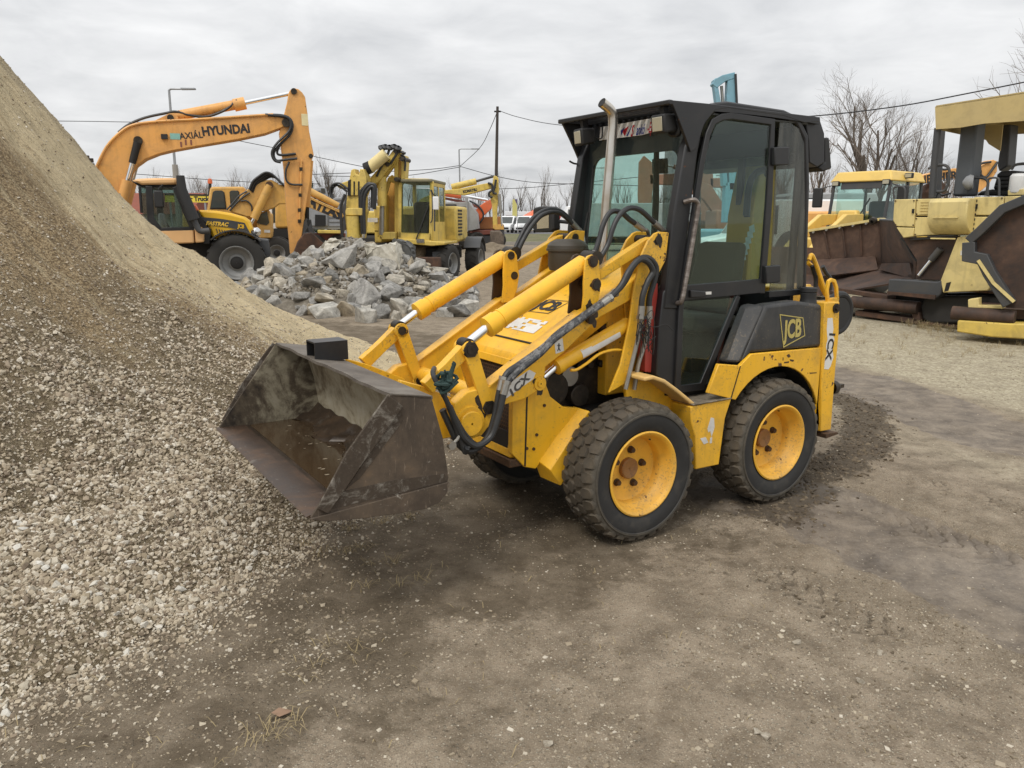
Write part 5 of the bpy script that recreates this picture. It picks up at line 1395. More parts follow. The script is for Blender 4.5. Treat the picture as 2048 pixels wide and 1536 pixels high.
wp = MB(); wp.tube([(wz(1.50) + 0.03, -0.36, 1.50), (wz(1.75) + 0.025, -0.335, 1.75)], 0.006, 6); wp.tube([(wz(1.55) + 0.02, -0.322, 1.50), (wz(2.0) + 0.015, -0.34, 2.02)], 0.006, 6)
wp.build('wiper', M['rubber'], LD)
mr = MB()
mpl = [(-0.81,1.78),(-0.742,1.79),(-0.608,1.788),(-0.579,1.777),(-0.569,1.639),(-0.605,1.623),(-0.781,1.621),(-0.816,1.644)]
mr.prism(mpl, -0.34, -0.28, 'yz')
mo = mr.build('mirror', M['rubber'], LD, 0.012, seg=3)
MB().prism([(-0.756,1.733),(-0.618,1.736),(-0.617,1.65),(-0.752,1.643)], -0.279, -0.276, 'yz').build('mirror_glass', M['chrome'], mo)
a_, b_, c_ = [(-0.618,1.695),(-0.487,1.687),(-0.437,1.702)]
MB().tube([(-0.33, *a_), (-0.34, *b_), (-0.36, *c_)], 0.012, 8).build('mirror_arm', M['rubber'], LD)
MB().tube(spline([(-0.388,-0.47,2.05),(-0.36,-0.47,2.053),(-0.328,-0.47,2.065)], 4), 0.006, 6).build('lamp_stalk', M['rubber'], LD)
# rear visor and lamp block
rvp = [(-1.391,2.29),(-1.532,2.294),(-1.583,2.221),(-1.606,2.05),(-1.538,2.02),(-1.459,2.045),(-1.435,2.172)]
MB().prism(rvp, -0.46, 0.46).build('rear_visor', M['black'], LD, 0.006)
MB().prism([(-1.611,2.201),(-1.649,2.203),(-1.699,2.017),(-1.607,1.995),(-1.565,2.022),(-1.634,2.053)], 0.30, 0.45).build('rear_lamp', M['rubber'], LD, 0.01)

# --- folded backhoe behind the cab
BH = [(-1.372,1.288),(-1.609,1.278),(-1.63,1.626),(-1.622,1.936),(-1.577,2.136),(-1.514,2.152),(-1.443,2.011),(-1.386,1.73)]
bo = MB().prism(BH, -0.10, 0.10).build('backhoe_boom', M['boomyel'], LD, 0.008)
sw = [(-1.4,1.644),(-1.369,1.569),(-1.331,1.5),(-1.315,1.429)]
mb = MB()
for k in range(7):
    t = k / 6; a = Vector((sw[0][0] + (sw[-1][0] - sw[0][0]) * t, 0.102, sw[0][1] + (sw[-1][1] - sw[0][1]) * t))
    mb.slab([a + Vector((-0.03, 0, -0.02)), a + Vector((0.02, 0, -0.03)), a + Vector((0.03, 0, 0.015)), a + Vector((-0.015, 0, 0.03))], 0.002)
mb.build('boom_print', plain('pale_blue_print', (0.45, 0.55, 0.58, 1), 0.6), bo)
MB().tube(spline([(-1.269,0.16,1.728),(-1.272,0.16,1.845),(-1.286,0.16,1.932),(-1.332,0.16,1.991),(-1.419,0.16,2.013),(-1.452,0.16,1.985)], 7), 0.022, 10).build('boom_hose', M['hose'], bo)
MB().cyl([(-1.298,0.14,1.826)][0], [(-1.3,0.14,1.719)][0], 0.02, n=12).build('hose_end', M['rubber'], bo)
MB().box2((-1.62, -0.46, 0.42), (-1.72, 0.46, 0.62)).box2((-1.62, -0.46, 0.95), (-1.72, 0.46, 1.12)).build('backhoe_rail', M['yel'], LD, 0.006)
MB().box2((-1.70, -0.22, 0.5), (-1.95, 0.22, 1.25)).build('king_post', M['yel'], LD, 0.01)
ar_ = MB().loft([(-2.0, -0.08, 0.35), (-2.0, 0.08, 0.35), (-2.16, 0.08, 0.35), (-2.16, -0.08, 0.35)], [(-1.95, -0.08, 1.25), (-1.95, 0.08, 1.25), (-2.10, 0.08, 1.25), (-2.10, -0.08, 1.25)])
ar_.build('dipper_arm', M['yel'], LD, 0.008)
for pts in ([(-1.6,0.4,1.434),(-1.651,0.4,1.401),(-1.706,0.4,1.343),(-1.753,0.4,1.28),(-1.807,0.4,1.221)], [(-1.542,0.45,1.453),(-1.563,0.45,1.484),(-1.607,0.45,1.436),(-1.677,0.45,1.331),(-1.747,0.45,1.216)]):
    MB().tube(spline(pts, 6), 0.014, 8).build('yellow_pipe', M['yel_cyl'], LD)
for pts in ([(-1.617,0.42,1.414),(-1.644,0.42,1.37),(-1.668,0.42,1.329),(-1.673,0.42,1.273)], [(-1.756,0.4,1.405),(-1.794,0.4,1.364),(-1.846,0.4,1.321),(-1.86,0.4,1.247)]):
    MB().tube(spline(pts, 6), 0.014, 8).build('hydraulic_hose', M['hose'], LD)
lp = [(-1.615,1.207),(-1.599,1.27),(-1.608,1.32),(-1.632,1.331),(-1.665,1.322),(-1.693,1.282),(-1.714,1.198)]
mb = MB(); band(mb, lp, 0.022, 0.545, 0.565); mb.box2((lp[0][0] + 0.01, 0.545, lp[0][1] - 0.03), (lp[-1][0] - 0.01, 0.565, lp[0][1] + 0.01))
mb.build('lifting_eye', M['yel'], LD, 0.004)
rc = [(-2.114,0.3,1.064)][0]
mb = MB()
ring = [(rc[0] + 0.13 * math.cos(a), rc[1], rc[2] + 0.13 * math.sin(a)) for a in np.linspace(0, 2 * PI, 33)]
mb.tube(ring, 0.026, 10, cap=False); mb.cyl((rc[0], rc[1] - 0.02, rc[2]), (rc[0], rc[1] + 0.02, rc[2]), 0.11, n=24)
mb.build('stabiliser_pad', M['rubber'], LD)
kp = [(-1.756,0.55,0.62)][0]
MB().lathe([(0.004, 0.05), (0.03, 0.048), (0.045, 0.02), (0.045, -0.02)], kp, (-1, 0, 0), 20).box2((kp[0] - 0.03, kp[1] - 0.012, kp[2] - 0.012), (kp[0] - 0.11, kp[1] + 0.012, kp[2] + 0.012)).build('stabiliser_pin', M['pin'], LD)

# ------------------------------------------------------------------ rock pile

def rock_shape(seed, sub=2, rough=0.16, cut=9):
    """angular broken stone: the hull of a few points, its long edges knocked off"""
    r = random.Random(seed)
    bm = bmesh.new()
    for k in range(9 + cut // 2):
        d = Vector((r.gauss(0, 1), r.gauss(0, 1), r.gauss(0, 1))).normalized()
        d = Vector((max(-0.72, min(0.72, d.x * 1.1)), max(-0.72, min(0.72, d.y * 1.1)), max(-0.66, min(0.66, d.z * 1.1))))
        bm.verts.new(d * r.uniform(0.92, 1.12))
    h = bmesh.ops.convex_hull(bm, input=bm.verts)
    bmesh.ops.delete(bm, geom=[v for v in bm.verts if not v.link_faces], context='VERTS')
    bmesh.ops.dissolve_limit(bm, angle_limit=0.28, verts=bm.verts, edges=bm.edges)
    bmesh.ops.bevel(bm, geom=bm.edges, offset=0.05, segments=1, affect='EDGES', clamp_overlap=True)
    bmesh.ops.triangulate(bm, faces=bm.faces)
    if sub > 2: bmesh.ops.subdivide_edges(bm, edges=bm.edges, cuts=1)
    for v in bm.verts: v.co += Vector((r.uniform(-1, 1), r.uniform(-1, 1), r.uniform(-1, 1))) * rough * 0.10
    me = bpy.data.meshes.new('rock'); bm.to_mesh(me); bm.free()
    return me
def rock_mat(name, cols, per=True):
    g = NG(name); ob = g.coord('Object')
    a = g.noise(ob, 1.6, 7, 0.7, 0.6); b = g.noise(ob, 9, 6, 0.7)
    c = g.ramp(g.math('ADD', g.math('MULTIPLY', a, 0.75), g.math('MULTIPLY', b, 0.25)), [(0.34 + 0.32 * i / (len(cols) - 1), q) for i, q in enumerate(cols)])
    if per:
        t = g.new('ShaderNodeObjectInfo').outputs['Random']
        c = g.mix(1.0, c, g.ramp(t, [(0.0, (0.42, 0.42, 0.42)), (0.3, (0.74, 0.74, 0.75)), (0.6, (1, 0.99, 0.96)), (0.85, (0.95, 0.86, 0.72)), (1.0, (0.72, 0.62, 0.48))]), 'MULTIPLY')
    g.principled(c, 0.85, 0, g.bump(b, 0.5, 0.05), 0.3); return g.m
M['rock'] = rock_mat('grey_limestone', [(0.15, 0.145, 0.133), (0.33, 0.32, 0.295), (0.50, 0.485, 0.445), (0.64, 0.62, 0.57)])
M['rock_pale'] = rock_mat('pale_boulder_stone', [(0.22, 0.20, 0.165), (0.40, 0.375, 0.31), (0.55, 0.52, 0.44), (0.66, 0.63, 0.55)], False)
M['rock_dark'] = rock_mat('dark_boulder_stone', [(0.06, 0.06, 0.058), (0.12, 0.12, 0.115), (0.19, 0.185, 0.17)], False)
rocks_me = [rock_shape(100 + i) for i in range(14)]
for me in rocks_me: me.materials.append(M['rock'])
pile = empty('rubble_pile', (-3.6,17.2,0.0), 0, 'grey rubble pile of broken stone topped with gravel, beyond the sand heap', 'rubble pile')
def pile_z(x, y):
    d = math.hypot(x / 2.75, y / 3.0)
    return max(0.0, 1.32 * (1 - d) ** 0.8) if d < 1 else 0.0
# gravelly core
px_ = np.linspace(-3.0, 3.0, 90); py_ = np.linspace(-3.2, 3.2, 70)
PX, PY = np.meshgrid(px_, py_)
dd = np.hypot(PX / 2.75, PY / 3.0)
PZ = np.where(dd < 1, 1.30 * np.maximum(1 - dd, 0) ** 0.8, -0.05) + np.where(dd < 1.0, 0.05 * fbm(PX * 4, PY * 4, 3, 7), 0)
core_mat = rusty('rubble_gravel', [(0.07, 0.06, 0.045), (0.15, 0.13, 0.10), (0.25, 0.225, 0.185)], 0.95, 9, 0, bump=0.6)
o = grid_mesh('gravel_core', px_, py_, PZ, core_mat, None, dd < 1.05); o.parent = pile
n = 5200
x = nr.uniform(-2.3, 2.3, n); y = nr.uniform(-2.8, 1.5, n)
z = np.array([pile_z(a, b) for a, b in zip(x, y)])
k = z > 0.25
size = np.clip(nr.gamma(3, 0.011, n) + 0.012, 0.012, 0.09)
M['rubble'] = stone_mat('grey_rubble_gravel', [(0.0, (0.08, 0.068, 0.05)), (0.4, (0.17, 0.15, 0.12)), (0.75, (0.27, 0.25, 0.22)), (1.0, (0.42, 0.41, 0.38))])
o = stones('loose_gravel', np.stack([x, y, z + 0.01], -1)[k], size[k], M['rubble'], 23); o.parent = pile; tag(o, kind='stuff')
def put_rock(x, y, z, s, name='rock', parent=pile, me=None, rot=None, sc=None):
    o = bpy.data.objects.new(name, me or rnd.choice(rocks_me)); COL.objects.link(o); o.parent = parent
    o.location = (x, y, z); o.scale = sc or (s * rnd.uniform(0.9, 1.35), s * rnd.uniform(0.75, 1.05), s * rnd.uniform(0.6, 0.9))
    o.rotation_euler = rot or (rnd.gauss(0, 0.5), rnd.gauss(0, 0.5), rnd.uniform(0, 6.28))
    return o
placed = []
def try_rock(px, py, s):
    placed.append((px, py, s)); put_rock(px, py, pile_z(px, py) + s * 0.22, s)
# the front ring of larger rocks, then a second row and small fill
for (cx_, cy_, s_) in [(-2.05,0.8,0.5),(-1.42,-0.71,0.36),(-1.23,-0.15,0.3),(-0.87,-1.58,0.24),(-0.77,-0.71,0.36),(-0.44,-0.98,0.3),(-0.26,-2.24,0.34),(0.25,-3.3,0.42),(0.56,-3.21,0.36),(0.16,-1.38,0.5),(0.81,-2.52,0.42),(1.09,-1.1,0.36),(1.43,-2.63,0.4),(1.67,-2.68,0.26),(1.09,0.75,0.42),(1.53,1.64,0.4),(2.01,-0.64,0.42),(1.75,-1.58,0.24),(2.06,-2.24,0.34),(1.1,-4.06,0.36),(1.27,-3.48,0.3),(1.56,-3.68,0.2),(1.85,-3.57,0.2),(1.94,-2.78,0.24),(2.39,-3.34,0.28),(2.59,-3.25,0.3),(2.78,-2.76,0.4),(0.29,-0.37,0.3),(0.49,-0.01,0.24),(-1.35,2.4,0.36),(1.48,-0.57,0.2),(0.54,-2.33,0.22),(0.07,-2.0,0.2),(-2.77,2.6,0.3),(-2.45,3.53,0.24),(-2.81,6.45,0.2)]:
    try_rock(cx_, cy_, s_ * (0.80 if cy_ < -0.6 else 0.55))
for k in range(480):
    a = rnd.uniform(PI * 0.9, PI * 2.15); r = rnd.uniform(0.42, 1.04)
    x_, y_ = 2.75 * r * math.cos(a), 3.0 * r * math.sin(a)
    s_ = rnd.choice((0.09, 0.12, 0.15, 0.18, 0.22, 0.27))
    if all(math.hypot(x_ - q[0], y_ - q[1]) > 0.46 * (q[2] + s_) for q in placed): try_rock(x_, y_, s_)
# three boulders that stand out
def boulder(name, label, m, loc, sc, rot, seed, sub=3, cut=7):
    me = rock_shape(seed, sub, 0.08, cut); me.materials.append(m)
    o = bpy.data.objects.new(name, me); COL.objects.link(o)
    o.location = loc; o.scale = sc; o.rotation_euler = rot
    return tag(o, label, 'boulder')
def block(name, label, m, prof, y0, y1, seed):
    """large quarried block traced from its outline, roughened"""
    r = random.Random(seed)
    bm = bmesh.new()
    A = [bm.verts.new((p[0], y0 + r.uniform(-0.06, 0.06), p[1])) for p in prof]
    B = [bm.verts.new((p[0] * 0.98 + r.uniform(-0.05, 0.05), y1, p[1] * 0.97)) for p in prof]
    bm.faces.new(A); bm.faces.new(B[::-1])
    for i in range(len(A)): bm.faces.new((A[i], B[i], B[(i + 1) % len(A)], A[(i + 1) % len(A)]))
    bmesh.ops.triangulate(bm, faces=bm.faces)
    bmesh.ops.subdivide_edges(bm, edges=bm.edges, cuts=3, use_grid_fill=True)
    for v in bm.verts: v.co += Vector((r.gauss(0, 1), r.gauss(0, 1), r.gauss(0, 1))) * 0.016
    bmesh.ops.recalc_face_normals(bm, faces=bm.faces)
    me = bpy.data.meshes.new(name); bm.to_mesh(me); bm.free(); me.materials.append(m)
    o = bpy.data.objects.new(name, me); COL.objects.link(o); o.location = (-3.6,17.2,0.0)
    return tag(o, label, 'boulder')
block('boulder', 'large pale squarish boulder on top of the rubble pile', M['rock_pale'], [(0.534,1.236),(0.646,1.199),(0.873,1.186),(1.141,1.261),(1.223,1.037),(1.259,0.735),(1.21,0.634),(0.775,0.571),(0.663,0.66),(0.575,1.012)], -1.0, 0.1, 3)
block('boulder', 'dark rounded boulder beside the large pale one on the rubble pile', M['rock_dark'], [(0.933,1.205),(1.017,1.298),(1.204,1.244),(1.362,1.125),(1.397,0.911),(1.324,0.724),(1.079,0.697),(0.947,0.804)], 0.1, 1.3, 4)
block('stone_slab', 'long grey stone slab leaning on the left of the rubble pile', M['rock_pale'], [(-0.757,0.794),(-0.579,0.973),(-0.333,1.253),(-0.239,1.324),(-0.099,1.303),(-0.077,1.227),(-0.293,1.024),(-0.51,0.82),(-0.67,0.73)], -0.7, 0.0, 5)

# ------------------------------------------------------------------ shared parts for yard machines
M['tyre_far'] = plain('dusty_tyre', (0.030, 0.028, 0.025, 1), 0.85, var=0.5, scale=7)
M['rim_grey'] = plain('grey_rim', (0.26, 0.26, 0.25, 1), 0.5, 0.3, 0.3)
M['hy'] = paint('orange_excavator_paint', (0.78, 0.385, 0.09, 1), 0.42, 0.16, 0.45, grime=0.35, scale=0.5, streak=0.2)
M['ochre'] = paint('ochre_excavator_paint', (0.66, 0.37, 0.075, 1), 0.45, 0.15, 0.4, grime=0.4, scale=0.5, streak=0.2)
M['lemon'] = paint('lemon_excavator_paint', (0.70, 0.505, 0.09, 1), 0.5, 0.18, 0.7, grime=0.5, scale=0.6, streak=0.3)
M['fasty'] = paint('tractor_yellow_paint', (0.76, 0.44, 0.02, 1), 0.3, 0.05, 0.0, grime=0.15, scale=0.35)
M['fastc'] = paint('tractor_cream_paint', (0.78, 0.46, 0.20, 1), 0.35, 0.08, 0.0, grime=0.12, scale=0.35)
M['greypaint'] = paint('grey_truck_paint', (0.28, 0.29, 0.30, 1), 0.5, 0.15, 0.1, grime=0.4, scale=0.3)
M['whitep'] = paint('white_van_paint', (0.78, 0.79, 0.79, 1), 0.3, 0.05, 0.0, grime=0.12, scale=0.3)
M['orangep'] = paint('orange_red_paint', (0.70, 0.13, 0.03, 1), 0.45, 0.12, 0.15, grime=0.3, scale=0.35)
M['wood_or'] = paint('brown_orange_panel', (0.42, 0.17, 0.05, 1), 0.6, 0.12, 0.2, grime=0.3, scale=0.35)
M['redframe'] = paint('red_brown_frame', (0.20, 0.055, 0.035, 1), 0.7, 0.12, 0.3, grime=0.5, scale=0.4)
M['glass_d'] = glass('grey_machine_glass', (0.62, 0.70, 0.68), 0.05)
M['rust_dark'] = rusty('dark_rusty_steel', [(0.03, 0.022, 0.018), (0.08, 0.045, 0.03), (0.16, 0.08, 0.045)], 0.8, 3, 0.2)
M['charcoal'] = paint('charcoal_paint', (0.035, 0.037, 0.04, 1), 0.5, 0.1, 0.12, grime=0.35, scale=0.4)
M['concrete'] = plain('concrete_post', (0.30, 0.28, 0.25, 1), 0.9, var=0.2, scale=3)
M['galv'] = plain('galvanised_post', (0.33, 0.34, 0.35, 1), 0.5, 0.5, 0.15)

def wheel(parent, c, r, w, rim_r, ax=(0, -1, 0), mt=None, mr=None, lugs=0):
    """rim as the part, tyre and hub as its pieces; ax points outwards"""
    mt = mt or M['tyre_far']; mr = mr or M['rim_grey']
    R = Vector(ax).to_track_quat('Z', 'Y').to_matrix()
    rim = MB().lathe([(rim_r, -w * 0.45), (rim_r, w * 0.45), (rim_r * 1.06, w * 0.46), (rim_r * 1.03, w * 0.5), (rim_r * 0.93, w * 0.42), (rim_r * 0.86, w * 0.12), (rim_r * 0.55, w * 0.02), (rim_r * 0.4, w * 0.10), (0.005, w * 0.10)], (0, 0, 0), (0, 0, 1), 28).build('wheel', mr, parent, ang=40)
    rim.matrix_local = Matrix.Translation(c) @ R.to_4x4()
    t = MB().lathe([(rim_r, -w * 0.42), (rim_r * 1.2, -w * 0.5), (r * 0.9, -w * 0.49), (r * 0.985, -w * 0.40), (r, -w * 0.2), (r, w * 0.2), (r * 0.985, w * 0.40), (r * 0.9, w * 0.49), (rim_r * 1.2, w * 0.5), (rim_r, w * 0.42)], (0, 0, 0), (0, 0, 1), 36)
    for k in range(lugs):
        for sg in (-1, 1):
            a = 2 * PI * (k + (0.5 if sg > 0 else 0)) / lugs
            p = Vector((r * math.cos(a), r * math.sin(a), sg * w * 0.24)); rad = Vector((math.cos(a), math.sin(a), 0)); tan = Vector((-math.sin(a), math.cos(a), 0)); ax_ = Vector((0, 0, 1))
            dd_ = (ax_ * 0.9 + tan * 0.45 * sg).normalized(); nn = rad.cross(dd_)
            t.box(p, (0.05 * r / 0.8, w * 0.5, 0.035 * r / 0.8), Matrix((rad, dd_, nn)).transposed())
    t.build('tyre', mt, rim, ang=40)
    MB().lathe([(rim_r * 0.4, w * 0.08), (rim_r * 0.4, w * 0.2), (rim_r * 0.3, w * 0.24), (0.005, w * 0.24)], (0, 0, 0), (0, 0, 1), 18).build('hub', M['dark'], rim)
    return rim

def part(name, m, parent, pts, y0, y1, bev=0.0):
    return MB().prism(pts, y0, y1).build(name, m, parent, bev)
def rod(name, m, parent, a, b, r, n=14, r2=None):
    return MB().cyl(a, b, r, r2, n).build(name, m, parent)
def line3(name, m, parent, pts, r, n=6, k=6):
    return MB().tube(spline(pts, k), r, n).build(name, m, parent)
FX, FZ = (1, 0, 0), (0, 0, 1)

# ------------------------------------------------------------------ orange excavator whose boom rises behind the heap

HYX = empty('crawler_excavator', (-7.0,21.5,0.0), 0.3142, 'large orange excavator with its boom arched above the tractor, body behind the sand heap', 'excavator')
part('boom', M['hy'], HYX, [(-4.078,2.062),(-3.874,2.588),(-3.744,2.915),(-3.487,3.438),(-3.195,3.794),(-2.917,3.996),(-2.507,4.114),(-1.941,4.183),(-1.238,4.242),(-0.256,4.336),(0.619,4.437),(0.89,4.424),(1.028,4.328),(0.987,4.2),(0.769,4.098),(0.386,3.949),(-0.294,3.786),(-1.289,3.59),(-1.94,3.453),(-2.262,3.366),(-2.587,3.227),(-2.82,3.057),(-2.994,2.847),(-3.177,2.548),(-3.305,2.332),(-3.531,2.065)], -0.28, 0.28, 0.02)
part('cylinder_bracket', M['hy'], HYX, [(-2.39,4.14),(-1.948,4.371),(-1.82,4.392),(-1.733,4.298),(-1.726,4.2)], -0.2, 0.2, 0.01)
a, b, c_ = [(-1.876,0.0,4.326),(-0.117,0.0,4.731),(1.143,0.0,5.047)]
rod('arm_cylinder', M['hy'], HYX, a, b, 0.125, 20)
rod('arm_cylinder_gland', M['hy'], HYX, [(-0.354,0.0,4.667)][0], [(-0.066,0.0,4.739)][0], 0.16, 20)
rod('arm_cylinder_rod', M['chrome'], HYX, b, c_, 0.055)
part('arm', M['hy'], HYX, [(1.051,5.028),(1.103,5.104),(1.201,5.146),(1.309,5.124),(1.401,5.044),(1.471,4.93),(1.511,4.507),(1.529,4.062),(1.619,3.44),(1.551,3.281),(1.487,2.735),(1.284,1.807),(1.132,0.977),(0.974,0.705),(0.855,0.798),(0.82,2.02),(0.812,3.074),(0.747,4.001),(0.936,4.585),(1.011,4.824)], -0.22, 0.22, 0.02)
for q, r in (([(0.937,-0.3,4.247)][0], 0.11), ([(1.185,-0.24,5.058)][0], 0.08), ([(1.535,-0.24,3.412)][0], 0.06), ([(-2.705,-0.3,3.678)][0], 0.11), ([(-1.907,-0.22,4.273)][0], 0.08), ([(1.049,-0.24,0.778)][0], 0.07)):
    rod('pin', M['pin'], HYX, (q[0], q[1] - 0.02, q[2]), (q[0], -q[1] + 0.02, q[2]), r, 16)
for sg in (-0.36, 0.36):
    a, b, c_ = [(-2.71,-0.36,3.631),(-3.034,-0.36,2.695),(-3.22,-0.36,2.132)]
    rod('boom_cylinder_rod', M['chrome'], HYX, (a[0], sg, a[2]), (b[0], sg, b[2]), 0.06)
    rod('rod_boot', M['dark'], HYX, (a[0], sg, a[2]), (a[0] * 0.45 + b[0] * 0.55, sg, a[2] * 0.45 + b[2] * 0.55), 0.10, 12, 0.085)
    rod('boom_cylinder', M['hy'], HYX, (b[0], sg, b[2]), (c_[0], sg, c_[2]), 0.13, 18)
a, b = [(1.531,0.0,3.313),(1.372,0.0,2.062)]
rod('bucket_cylinder', M['hy'], HYX, (a[0], 0, a[2]), (b[0], 0, b[2]), 0.085)
rod('bucket_cylinder_rod', M['dark'], HYX, (b[0], 0, b[2]), [(1.364,0.0,1.718)][0], 0.06)
for y0 in (-0.2, 0.14):
    MB_ = MB(); band(MB_, [(1.037,1.177),(1.399,1.718)], 0.16, y0, y0 + 0.06); MB_.build('bucket_linkage', M['charcoal'], HYX)
    MB_ = MB(); band(MB_, [(1.399,1.718),(1.453,1.247)], 0.12, y0, y0 + 0.06); MB_.build('bucket_linkage', M['charcoal'], HYX)
part('bucket', M['rust_dark'], HYX, [(0.873,0.701),(1.056,1.13),(1.226,1.343),(1.44,1.378),(1.814,1.015),(2.167,0.829),(2.229,0.571),(1.922,0.245),(1.377,0.183),(0.998,0.41)], -0.5, 0.5, 0.02)
part('bucket_ear', M['charcoal'], HYX, [(0.955,0.688),(1.242,1.375),(1.493,1.374),(1.549,1.083),(1.248,0.83)], -0.24, 0.24, 0.01)
hh_ = MB()
for k in range(3):
    line3('arm_hose', M['hose'], HYX, [(0.417,-0.3,4.43),(0.89,-0.3,4.421),(1.086,-0.3,4.277),(1.034,-0.3,3.968),(0.707,-0.3,3.651),(0.575,-0.3,3.442),(0.633,-0.3,3.272),(0.857,-0.3,3.294),(1.171,-0.3,3.336)] if k == 0 else ([(0.482,-0.34,4.417),(0.921,-0.34,4.394),(1.05,-0.34,4.271),(1.002,-0.34,4.031),(0.676,-0.34,3.715),(0.525,-0.34,3.472),(0.58,-0.34,3.268),(0.742,-0.34,3.22)] if k == 1 else [(0.551,-0.26,4.413),(0.922,-0.26,4.377),(1.102,-0.26,4.214),(1.0,-0.26,3.937),(0.762,-0.26,3.69),(0.664,-0.26,3.482),(0.763,-0.26,3.416),(1.145,-0.26,3.46)]), 0.035, 6, 5)
line3('arm_pipe', M['hy'], HYX, [(-3.759,-0.3,2.946),(-3.447,-0.3,3.502),(-3.077,-0.3,3.883),(-2.755,-0.3,4.064),(-2.19,-0.3,4.162),(-1.236,-0.3,4.25),(-0.254,-0.3,4.353),(0.62,-0.3,4.444)], 0.035, 6, 4)
line3('boom_hose', M['hose'], HYX, [(-3.168,-0.1,3.884),(-2.903,-0.1,4.087),(-2.516,-0.1,4.264),(-2.003,-0.1,4.397),(-1.778,-0.1,4.439),(-1.465,-0.1,4.37),(-1.047,-0.1,4.346),(-0.576,-0.1,4.531),(-0.261,-0.1,4.791)], 0.035, 6, 5)
line3('arm_side_hose', M['hose'], HYX, [(0.959,-0.28,3.246),(0.858,-0.28,3.001),(0.861,-0.28,2.758),(0.994,-0.28,2.655),(1.274,-0.28,2.652)], 0.03, 6, 5)
for q in [(1.256,-0.25,3.063),(1.197,-0.25,2.376),(1.158,-0.25,1.978),(1.141,-0.25,1.682)]:
    MB().box(q, (0.08, 0.07, 0.09)).build('pipe_clamp', M['pin'], HYX)
rod('arm_side_pipe', M['hy'], HYX, [(1.283,-0.25,3.29)][0], [(1.14,-0.25,1.664)][0], 0.03)
MB().box([(-2.08,-0.32,3.793)][0], (0.15, 0.12, 0.12)).build('boom_lamp', M['rubber'], HYX)
tq_ = [(-0.585,-0.286,4.004),(-1.446,-0.286,3.84),(-1.83,-0.286,3.811),(-1.459,-0.286,3.674),(-1.587,-0.286,3.67),(-1.703,-0.286,3.618)]
text('HYUNDAI', 0.31, M['ink'], HYX, tq_[0], (1, 0, 0.105), FZ, 0.002, 0.86, 0.0, 0.012)
text('AXIÁL', 0.22, M['ink'], HYX, tq_[1], (1, 0, 0.105), FZ, 0.002, 0.92, 0.0, 0.004)
MB().box(tq_[2], (0.24, 0.004, 0.15)).build('teal_sticker', plain('teal_print', (0.22, 0.45, 0.40, 1), 0.6), HYX)
for q in tq_[3:]: MB().box(q, (0.04, 0.004, 0.13)).build('sticker_remnant', M['redframe'], HYX)
MB().box([(1.429,-0.226,4.349)][0], (0.17, 0.004, 0.30)).build('warning_sticker', plain('cream_sticker', (0.7, 0.62, 0.36, 1), 0.6), HYX)
# upper structure and tracks, mostly behind the heap
hb = MB(); hb.box2((-9.0, -1.3, 1.0), (-4.9, 1.5, 2.0)); hb.build('house', M['hy'], HYX, 0.08)
MB().box2((-9.3, -1.3, 0.95), (-8.5, 1.5, 2.2)).build('counterweight', M['charcoal'], HYX, 0.12)
MB().box2((-6.2, 0.55, 2.0), (-4.7, 1.5, 3.2)).build('operator_cab', M['hy'], HYX, 0.1)
for y_ in (-1.25, 1.25):
    MB().prism([(-8.9, 0.25), (-8.6, 0.02), (-5.0, 0.02), (-4.7, 0.25), (-4.7, 0.65), (-5.0, 0.9), (-8.6, 0.9), (-8.9, 0.65)], y_ - 0.3, y_ + 0.3).build('track', M['tyre_far'], HYX, 0.05)
MB().box2((-8.0, -1.0, 0.5), (-5.6, 1.0, 1.0)).build('undercarriage', M['charcoal'], HYX)
line3('deck_hose', M['hose'], HYX, [(-4.096,-0.6,3.443),(-3.999,-0.6,3.398),(-3.927,-0.6,3.242),(-3.837,-0.6,3.118),(-3.756,-0.6,2.897),(-3.663,-0.6,2.642)], 0.05, 6, 5)
for k, q in enumerate([(-3.789,-0.6,3.151),(-3.873,-0.6,3.196),(-3.776,-0.6,2.992)]):
    MB().box(q, (0.13, 0.1, 0.1 + 0.04 * k)).build('valve_block', M['pin'], HYX)

# ------------------------------------------------------------------ tractor

TRC = empty('farm_tractor', (-6.4,18.9,0.0), 0.2967, 'cream and yellow tractor with black cab frame, parked behind the heap below the orange boom', 'tractor')
part('roof', M['fastc'], TRC, [(-2.417,2.588),(-2.288,2.635),(-1.963,2.654),(-1.484,2.665),(-1.446,2.635),(-1.467,2.521),(-2.214,2.501),(-2.288,2.543)], 0.0, 1.8, 0.05)
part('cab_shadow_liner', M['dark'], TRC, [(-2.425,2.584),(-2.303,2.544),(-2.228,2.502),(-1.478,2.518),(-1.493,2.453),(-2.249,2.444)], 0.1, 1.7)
for pts, w in (([(-2.256,2.474),(-2.271,1.869)], 0.05), ([(-2.058,2.476),(-2.085,1.734),(-1.924,1.477)], 0.14), ([(-1.501,2.466),(-1.372,2.077),(-1.189,1.51)], 0.13), ([(-1.922,1.491),(-1.172,1.513)], 0.08)):
    m_ = MB(); band(m_, pts, w, 0.0, 0.1); m_.build('cab_post', M['black'], TRC, 0.01)
    m_ = MB(); band(m_, pts, w, 1.7, 1.8); m_.build('cab_post', M['black'], TRC, 0.01)
part('door_glass', M['glass_d'], TRC, [(-1.987,2.445),(-1.506,2.451),(-1.258,1.513),(-1.91,1.503),(-2.063,1.768)], 0.04, 0.05)
part('rear_side_glass', M['glass_d'], TRC, [(-2.252,2.459),(-2.081,2.461),(-2.108,1.768),(-2.271,1.903)], 0.04, 0.05)
part('far_glass', M['glass_d'], TRC, [(-2.483,2.506),(-1.686,2.515),(-1.433,1.512),(-2.297,1.514),(-2.506,1.884)], 1.75, 1.76)
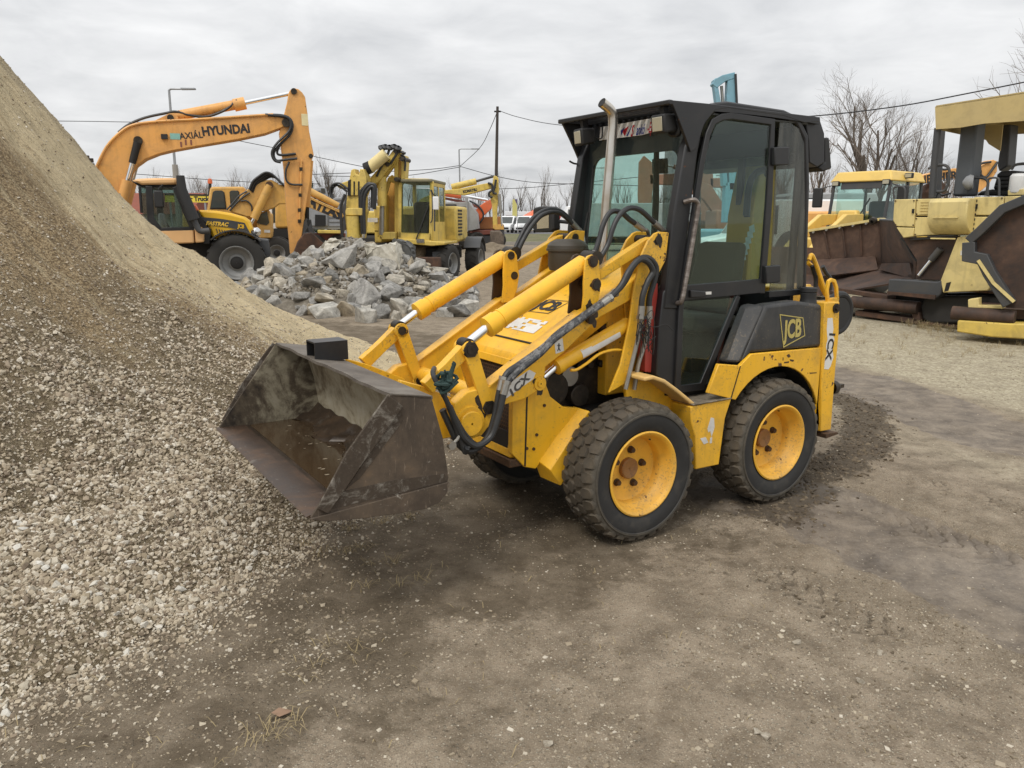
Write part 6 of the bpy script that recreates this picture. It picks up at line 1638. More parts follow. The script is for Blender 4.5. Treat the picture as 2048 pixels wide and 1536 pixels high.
part('seat', M['greypaint'], TRC, [(-2.01,1.876),(-1.91,1.876),(-1.875,1.505),(-2.025,1.505)], 0.7, 1.2, 0.05)
part('door_panel', M['fastc'], TRC, [(-2.068,1.481),(-1.187,1.489),(-1.186,1.175),(-1.545,1.164),(-2.095,1.169)], 0.0, 1.8, 0.03)
part('step_panel', M['fastc'], TRC, [(-1.155,1.495),(-0.957,1.43),(-0.97,1.194),(-1.164,1.175)], 0.02, 0.4, 0.03)
st = MB(); st.tube([(-1.349,-0.15,2.713),(-1.346,-0.15,2.395),(-1.143,-0.15,1.717)], [0.09, 0.115, 0.14], 14); st.build('exhaust_stack', M['rubber'], TRC)
line3('exhaust_elbow', M['charcoal'], TRC, [(-1.141,-0.15,1.734),(-1.074,-0.15,1.545),(-1.007,-0.15,1.459),(-0.818,-0.15,1.461)], 0.07, 12, 5)
part('bonnet', M['fasty'], TRC, [(-1.08,1.949),(-0.662,1.929),(-0.343,1.877),(-0.04,1.789),(0.092,1.691),(0.206,1.304),(0.133,1.259),(-0.797,1.266),(-0.846,1.506)], 0.3, 1.5, 0.06)
part('bonnet_band', M['charcoal'], TRC, [(-1.0,1.779),(-0.607,1.744),(-0.287,1.691),(-0.032,1.643),(0.081,1.386),(-0.13,1.468),(-0.384,1.531),(-0.888,1.594)], 0.285, 0.305)
part('cowl', M['rubber'], TRC, [(-1.137,1.908),(-1.061,1.926),(-0.898,1.56),(-0.802,1.507),(-0.862,1.154),(-0.988,1.156),(-0.965,1.455)], 0.15, 1.65)
q = [(-0.667,0.28,1.617),(-0.121,0.28,1.557)]
text('FASTRAC', 0.125, M['logo_y'] if 'logo_y' in M else M['fasty'], TRC, q[0], (1, 0, -0.08), FZ, 0.003, 0.95, 0.3, 0.006)
text('JCB', 0.125, M['fasty'], TRC, q[1], (1, 0, -0.12), FZ, 0.003, 0.75, 0.0, 0.006)
for k in range(8):
    a, b = [(-0.693,1.505),(-0.666,1.407)]
    m_ = MB(); band(m_, [(a[0] + 0.062 * k, a[1] - 0.012 * k), (b[0] + 0.062 * k, b[1] - 0.004 * k)], 0.022, 0.285, 0.31); m_.build('vent_slot', M['charcoal'], TRC)
cw = [(-0.271,0.25,0.674)][0]
for y_, ax in ((0.25, -1), (1.6, 1)):
    wheel(TRC, (cw[0], y_, 0.69), 0.69, 0.45, 0.385, (0, ax, 0), lugs=20)
    wheel(TRC, (cw[0] - 2.9, y_, 0.69), 0.69, 0.45, 0.385, (0, ax, 0), lugs=20)
    fn = MB(); band(fn, [(cw[0] + 0.78 * math.cos(a), 0.69 + 0.78 * math.sin(a)) for a in np.linspace(0.72, 2.35, 10)], 0.03, y_ - 0.25, y_ + 0.25); fn.build('mudguard', M['charcoal'], TRC)
part('chassis', M['dark'], TRC, [(-2.163,1.156),(0.234,1.254),(0.516,1.225),(0.481,0.949),(-1.025,0.695),(-2.037,0.71)], 0.5, 1.3)
part('front_hitch', M['charcoal'], TRC, [(0.238,1.259),(0.5,1.23),(0.532,0.901),(0.446,0.664),(0.347,0.775),(0.261,1.086)], 0.3, 1.5, 0.03)
mq = [(-1.839,-0.25,2.178)][0]
MB().box(mq, (0.2, 0.1, 0.38)).build('door_mirror', M['rubber'], TRC, 0.03)
line3('mirror_stay', M['rubber'], TRC, [(-1.822,-0.2,2.354),(-1.833,-0.2,2.404),(-1.764,-0.2,2.472),(-1.73,-0.2,2.505)], 0.015)
MB().lathe([(0.004, 0.05), (0.09, 0.04), (0.11, 0), (0.10, -0.1)], [(0.241,0.25,1.426)][0], (0.6, -0.8, 0), 16).build('headlamp', M['chrome'], TRC)
part('indicator', M['orangep'], TRC, [(-1.188,2.046),(-1.088,2.055),(-1.04,1.934),(-1.148,1.925)], 0.1, 0.3, 0.02)

# ------------------------------------------------------------------ ochre wheeled excavator behind the tractor

OCX = empty('wheeled_excavator', (-8.0,28.2,0.0), 0.2618, 'ochre wheeled excavator with orange beacon, its bent boom behind the tractor bonnet', 'excavator')
part('operator_cab', M['ochre'], OCX, [(-2.561,2.819),(-2.481,2.845),(-1.495,2.86),(-1.422,2.831),(-1.542,1.077),(-2.763,1.084),(-2.745,1.956)], 0.0, 1.1, 0.06)
for pts in ([(-2.482,2.668),(-2.393,2.719),(-2.184,2.721),(-2.098,2.659),(-2.07,2.086),(-2.618,2.084)], [(-1.934,2.673),(-1.876,2.724),(-1.653,2.726),(-1.607,2.676),(-1.642,2.164),(-1.931,2.125)]):
    part('window_seal', M['rubber'], OCX, pts, -0.03, 0.05, 0.02)
    cxx = sum(p[0] for p in pts) / len(pts); czz = sum(p[1] for p in pts) / len(pts)
    part('cab_window', M['glass_dark'], OCX, [(cxx + (p[0] - cxx) * 0.86, czz + (p[1] - czz) * 0.88) for p in pts], -0.045, -0.035)
q = [(-2.577,0.3,3.021),(-2.634,0.3,2.855)]
MB().lathe([(0.004, 0.12), (0.06, 0.10), (0.08, 0.02), (0.08, -0.06)], q[0], (0, 0, 1), 14).build('beacon', M['orangep'], OCX)
rod('beacon_stalk', M['rubber'], OCX, (q[0][0], q[0][1], q[0][2] - 0.05), (q[1][0], q[1][1], q[1][2] - 0.3), 0.05)
part('boom', M['ochre'], OCX, [(-1.944,2.005),(-1.647,2.385),(-1.328,2.74),(-0.842,2.992),(-0.638,3.076),(-0.488,3.083),(-0.319,2.991),(-0.247,2.929),(0.077,2.882),(0.041,2.268),(-0.287,2.266),(-0.407,2.163),(-0.652,2.06),(-0.931,2.003),(-1.142,1.829),(-1.39,1.828),(-1.776,1.955)], -0.4, 0.1, 0.03)
part('boom_box', M['ochre'], OCX, [(-0.25,2.928),(0.771,2.533),(0.804,2.17),(-0.257,2.397)], -0.35, 0.05, 0.03)
a, b, c_ = [(-0.566,-0.5,2.896),(-1.153,-0.5,1.765),(-1.272,-0.5,1.573)]
rod('boom_cylinder', M['ochre'], OCX, a, b, 0.14, 18); rod('boom_cylinder_rod', M['chrome'], OCX, b, c_, 0.06)
rod('pin', M['pinrust'], OCX, (a[0], -0.6, a[2]), (a[0], 0.1, a[2]), 0.13)
for k in range(4):
    pts = [(-1.248,-0.5,2.738),(-1.107,-0.5,3.015),(-0.898,-0.5,3.192),(-0.668,-0.5,3.321),(-0.449,-0.5,3.261),(-0.238,-0.5,3.038),(-0.12,-0.5,2.926)]
    line3('boom_hose', M['hose'], OCX, [(p[0] + 0.05 * k, p[1] + 0.06 * k, p[2] - 0.045 * k) for p in pts], 0.04, 6, 5)
for pts in ([(-2.034,-0.45,2.055),(-1.796,-0.45,2.308),(-1.584,-0.45,2.535),(-1.328,-0.45,2.688)], [(-1.938,-0.45,2.03),(-1.674,-0.45,2.308),(-1.439,-0.45,2.511),(-1.233,-0.45,2.639)], [(-1.547,-0.45,2.359),(-1.351,-0.45,2.361),(-1.213,-0.45,2.21),(-1.201,-0.45,2.007)]):
    line3('boom_pipe', M['hose'], OCX, pts, 0.03, 6, 5)
part('side_door', M['ochre'], OCX, [(-1.045,1.933),(-0.659,2.075),(-0.6,1.804),(-0.565,1.337),(-0.619,1.089),(-1.126,1.092)], -0.2, 0.9, 0.04)
part('side_window', M['glass_dark'], OCX, [(-0.971,1.907),(-0.712,2.011),(-0.661,1.623),(-0.743,1.532),(-0.967,1.572),(-1.09,1.623)], -0.225, -0.205)
MB().box([(-0.751,-0.22,1.325)][0], (0.2, 0.01, 0.1)).build('number_plate', M['white'], OCX)
part('engine_house', M['ochre'], OCX, [(-3.671,1.964),(-2.805,2.072),(-0.583,1.971),(-0.64,1.048),(-3.745,1.066)], 1.0, 2.2, 0.08)
part('carriage', M['dark'], OCX, [(-2.875,1.057),(-0.398,1.068),(-0.474,0.67),(-2.903,0.693)], 0.1, 2.0)
for e_ in (1110, 1965):
    q = [(-2.646,0.1,0.482),(-0.474,0.1,0.457)][0 if e_ == 1110 else 1]
    wheel(OCX, (q[0], 0.1, 0.55), 0.55, 0.4, 0.28, (0, -1, 0)); wheel(OCX, (q[0], 2.0, 0.55), 0.55, 0.4, 0.28, (0, 1, 0))

# ------------------------------------------------------------------ white truck cab, lettered loader-crane boom, grey ribbed tipper

WTK = empty('delivery_truck', (-8.0,33.5,0.0), 0.2443, 'white truck cab with dark side window standing behind the orange arm', 'truck')
part('cab_body', M['whitep'], WTK, [(-2.175,2.514),(-1.762,2.755),(-1.217,2.807),(-1.077,2.76),(-1.169,1.12),(-2.285,1.125)], 0.0, 2.2, 0.06)
part('side_window', M['glass_dark'], WTK, [(-2.087,2.229),(-2.048,2.467),(-1.776,2.517),(-1.819,1.606),(-2.102,1.606)], -0.015, -0.003)
part('windscreen', M['glass_dark'], WTK, [(-1.731,2.469),(-1.448,2.471),(-1.474,2.039),(-1.771,2.003)], -0.015, -0.003)
part('truck_chassis', M['dark'], WTK, [(-2.415,1.122),(-1.174,1.117),(-1.192,0.797),(-2.435,0.805)], 0.2, 2.0)
q = [(-1.968,0.2,0.656),(-1.345,0.2,0.651)]
for p_ in q: wheel(WTK, (p_[0], 0.25, 0.48), 0.48, 0.3, 0.27)
part('sill_bar', M['whitep'], WTK, [(-2.264,0.859),(-1.517,0.867),(-1.52,0.818),(-2.267,0.799)], -0.05, 0.0)


ATL = empty('material_handler', (-6.5,32.0,0.0), 0.2094, 'ochre boom with large black lettering sloping down behind the rubble pile', 'excavator')
part('boom', M['ochre'], ATL, [(-1.806,2.701),(-1.531,2.571),(-0.396,2.036),(-0.322,1.887),(-0.434,1.698),(-1.52,2.147),(-1.873,2.294)], -0.25, 0.25, 0.02)
q = [(-1.042,-0.256,2.16)][0]
text('ATLAS', 0.50, M['ink'], ATL, q, (1, 0, -0.48), (0.48, 0, 1), 0.003, 0.92, 0.0, 0.03)
rod('boom_cylinder', M['ochre'], ATL, [(-1.718,0.0,2.879)][0], [(-0.513,0.0,2.281)][0], 0.16, 16, 0.12)
for pts in ([(-1.564,-0.28,2.577),(-1.055,-0.28,2.342),(-0.407,-0.28,2.047)], [(-1.544,-0.28,2.521),(-1.058,-0.28,2.285),(-0.409,-0.28,1.99)]): line3('boom_pipe', M['ochre'], ATL, pts, 0.03, 6, 3)
part('arm', M['charcoal'], ATL, [(-0.452,2.071),(-0.277,2.393),(-0.17,2.986),(-0.161,2.393),(-0.219,1.61),(-0.38,1.099),(-0.473,1.1),(-0.421,1.725)], -0.2, 0.2, 0.02)
part('carriage', M['ochre'], ATL, [(-2.988,2.71),(-1.832,2.718),(-1.904,1.376),(-3.07,1.379)], 0.5, 2.5, 0.1)
part('undercarriage', M['dark'], ATL, [(-3.201,1.377),(-1.589,1.374),(-1.609,0.997),(-3.224,1.004)], 0.5, 2.5)
for p_ in [(-3.008,0.5,0.792),(-1.853,0.5,0.785)]:
    wheel(ATL, (p_[0], 0.5, 0.52), 0.52, 0.35, 0.27); wheel(ATL, (p_[0], 2.5, 0.52), 0.52, 0.35, 0.27, (0, 1, 0))


GTK = empty('tipper_truck', (-7.0,38.0,0.0), 0.2094, 'grey ribbed tipper truck with yellow bumper between the orange arm and the yellow excavator', 'truck')
part('tipper_body', M['greypaint'], GTK, [(-2.648,2.733),(-0.966,2.77),(-1.045,1.289),(-2.725,1.293)], 0.0, 2.4, 0.03)
for k in range(7):
    z_ = 480 + 75 * k
    a, b = [[(-1.733,2.684),(-0.997,2.688)], [(-1.742,2.48),(-1.006,2.483)], [(-1.752,2.276),(-1.015,2.279)], [(-1.762,2.072),(-1.024,2.074)], [(-1.772,1.867),(-1.033,1.868)], [(-1.782,1.662),(-1.042,1.662)], [(-1.792,1.456),(-1.051,1.455)]][k]
    m_ = MB(); band(m_, [a, b], 0.05, -0.05, 0.0); m_.build('body_rib', M['greypaint'], GTK)
part('cab', M['greypaint'], GTK, [(-2.568,3.16),(-2.189,3.244),(-1.868,3.206),(-1.783,2.735),(-1.846,1.429),(-2.659,1.431)], -0.1, 2.3, 0.05)
part('cab_window', M['glass_dark'], GTK, [(-2.084,3.19),(-1.909,3.187),(-1.88,2.95),(-2.082,2.962)], -0.12, -0.105)
part('cab_panel', M['charcoal'], GTK, [(-2.493,3.053),(-2.116,3.083),(-2.127,2.868),(-2.503,2.865)], -0.12, -0.105)
part('grille', M['dark'], GTK, [(-2.415,1.975),(-1.929,1.948),(-1.954,1.43),(-2.443,1.43)], -0.13, -0.105)
part('bumper', M['lemon'], GTK, [(-2.341,1.267),(-1.226,1.236),(-1.232,1.085),(-2.336,1.102)], -0.2, 0.1, 0.03)
part('underframe', M['redframe'], GTK, [(-2.744,1.085),(-1.04,1.079),(-1.054,0.758),(-2.761,0.767)], 0.2, 2.2)
for p_ in [(-2.461,0.2,0.765),(-1.415,0.2,0.76)]: wheel(GTK, (p_[0], 0.2, 0.52), 0.52, 0.3, 0.28); wheel(GTK, (p_[0], 2.2, 0.52), 0.52, 0.3, 0.28, (0, 1, 0))

# ------------------------------------------------------------------ lemon yellow wheeled excavator seen from the front

YEX = empty('wheeled_excavator', (-2.7,21.6,0.0), -0.1222, 'lemon yellow wheeled excavator facing the viewer with folded two-piece boom, behind the rubble pile', 'excavator')
# cab
m_ = MB(); band(m_, [(-0.411,1.223),(-0.361,2.578),(-0.311,2.708),(-0.184,2.765),(0.423,2.754),(0.524,2.696),(0.5,1.995),(0.462,1.151)], 0.11, 0.0, 0.07); m_.build('operator_cab', M['lemon'], YEX, 0.02)
part('cab_front_panel', M['lemon'], YEX, [(-0.429,1.379),(0.486,1.354),(0.489,1.144),(-0.458,1.215)], 0.0, 0.06)
cx0, cx1 = [(-0.41,1.997),(0.531,1.995)][0][0], [(-0.41,1.997),(0.531,1.995)][1][0]
czb, czt = [(0.481,1.114),(0.517,2.76)][0][1], [(0.481,1.114),(0.517,2.76)][1][1]
MB().box2((cx0, 1.6, czb + 0.75), (cx0 + 0.08, 1.75, czt - 0.05)).build('cab_post', M['lemon'], YEX)
MB().box2((cx0, 0.06, czb), (cx0 + 0.05, 1.75, czb + 0.75)).build('cab_side', M['lemon'], YEX)
MB().box2((cx0, 1.7, czb), (cx1, 1.75, czb + 0.75)).build('cab_rear', M['lemon'], YEX)
cs = MB()
for (y0, y1, z0, z1) in ((0.06, 1.75, czb, czb + 0.55), (0.06, 1.75, czt - 0.14, czt - 0.04), (0.06, 0.16, czb + 0.55, czt - 0.14), (0.80, 0.90, czb + 0.55, czt - 0.14), (1.62, 1.75, czb + 0.55, czt - 0.14)):
    cs.box2((cx1 - 0.05, y0, z0), (cx1, y1, z1))
cs.build('cab_door', M['lemon'], YEX)
MB().box2((cx1 - 0.02, 0.16, czb + 0.55), (cx1 - 0.01, 0.80, czt - 0.14)).build('side_window', M['glass_d'], YEX)
MB().box2((cx1 - 0.02, 0.90, czb + 0.55), (cx1 - 0.01, 1.62, czt - 0.14)).build('side_window', M['glass_d'], YEX)
MB().box2((cx0 - 0.02, -0.05, czt - 0.05), (cx1 + 0.02, 1.8, czt + 0.04)).build('cab_roof', paint('olive_grey_roof', (0.20, 0.18, 0.10, 1), 0.6, 0.1, 0.1, grime=0.4), YEX, 0.03)
MB().box2((cx0 + 0.22, 0.7, czb + 0.2), (cx0 + 0.72, 1.2, czb + 1.1)).build('seat', M['rubber'], YEX, 0.1)
MB().box2((cx0 + 0.1, 1.68, czb + 0.7), (cx1 - 0.1, 1.695, czt - 0.15)).build('rear_glass', M['glass_d'], YEX)
part('windscreen', M['glass_d'], YEX, [(-0.274,2.577),(0.458,2.545),(0.397,1.354),(-0.349,1.379)], -0.02, -0.006)
part('visor', M['glass_d'], YEX, [(-0.286,2.72),(0.509,2.715),(0.487,2.554),(-0.279,2.576)], -0.06, -0.03)
m_ = MB(); band(m_, [(0.436,2.104),(0.069,1.188)], 0.03, -0.06, -0.03); m_.build('wiper', M['rubber'], YEX)
MB().box([(0.194,-0.05,1.152)][0], (0.22, 0.06, 0.10)).build('cab_lamp', M['chrome'], YEX)
MB().box([(0.685,-0.25,2.153)][0], (0.16, 0.06, 0.35)).build('mirror', M['whitep'], YEX, 0.02)
line3('mirror_stay', M['rubber'], YEX, [(0.558,-0.2,2.512),(0.611,-0.2,2.387),(0.674,-0.2,2.351)], 0.015)
part('cab_base', M['lemon'], YEX, [(-0.448,1.224),(0.524,1.145),(0.867,1.117),(0.854,1.043),(0.49,1.012),(-0.432,1.094)], -0.05, 1.8, 0.02)
# rear house, counterweight with vents, left tank
hx0 = [(-1.399,1.629),(0.873,1.63)]
MB().box2((hx0[0][0], 0.9, czb - 0.05), (cx0 - 0.75, 2.6, czb + 1.0)).build('tank_box', M['lemon'], YEX, 0.04)
MB().box2((hx0[0][0], 1.8, czb - 0.05), (hx0[1][0] - 0.02, 3.6, czb + 1.0)).build('engine_house', M['lemon'], YEX, 0.08)
for k in range(8):
    MB().box2((hx0[1][0] - 0.025, 2.0, czb + 0.15 + 0.1 * k), (hx0[1][0] - 0.005, 2.6, czb + 0.20 + 0.1 * k)).build('vent_slot', M['dark'], YEX)
MB().box([(-1.453,0.88,1.711)][0], (0.35, 0.02, 0.12)).build('model_plate', M['white'], YEX)
# boom foot, main boom, dipper
bx = lambda name, m, pts, y0, y1: part(name, m, YEX, pts, y0, y1, 0.02)
for pts, y0 in (([(-0.562,2.824),(-0.502,2.878),(-0.434,2.732),(-0.479,1.275),(-0.612,1.274)], 0.2), ([(-1.1,1.254),(-0.992,2.148),(-0.906,2.369),(-0.816,2.405),(-0.848,1.255)], 0.2)):
    bx('boom_foot', M['lemon'], pts, y0, y0 + 0.45)
bx('boom_foot_gap', M['ochre'], [(-1.054,1.248),(-0.969,2.304),(-0.804,2.748),(-0.605,2.858),(-0.608,1.287)], 0.5, 0.65)  # darker ochre panel painted in for the shaded gap between the plates
bx('boom_foot_plate', M['lemon'], [(-0.928,2.295),(-0.754,2.843),(-0.627,2.933),(-0.449,2.74),(-0.566,2.697),(-0.68,2.734),(-0.801,2.368),(-0.836,2.148)], 0.2, 0.3)
for dx, y0 in ((0, -0.28), (1, -0.02)):
    bx('upper_boom', M['lemon'], [(-1.22,2.707),(-0.912,3.015),(-0.599,3.348),(-0.404,3.584),(-0.299,3.59),(-0.286,3.513),(-0.492,3.171),(-0.808,2.783),(-1.074,2.552)] if dx == 0 else [(-1.157,2.69),(-0.838,3.012),(-0.579,3.332),(-0.392,3.607),(-0.306,3.56),(-0.31,3.436),(-0.49,3.153),(-0.809,2.76),(-1.066,2.544)], y0, y0 + 0.16)
bx('boom_head', M['lemon'], [(-0.505,3.333),(-0.398,3.573),(-0.355,3.509),(-0.386,3.26),(-0.409,2.752),(-0.516,2.752)], 0.0, 0.4)
bx('boom_head', M['lemon'], [(-0.304,3.43),(-0.191,3.419),(-0.173,3.258),(-0.217,2.812),(-0.325,2.776)], 0.0, 0.4)
bx('boom_strut', M['ochre'], [(-0.434,3.304),(-0.319,3.338),(-0.335,2.799),(-0.443,2.782)], 0.1, 0.3)
for q in [(-0.599,-0.3,3.17),(-0.363,-0.3,3.512),(-1.073,-0.3,2.634),(-0.201,-0.3,3.307),(-0.368,-0.3,2.779)]: rod('pin', M['pin'], YEX, (q[0], -0.34, q[2]), (q[0], 0.45, q[2]), 0.06, 10)
a, b, c_ = [(-0.585,-0.45,3.422),(-1.066,-0.45,3.058),(-1.257,-0.45,2.989)]
rod('arm_cylinder', plain('cream_cylinder', (0.70, 0.58, 0.28, 1), 0.4), YEX, a, b, 0.155, 20)
rod('cylinder_gland', M['dark'], YEX, [(-1.008,-0.45,3.1)][0], [(-1.168,-0.45,3.038)][0], 0.165, 20)
rod('arm_cylinder_rod', M['chrome'], YEX, b, c_, 0.07)
bx('dipper_head', M['lemon'], [(-1.566,2.519),(-1.501,2.781),(-1.447,3.001),(-1.363,3.035),(-1.325,2.885),(-1.24,2.874),(-1.208,3.023),(-1.111,3.022),(-1.052,2.831),(-1.05,2.516),(-1.132,2.341),(-1.581,2.343)], -0.8, -0.4)
bx('dipper', M['lemon'], [(-1.598,2.378),(-1.13,2.376),(-1.145,1.846),(-1.215,1.237),(-1.651,1.236),(-1.689,1.81)], -0.75, -0.42)
for k, pts in enumerate(([(-1.539,2.727),(-1.463,2.761),(-1.482,2.341),(-1.564,2.341)], [(-1.391,2.708),(-1.354,2.708),(-1.37,2.34),(-1.407,2.34)], [(-1.268,2.708),(-1.227,2.707),(-1.243,2.34),(-1.284,2.34)])):
    part('head_slot', M['dark'], YEX, pts, -0.815, -0.802)
bx('dipper_cap', M['lemon'], [(-1.621,1.952),(-1.581,2.022),(-1.143,2.021),(-1.117,1.933),(-1.158,1.827),(-1.627,1.828)], -0.9, -0.4)
a, b = [(-1.44,-0.85,1.81),(-1.439,-0.85,1.239)]
rod('bucket_cylinder', M['lemon'], YEX, a, b, 0.17, 18)
rod('bucket_cylinder_rod', M['chrome'], YEX, [(-1.175,-0.8,1.632)][0], [(-1.184,-0.8,1.238)][0], 0.06)
a, b, c_ = [(-0.82,-0.1,2.864),(-0.848,-0.1,2.087),(-0.883,-0.1,1.316)]
rod('boom_cylinder', M['lemon'], YEX, a, b, 0.125, 18); rod('boom_cylinder_rod', M['steel'], YEX, b, c_, 0.065)
bx('cylinder_foot', M['lemon'], [(-0.972,1.316),(-0.795,1.39),(-0.487,1.391),(-0.493,1.188),(-0.919,1.187)], -0.15, 0.3)
bx('tool_bracket', M['lemon'], [(-1.87,2.575),(-1.733,2.68),(-1.543,2.731),(-1.552,2.52),(-1.778,2.522)], -0.75, -0.5)
for pts, r in (([(-1.539,-0.85,2.515),(-1.757,-0.85,2.656),(-1.945,-0.85,2.622),(-2.027,-0.85,2.482),(-2.016,-0.85,2.341),(-1.963,-0.85,2.27)], 0.03), ([(-1.578,-0.8,2.447),(-1.814,-0.8,2.606),(-1.948,-0.8,2.554),(-2.006,-0.8,2.378),(-1.961,-0.8,2.289)], 0.03), ([(-1.197,-0.85,1.347),(-1.183,-0.85,2.127),(-1.134,-0.85,2.408),(-0.978,-0.85,2.599),(-0.811,-0.85,2.616),(-0.793,-0.85,2.406),(-0.835,-0.85,1.986)], 0.045), ([(-1.124,-0.88,1.347),(-1.11,-0.88,2.056),(-1.052,-0.88,2.372),(-0.916,-0.88,2.545),(-0.831,-0.88,2.545),(-0.831,-0.88,2.336),(-0.862,-0.88,2.02)], 0.045), ([(-1.232,-0.82,1.632),(-1.221,-0.82,2.339),(-1.101,-0.82,2.549),(-0.948,-0.82,2.652),(-0.88,-0.82,2.513),(-0.917,-0.82,2.022)], 0.045), ([(-0.749,-0.3,3.207),(-0.591,-0.3,3.416),(-0.51,-0.3,3.591),(-0.36,-0.3,3.606),(-0.282,-0.3,3.483)], 0.035), ([(-0.524,-0.3,3.17),(-0.406,-0.3,3.344),(-0.289,-0.3,3.483),(-0.178,-0.3,3.465),(-0.097,-0.3,3.446)], 0.035), ([(-0.262,-0.2,3.421),(-0.152,-0.2,3.35),(-0.138,-0.2,3.173),(-0.162,-0.2,2.996)], 0.03), ([(-0.912,-0.3,2.854),(-0.751,-0.3,3.136),(-0.556,-0.3,3.346)], 0.03), ([(-1.603,-0.9,2.373),(-1.73,-0.9,2.057),(-1.743,-0.9,1.632),(-1.73,-0.9,1.275)], 0.04)):
    line3('hydraulic_hose', M['hose'], YEX, pts, r, 6, 6)
for q in [(-0.735,-0.3,3.586),(-0.64,-0.3,3.606),(-0.529,-0.3,3.591),(-0.397,-0.3,3.607),(-0.305,-0.3,3.571)]:
    MB().lathe([(0.03, -0.05), (0.10, -0.02), (0.11, 0.03), (0.05, 0.07)], q, (0.3, -0.5, 0.8), 10).build('hose_elbow', M['hose'], YEX)
for pts in ([(0.488,-0.06,2.5),(0.546,-0.06,2.392),(0.54,-0.06,1.776),(0.487,-0.06,1.63)], [(0.609,-0.06,1.994),(0.597,-0.06,1.411)]): line3('grab_rail', M['charcoal'], YEX, pts, 0.018, 6, 4)
for zz in (0.28, 0.62): MB().box2((hx0[0][0] + 0.02, 0.885, czb + zz), (cx0 - 0.78, 0.899, czb + zz + 0.02)).build('panel_seam', M['dark'], YEX)
MB().box2((hx0[0][0] + 0.3, 0.88, czb + 0.05), (hx0[0][0] + 0.55, 0.899, czb + 0.2)).build('step_slot', M['dark'], YEX)
# undercarriage and wheels: axles run along the machine's width
MB().box2((cx0 - 0.9, 0.5, 0.55), (cx1 + 0.2, 3.2, 0.95)).build('undercarriage', M['dark'], YEX, 0.03)
MB().box2((cx0 - 1.2, -0.25, 0.35), (cx1 + 0.25, -0.10, 0.72)).build('dozer_blade', M['rust_dark'], YEX, 0.03)
MB().lathe([(0.7, -0.1), (0.75, 0), (0.7, 0.1)], ((cx0 + cx1) / 2 - 0.6, 1.7, 0.98), (0, 0, 1), 30).build('slew_ring', M['charcoal'], YEX)
w1 = [(0.817,0.5,0.436),(0.118,0.5,0.585)]
wheel(YEX, (w1[0][0], 0.55, 0.52), 0.52, 0.36, 0.28, (1, -0.25, 0), lugs=16)
wheel(YEX, (w1[1][0] - 0.03, 0.75, 0.54), 0.54, 0.36, 0.28, (-1, 0.25, 0), plain('muddy_tyre', (0.16, 0.12, 0.075, 1), 0.95, var=0.5, scale=9), lugs=16)
for x_ in (w1[0][0] + 0.12, w1[0][0] - 1.9): wheel(YEX, (x_ + 0.25, 3.0, 0.54), 0.54, 0.4, 0.28, (1, -0.1, 0), lugs=16)
wheel(YEX, (w1[0][0] - 2.0, 0.6, 0.52), 0.52, 0.36, 0.28, (-1, 0, 0), lugs=16)
fn = MB(); 
q = w1[0][0] + 0.37
band(fn, [(3.0 + 0.66 * math.cos(a), 0.54 + 0.66 * math.sin(a)) for a in np.linspace(0.3, 2.6, 9)], 0.03, q - 0.25, q + 0.25, 'yz'); fn.build('mudguard', M['charcoal'], YEX)
MB().box2((w1[0][0] - 0.35, 0.15, 0.50), (w1[0][0] - 0.02, 0.5, 0.85)).build('tool_locker', M['charcoal'], YEX, 0.02)

# ------------------------------------------------------------------ grey tipper lorry, orange knuckle crane, yellow excavator further back

DTK = empty('tipper_lorry', (-2.8,46.0,0.0), 0, 'pale grey tipper lorry with ribbed sides and double rear wheels right of the yellow cab', 'lorry')
part('tipper_body', M['greyl'], DTK, [(-2.182,2.743),(0.183,2.751),(0.135,1.066),(-2.222,1.046)], 0.0, 2.4, 0.03)
for k, pts in enumerate(([(-2.148,2.472),(0.141,2.472)], [(-2.153,2.219),(0.138,2.219)], [(-2.159,1.974),(0.134,1.974)], [(-2.165,1.724),(0.131,1.724)], [(-2.171,1.458),(0.128,1.458)])):
    m_ = MB(); band(m_, pts, 0.035, -0.03, 0.0); m_.build('body_groove', M['charcoal'], DTK)
for pts in ([(-1.069,2.626),(-0.433,2.626),(-0.434,2.518),(-1.071,2.518)], [(-0.965,1.752),(-0.446,1.752),(-0.448,1.634),(-0.967,1.634)]): part('nameplate', M['charcoal'], DTK, pts, -0.045, -0.03)
part('tailgate', M['greyl'], DTK, [(0.123,2.895),(0.328,2.741),(0.778,2.082),(0.829,1.216),(0.317,1.107),(0.129,1.146)], -0.1, 2.4, 0.03)
m_ = MB(); band(m_, [(0.194,3.01),(0.243,2.082),(0.191,1.068)], 0.09, -0.16, -0.1); m_.build('tailgate_post', M['greypaint'], DTK)
part('underframe', M['redframe'], DTK, [(-2.243,1.044),(1.62,1.142),(1.619,0.826),(0.41,0.826),(-0.32,0.47),(-2.256,0.509)], 0.2, 2.2)
m_ = MB(); band(m_, [(0.461,1.065),(0.179,0.947),(-0.351,0.375)], 0.12, 0.0, 0.2); m_.build('rear_bar', M['redframe'], DTK)
for px__, rr in ((0, 0.52), (1, 0.52), (2, 0.52)):
    q = [(0.169,0.1,0.393),(0.693,0.1,0.393),(-1.684,0.1,0.393)][px__]
    wheel(DTK, (q[0], 0.15, rr), rr, 0.5, 0.28, (0.55, -0.83, 0)); wheel(DTK, (q[0], 2.2, rr), rr, 0.5, 0.28, (0, 1, 0))
part('side_locker', M['charcoal'], DTK, [(0.975,0.905),(1.539,0.945),(1.536,0.43),(1.131,0.311),(0.97,0.35)], 0.2, 1.0, 0.03)


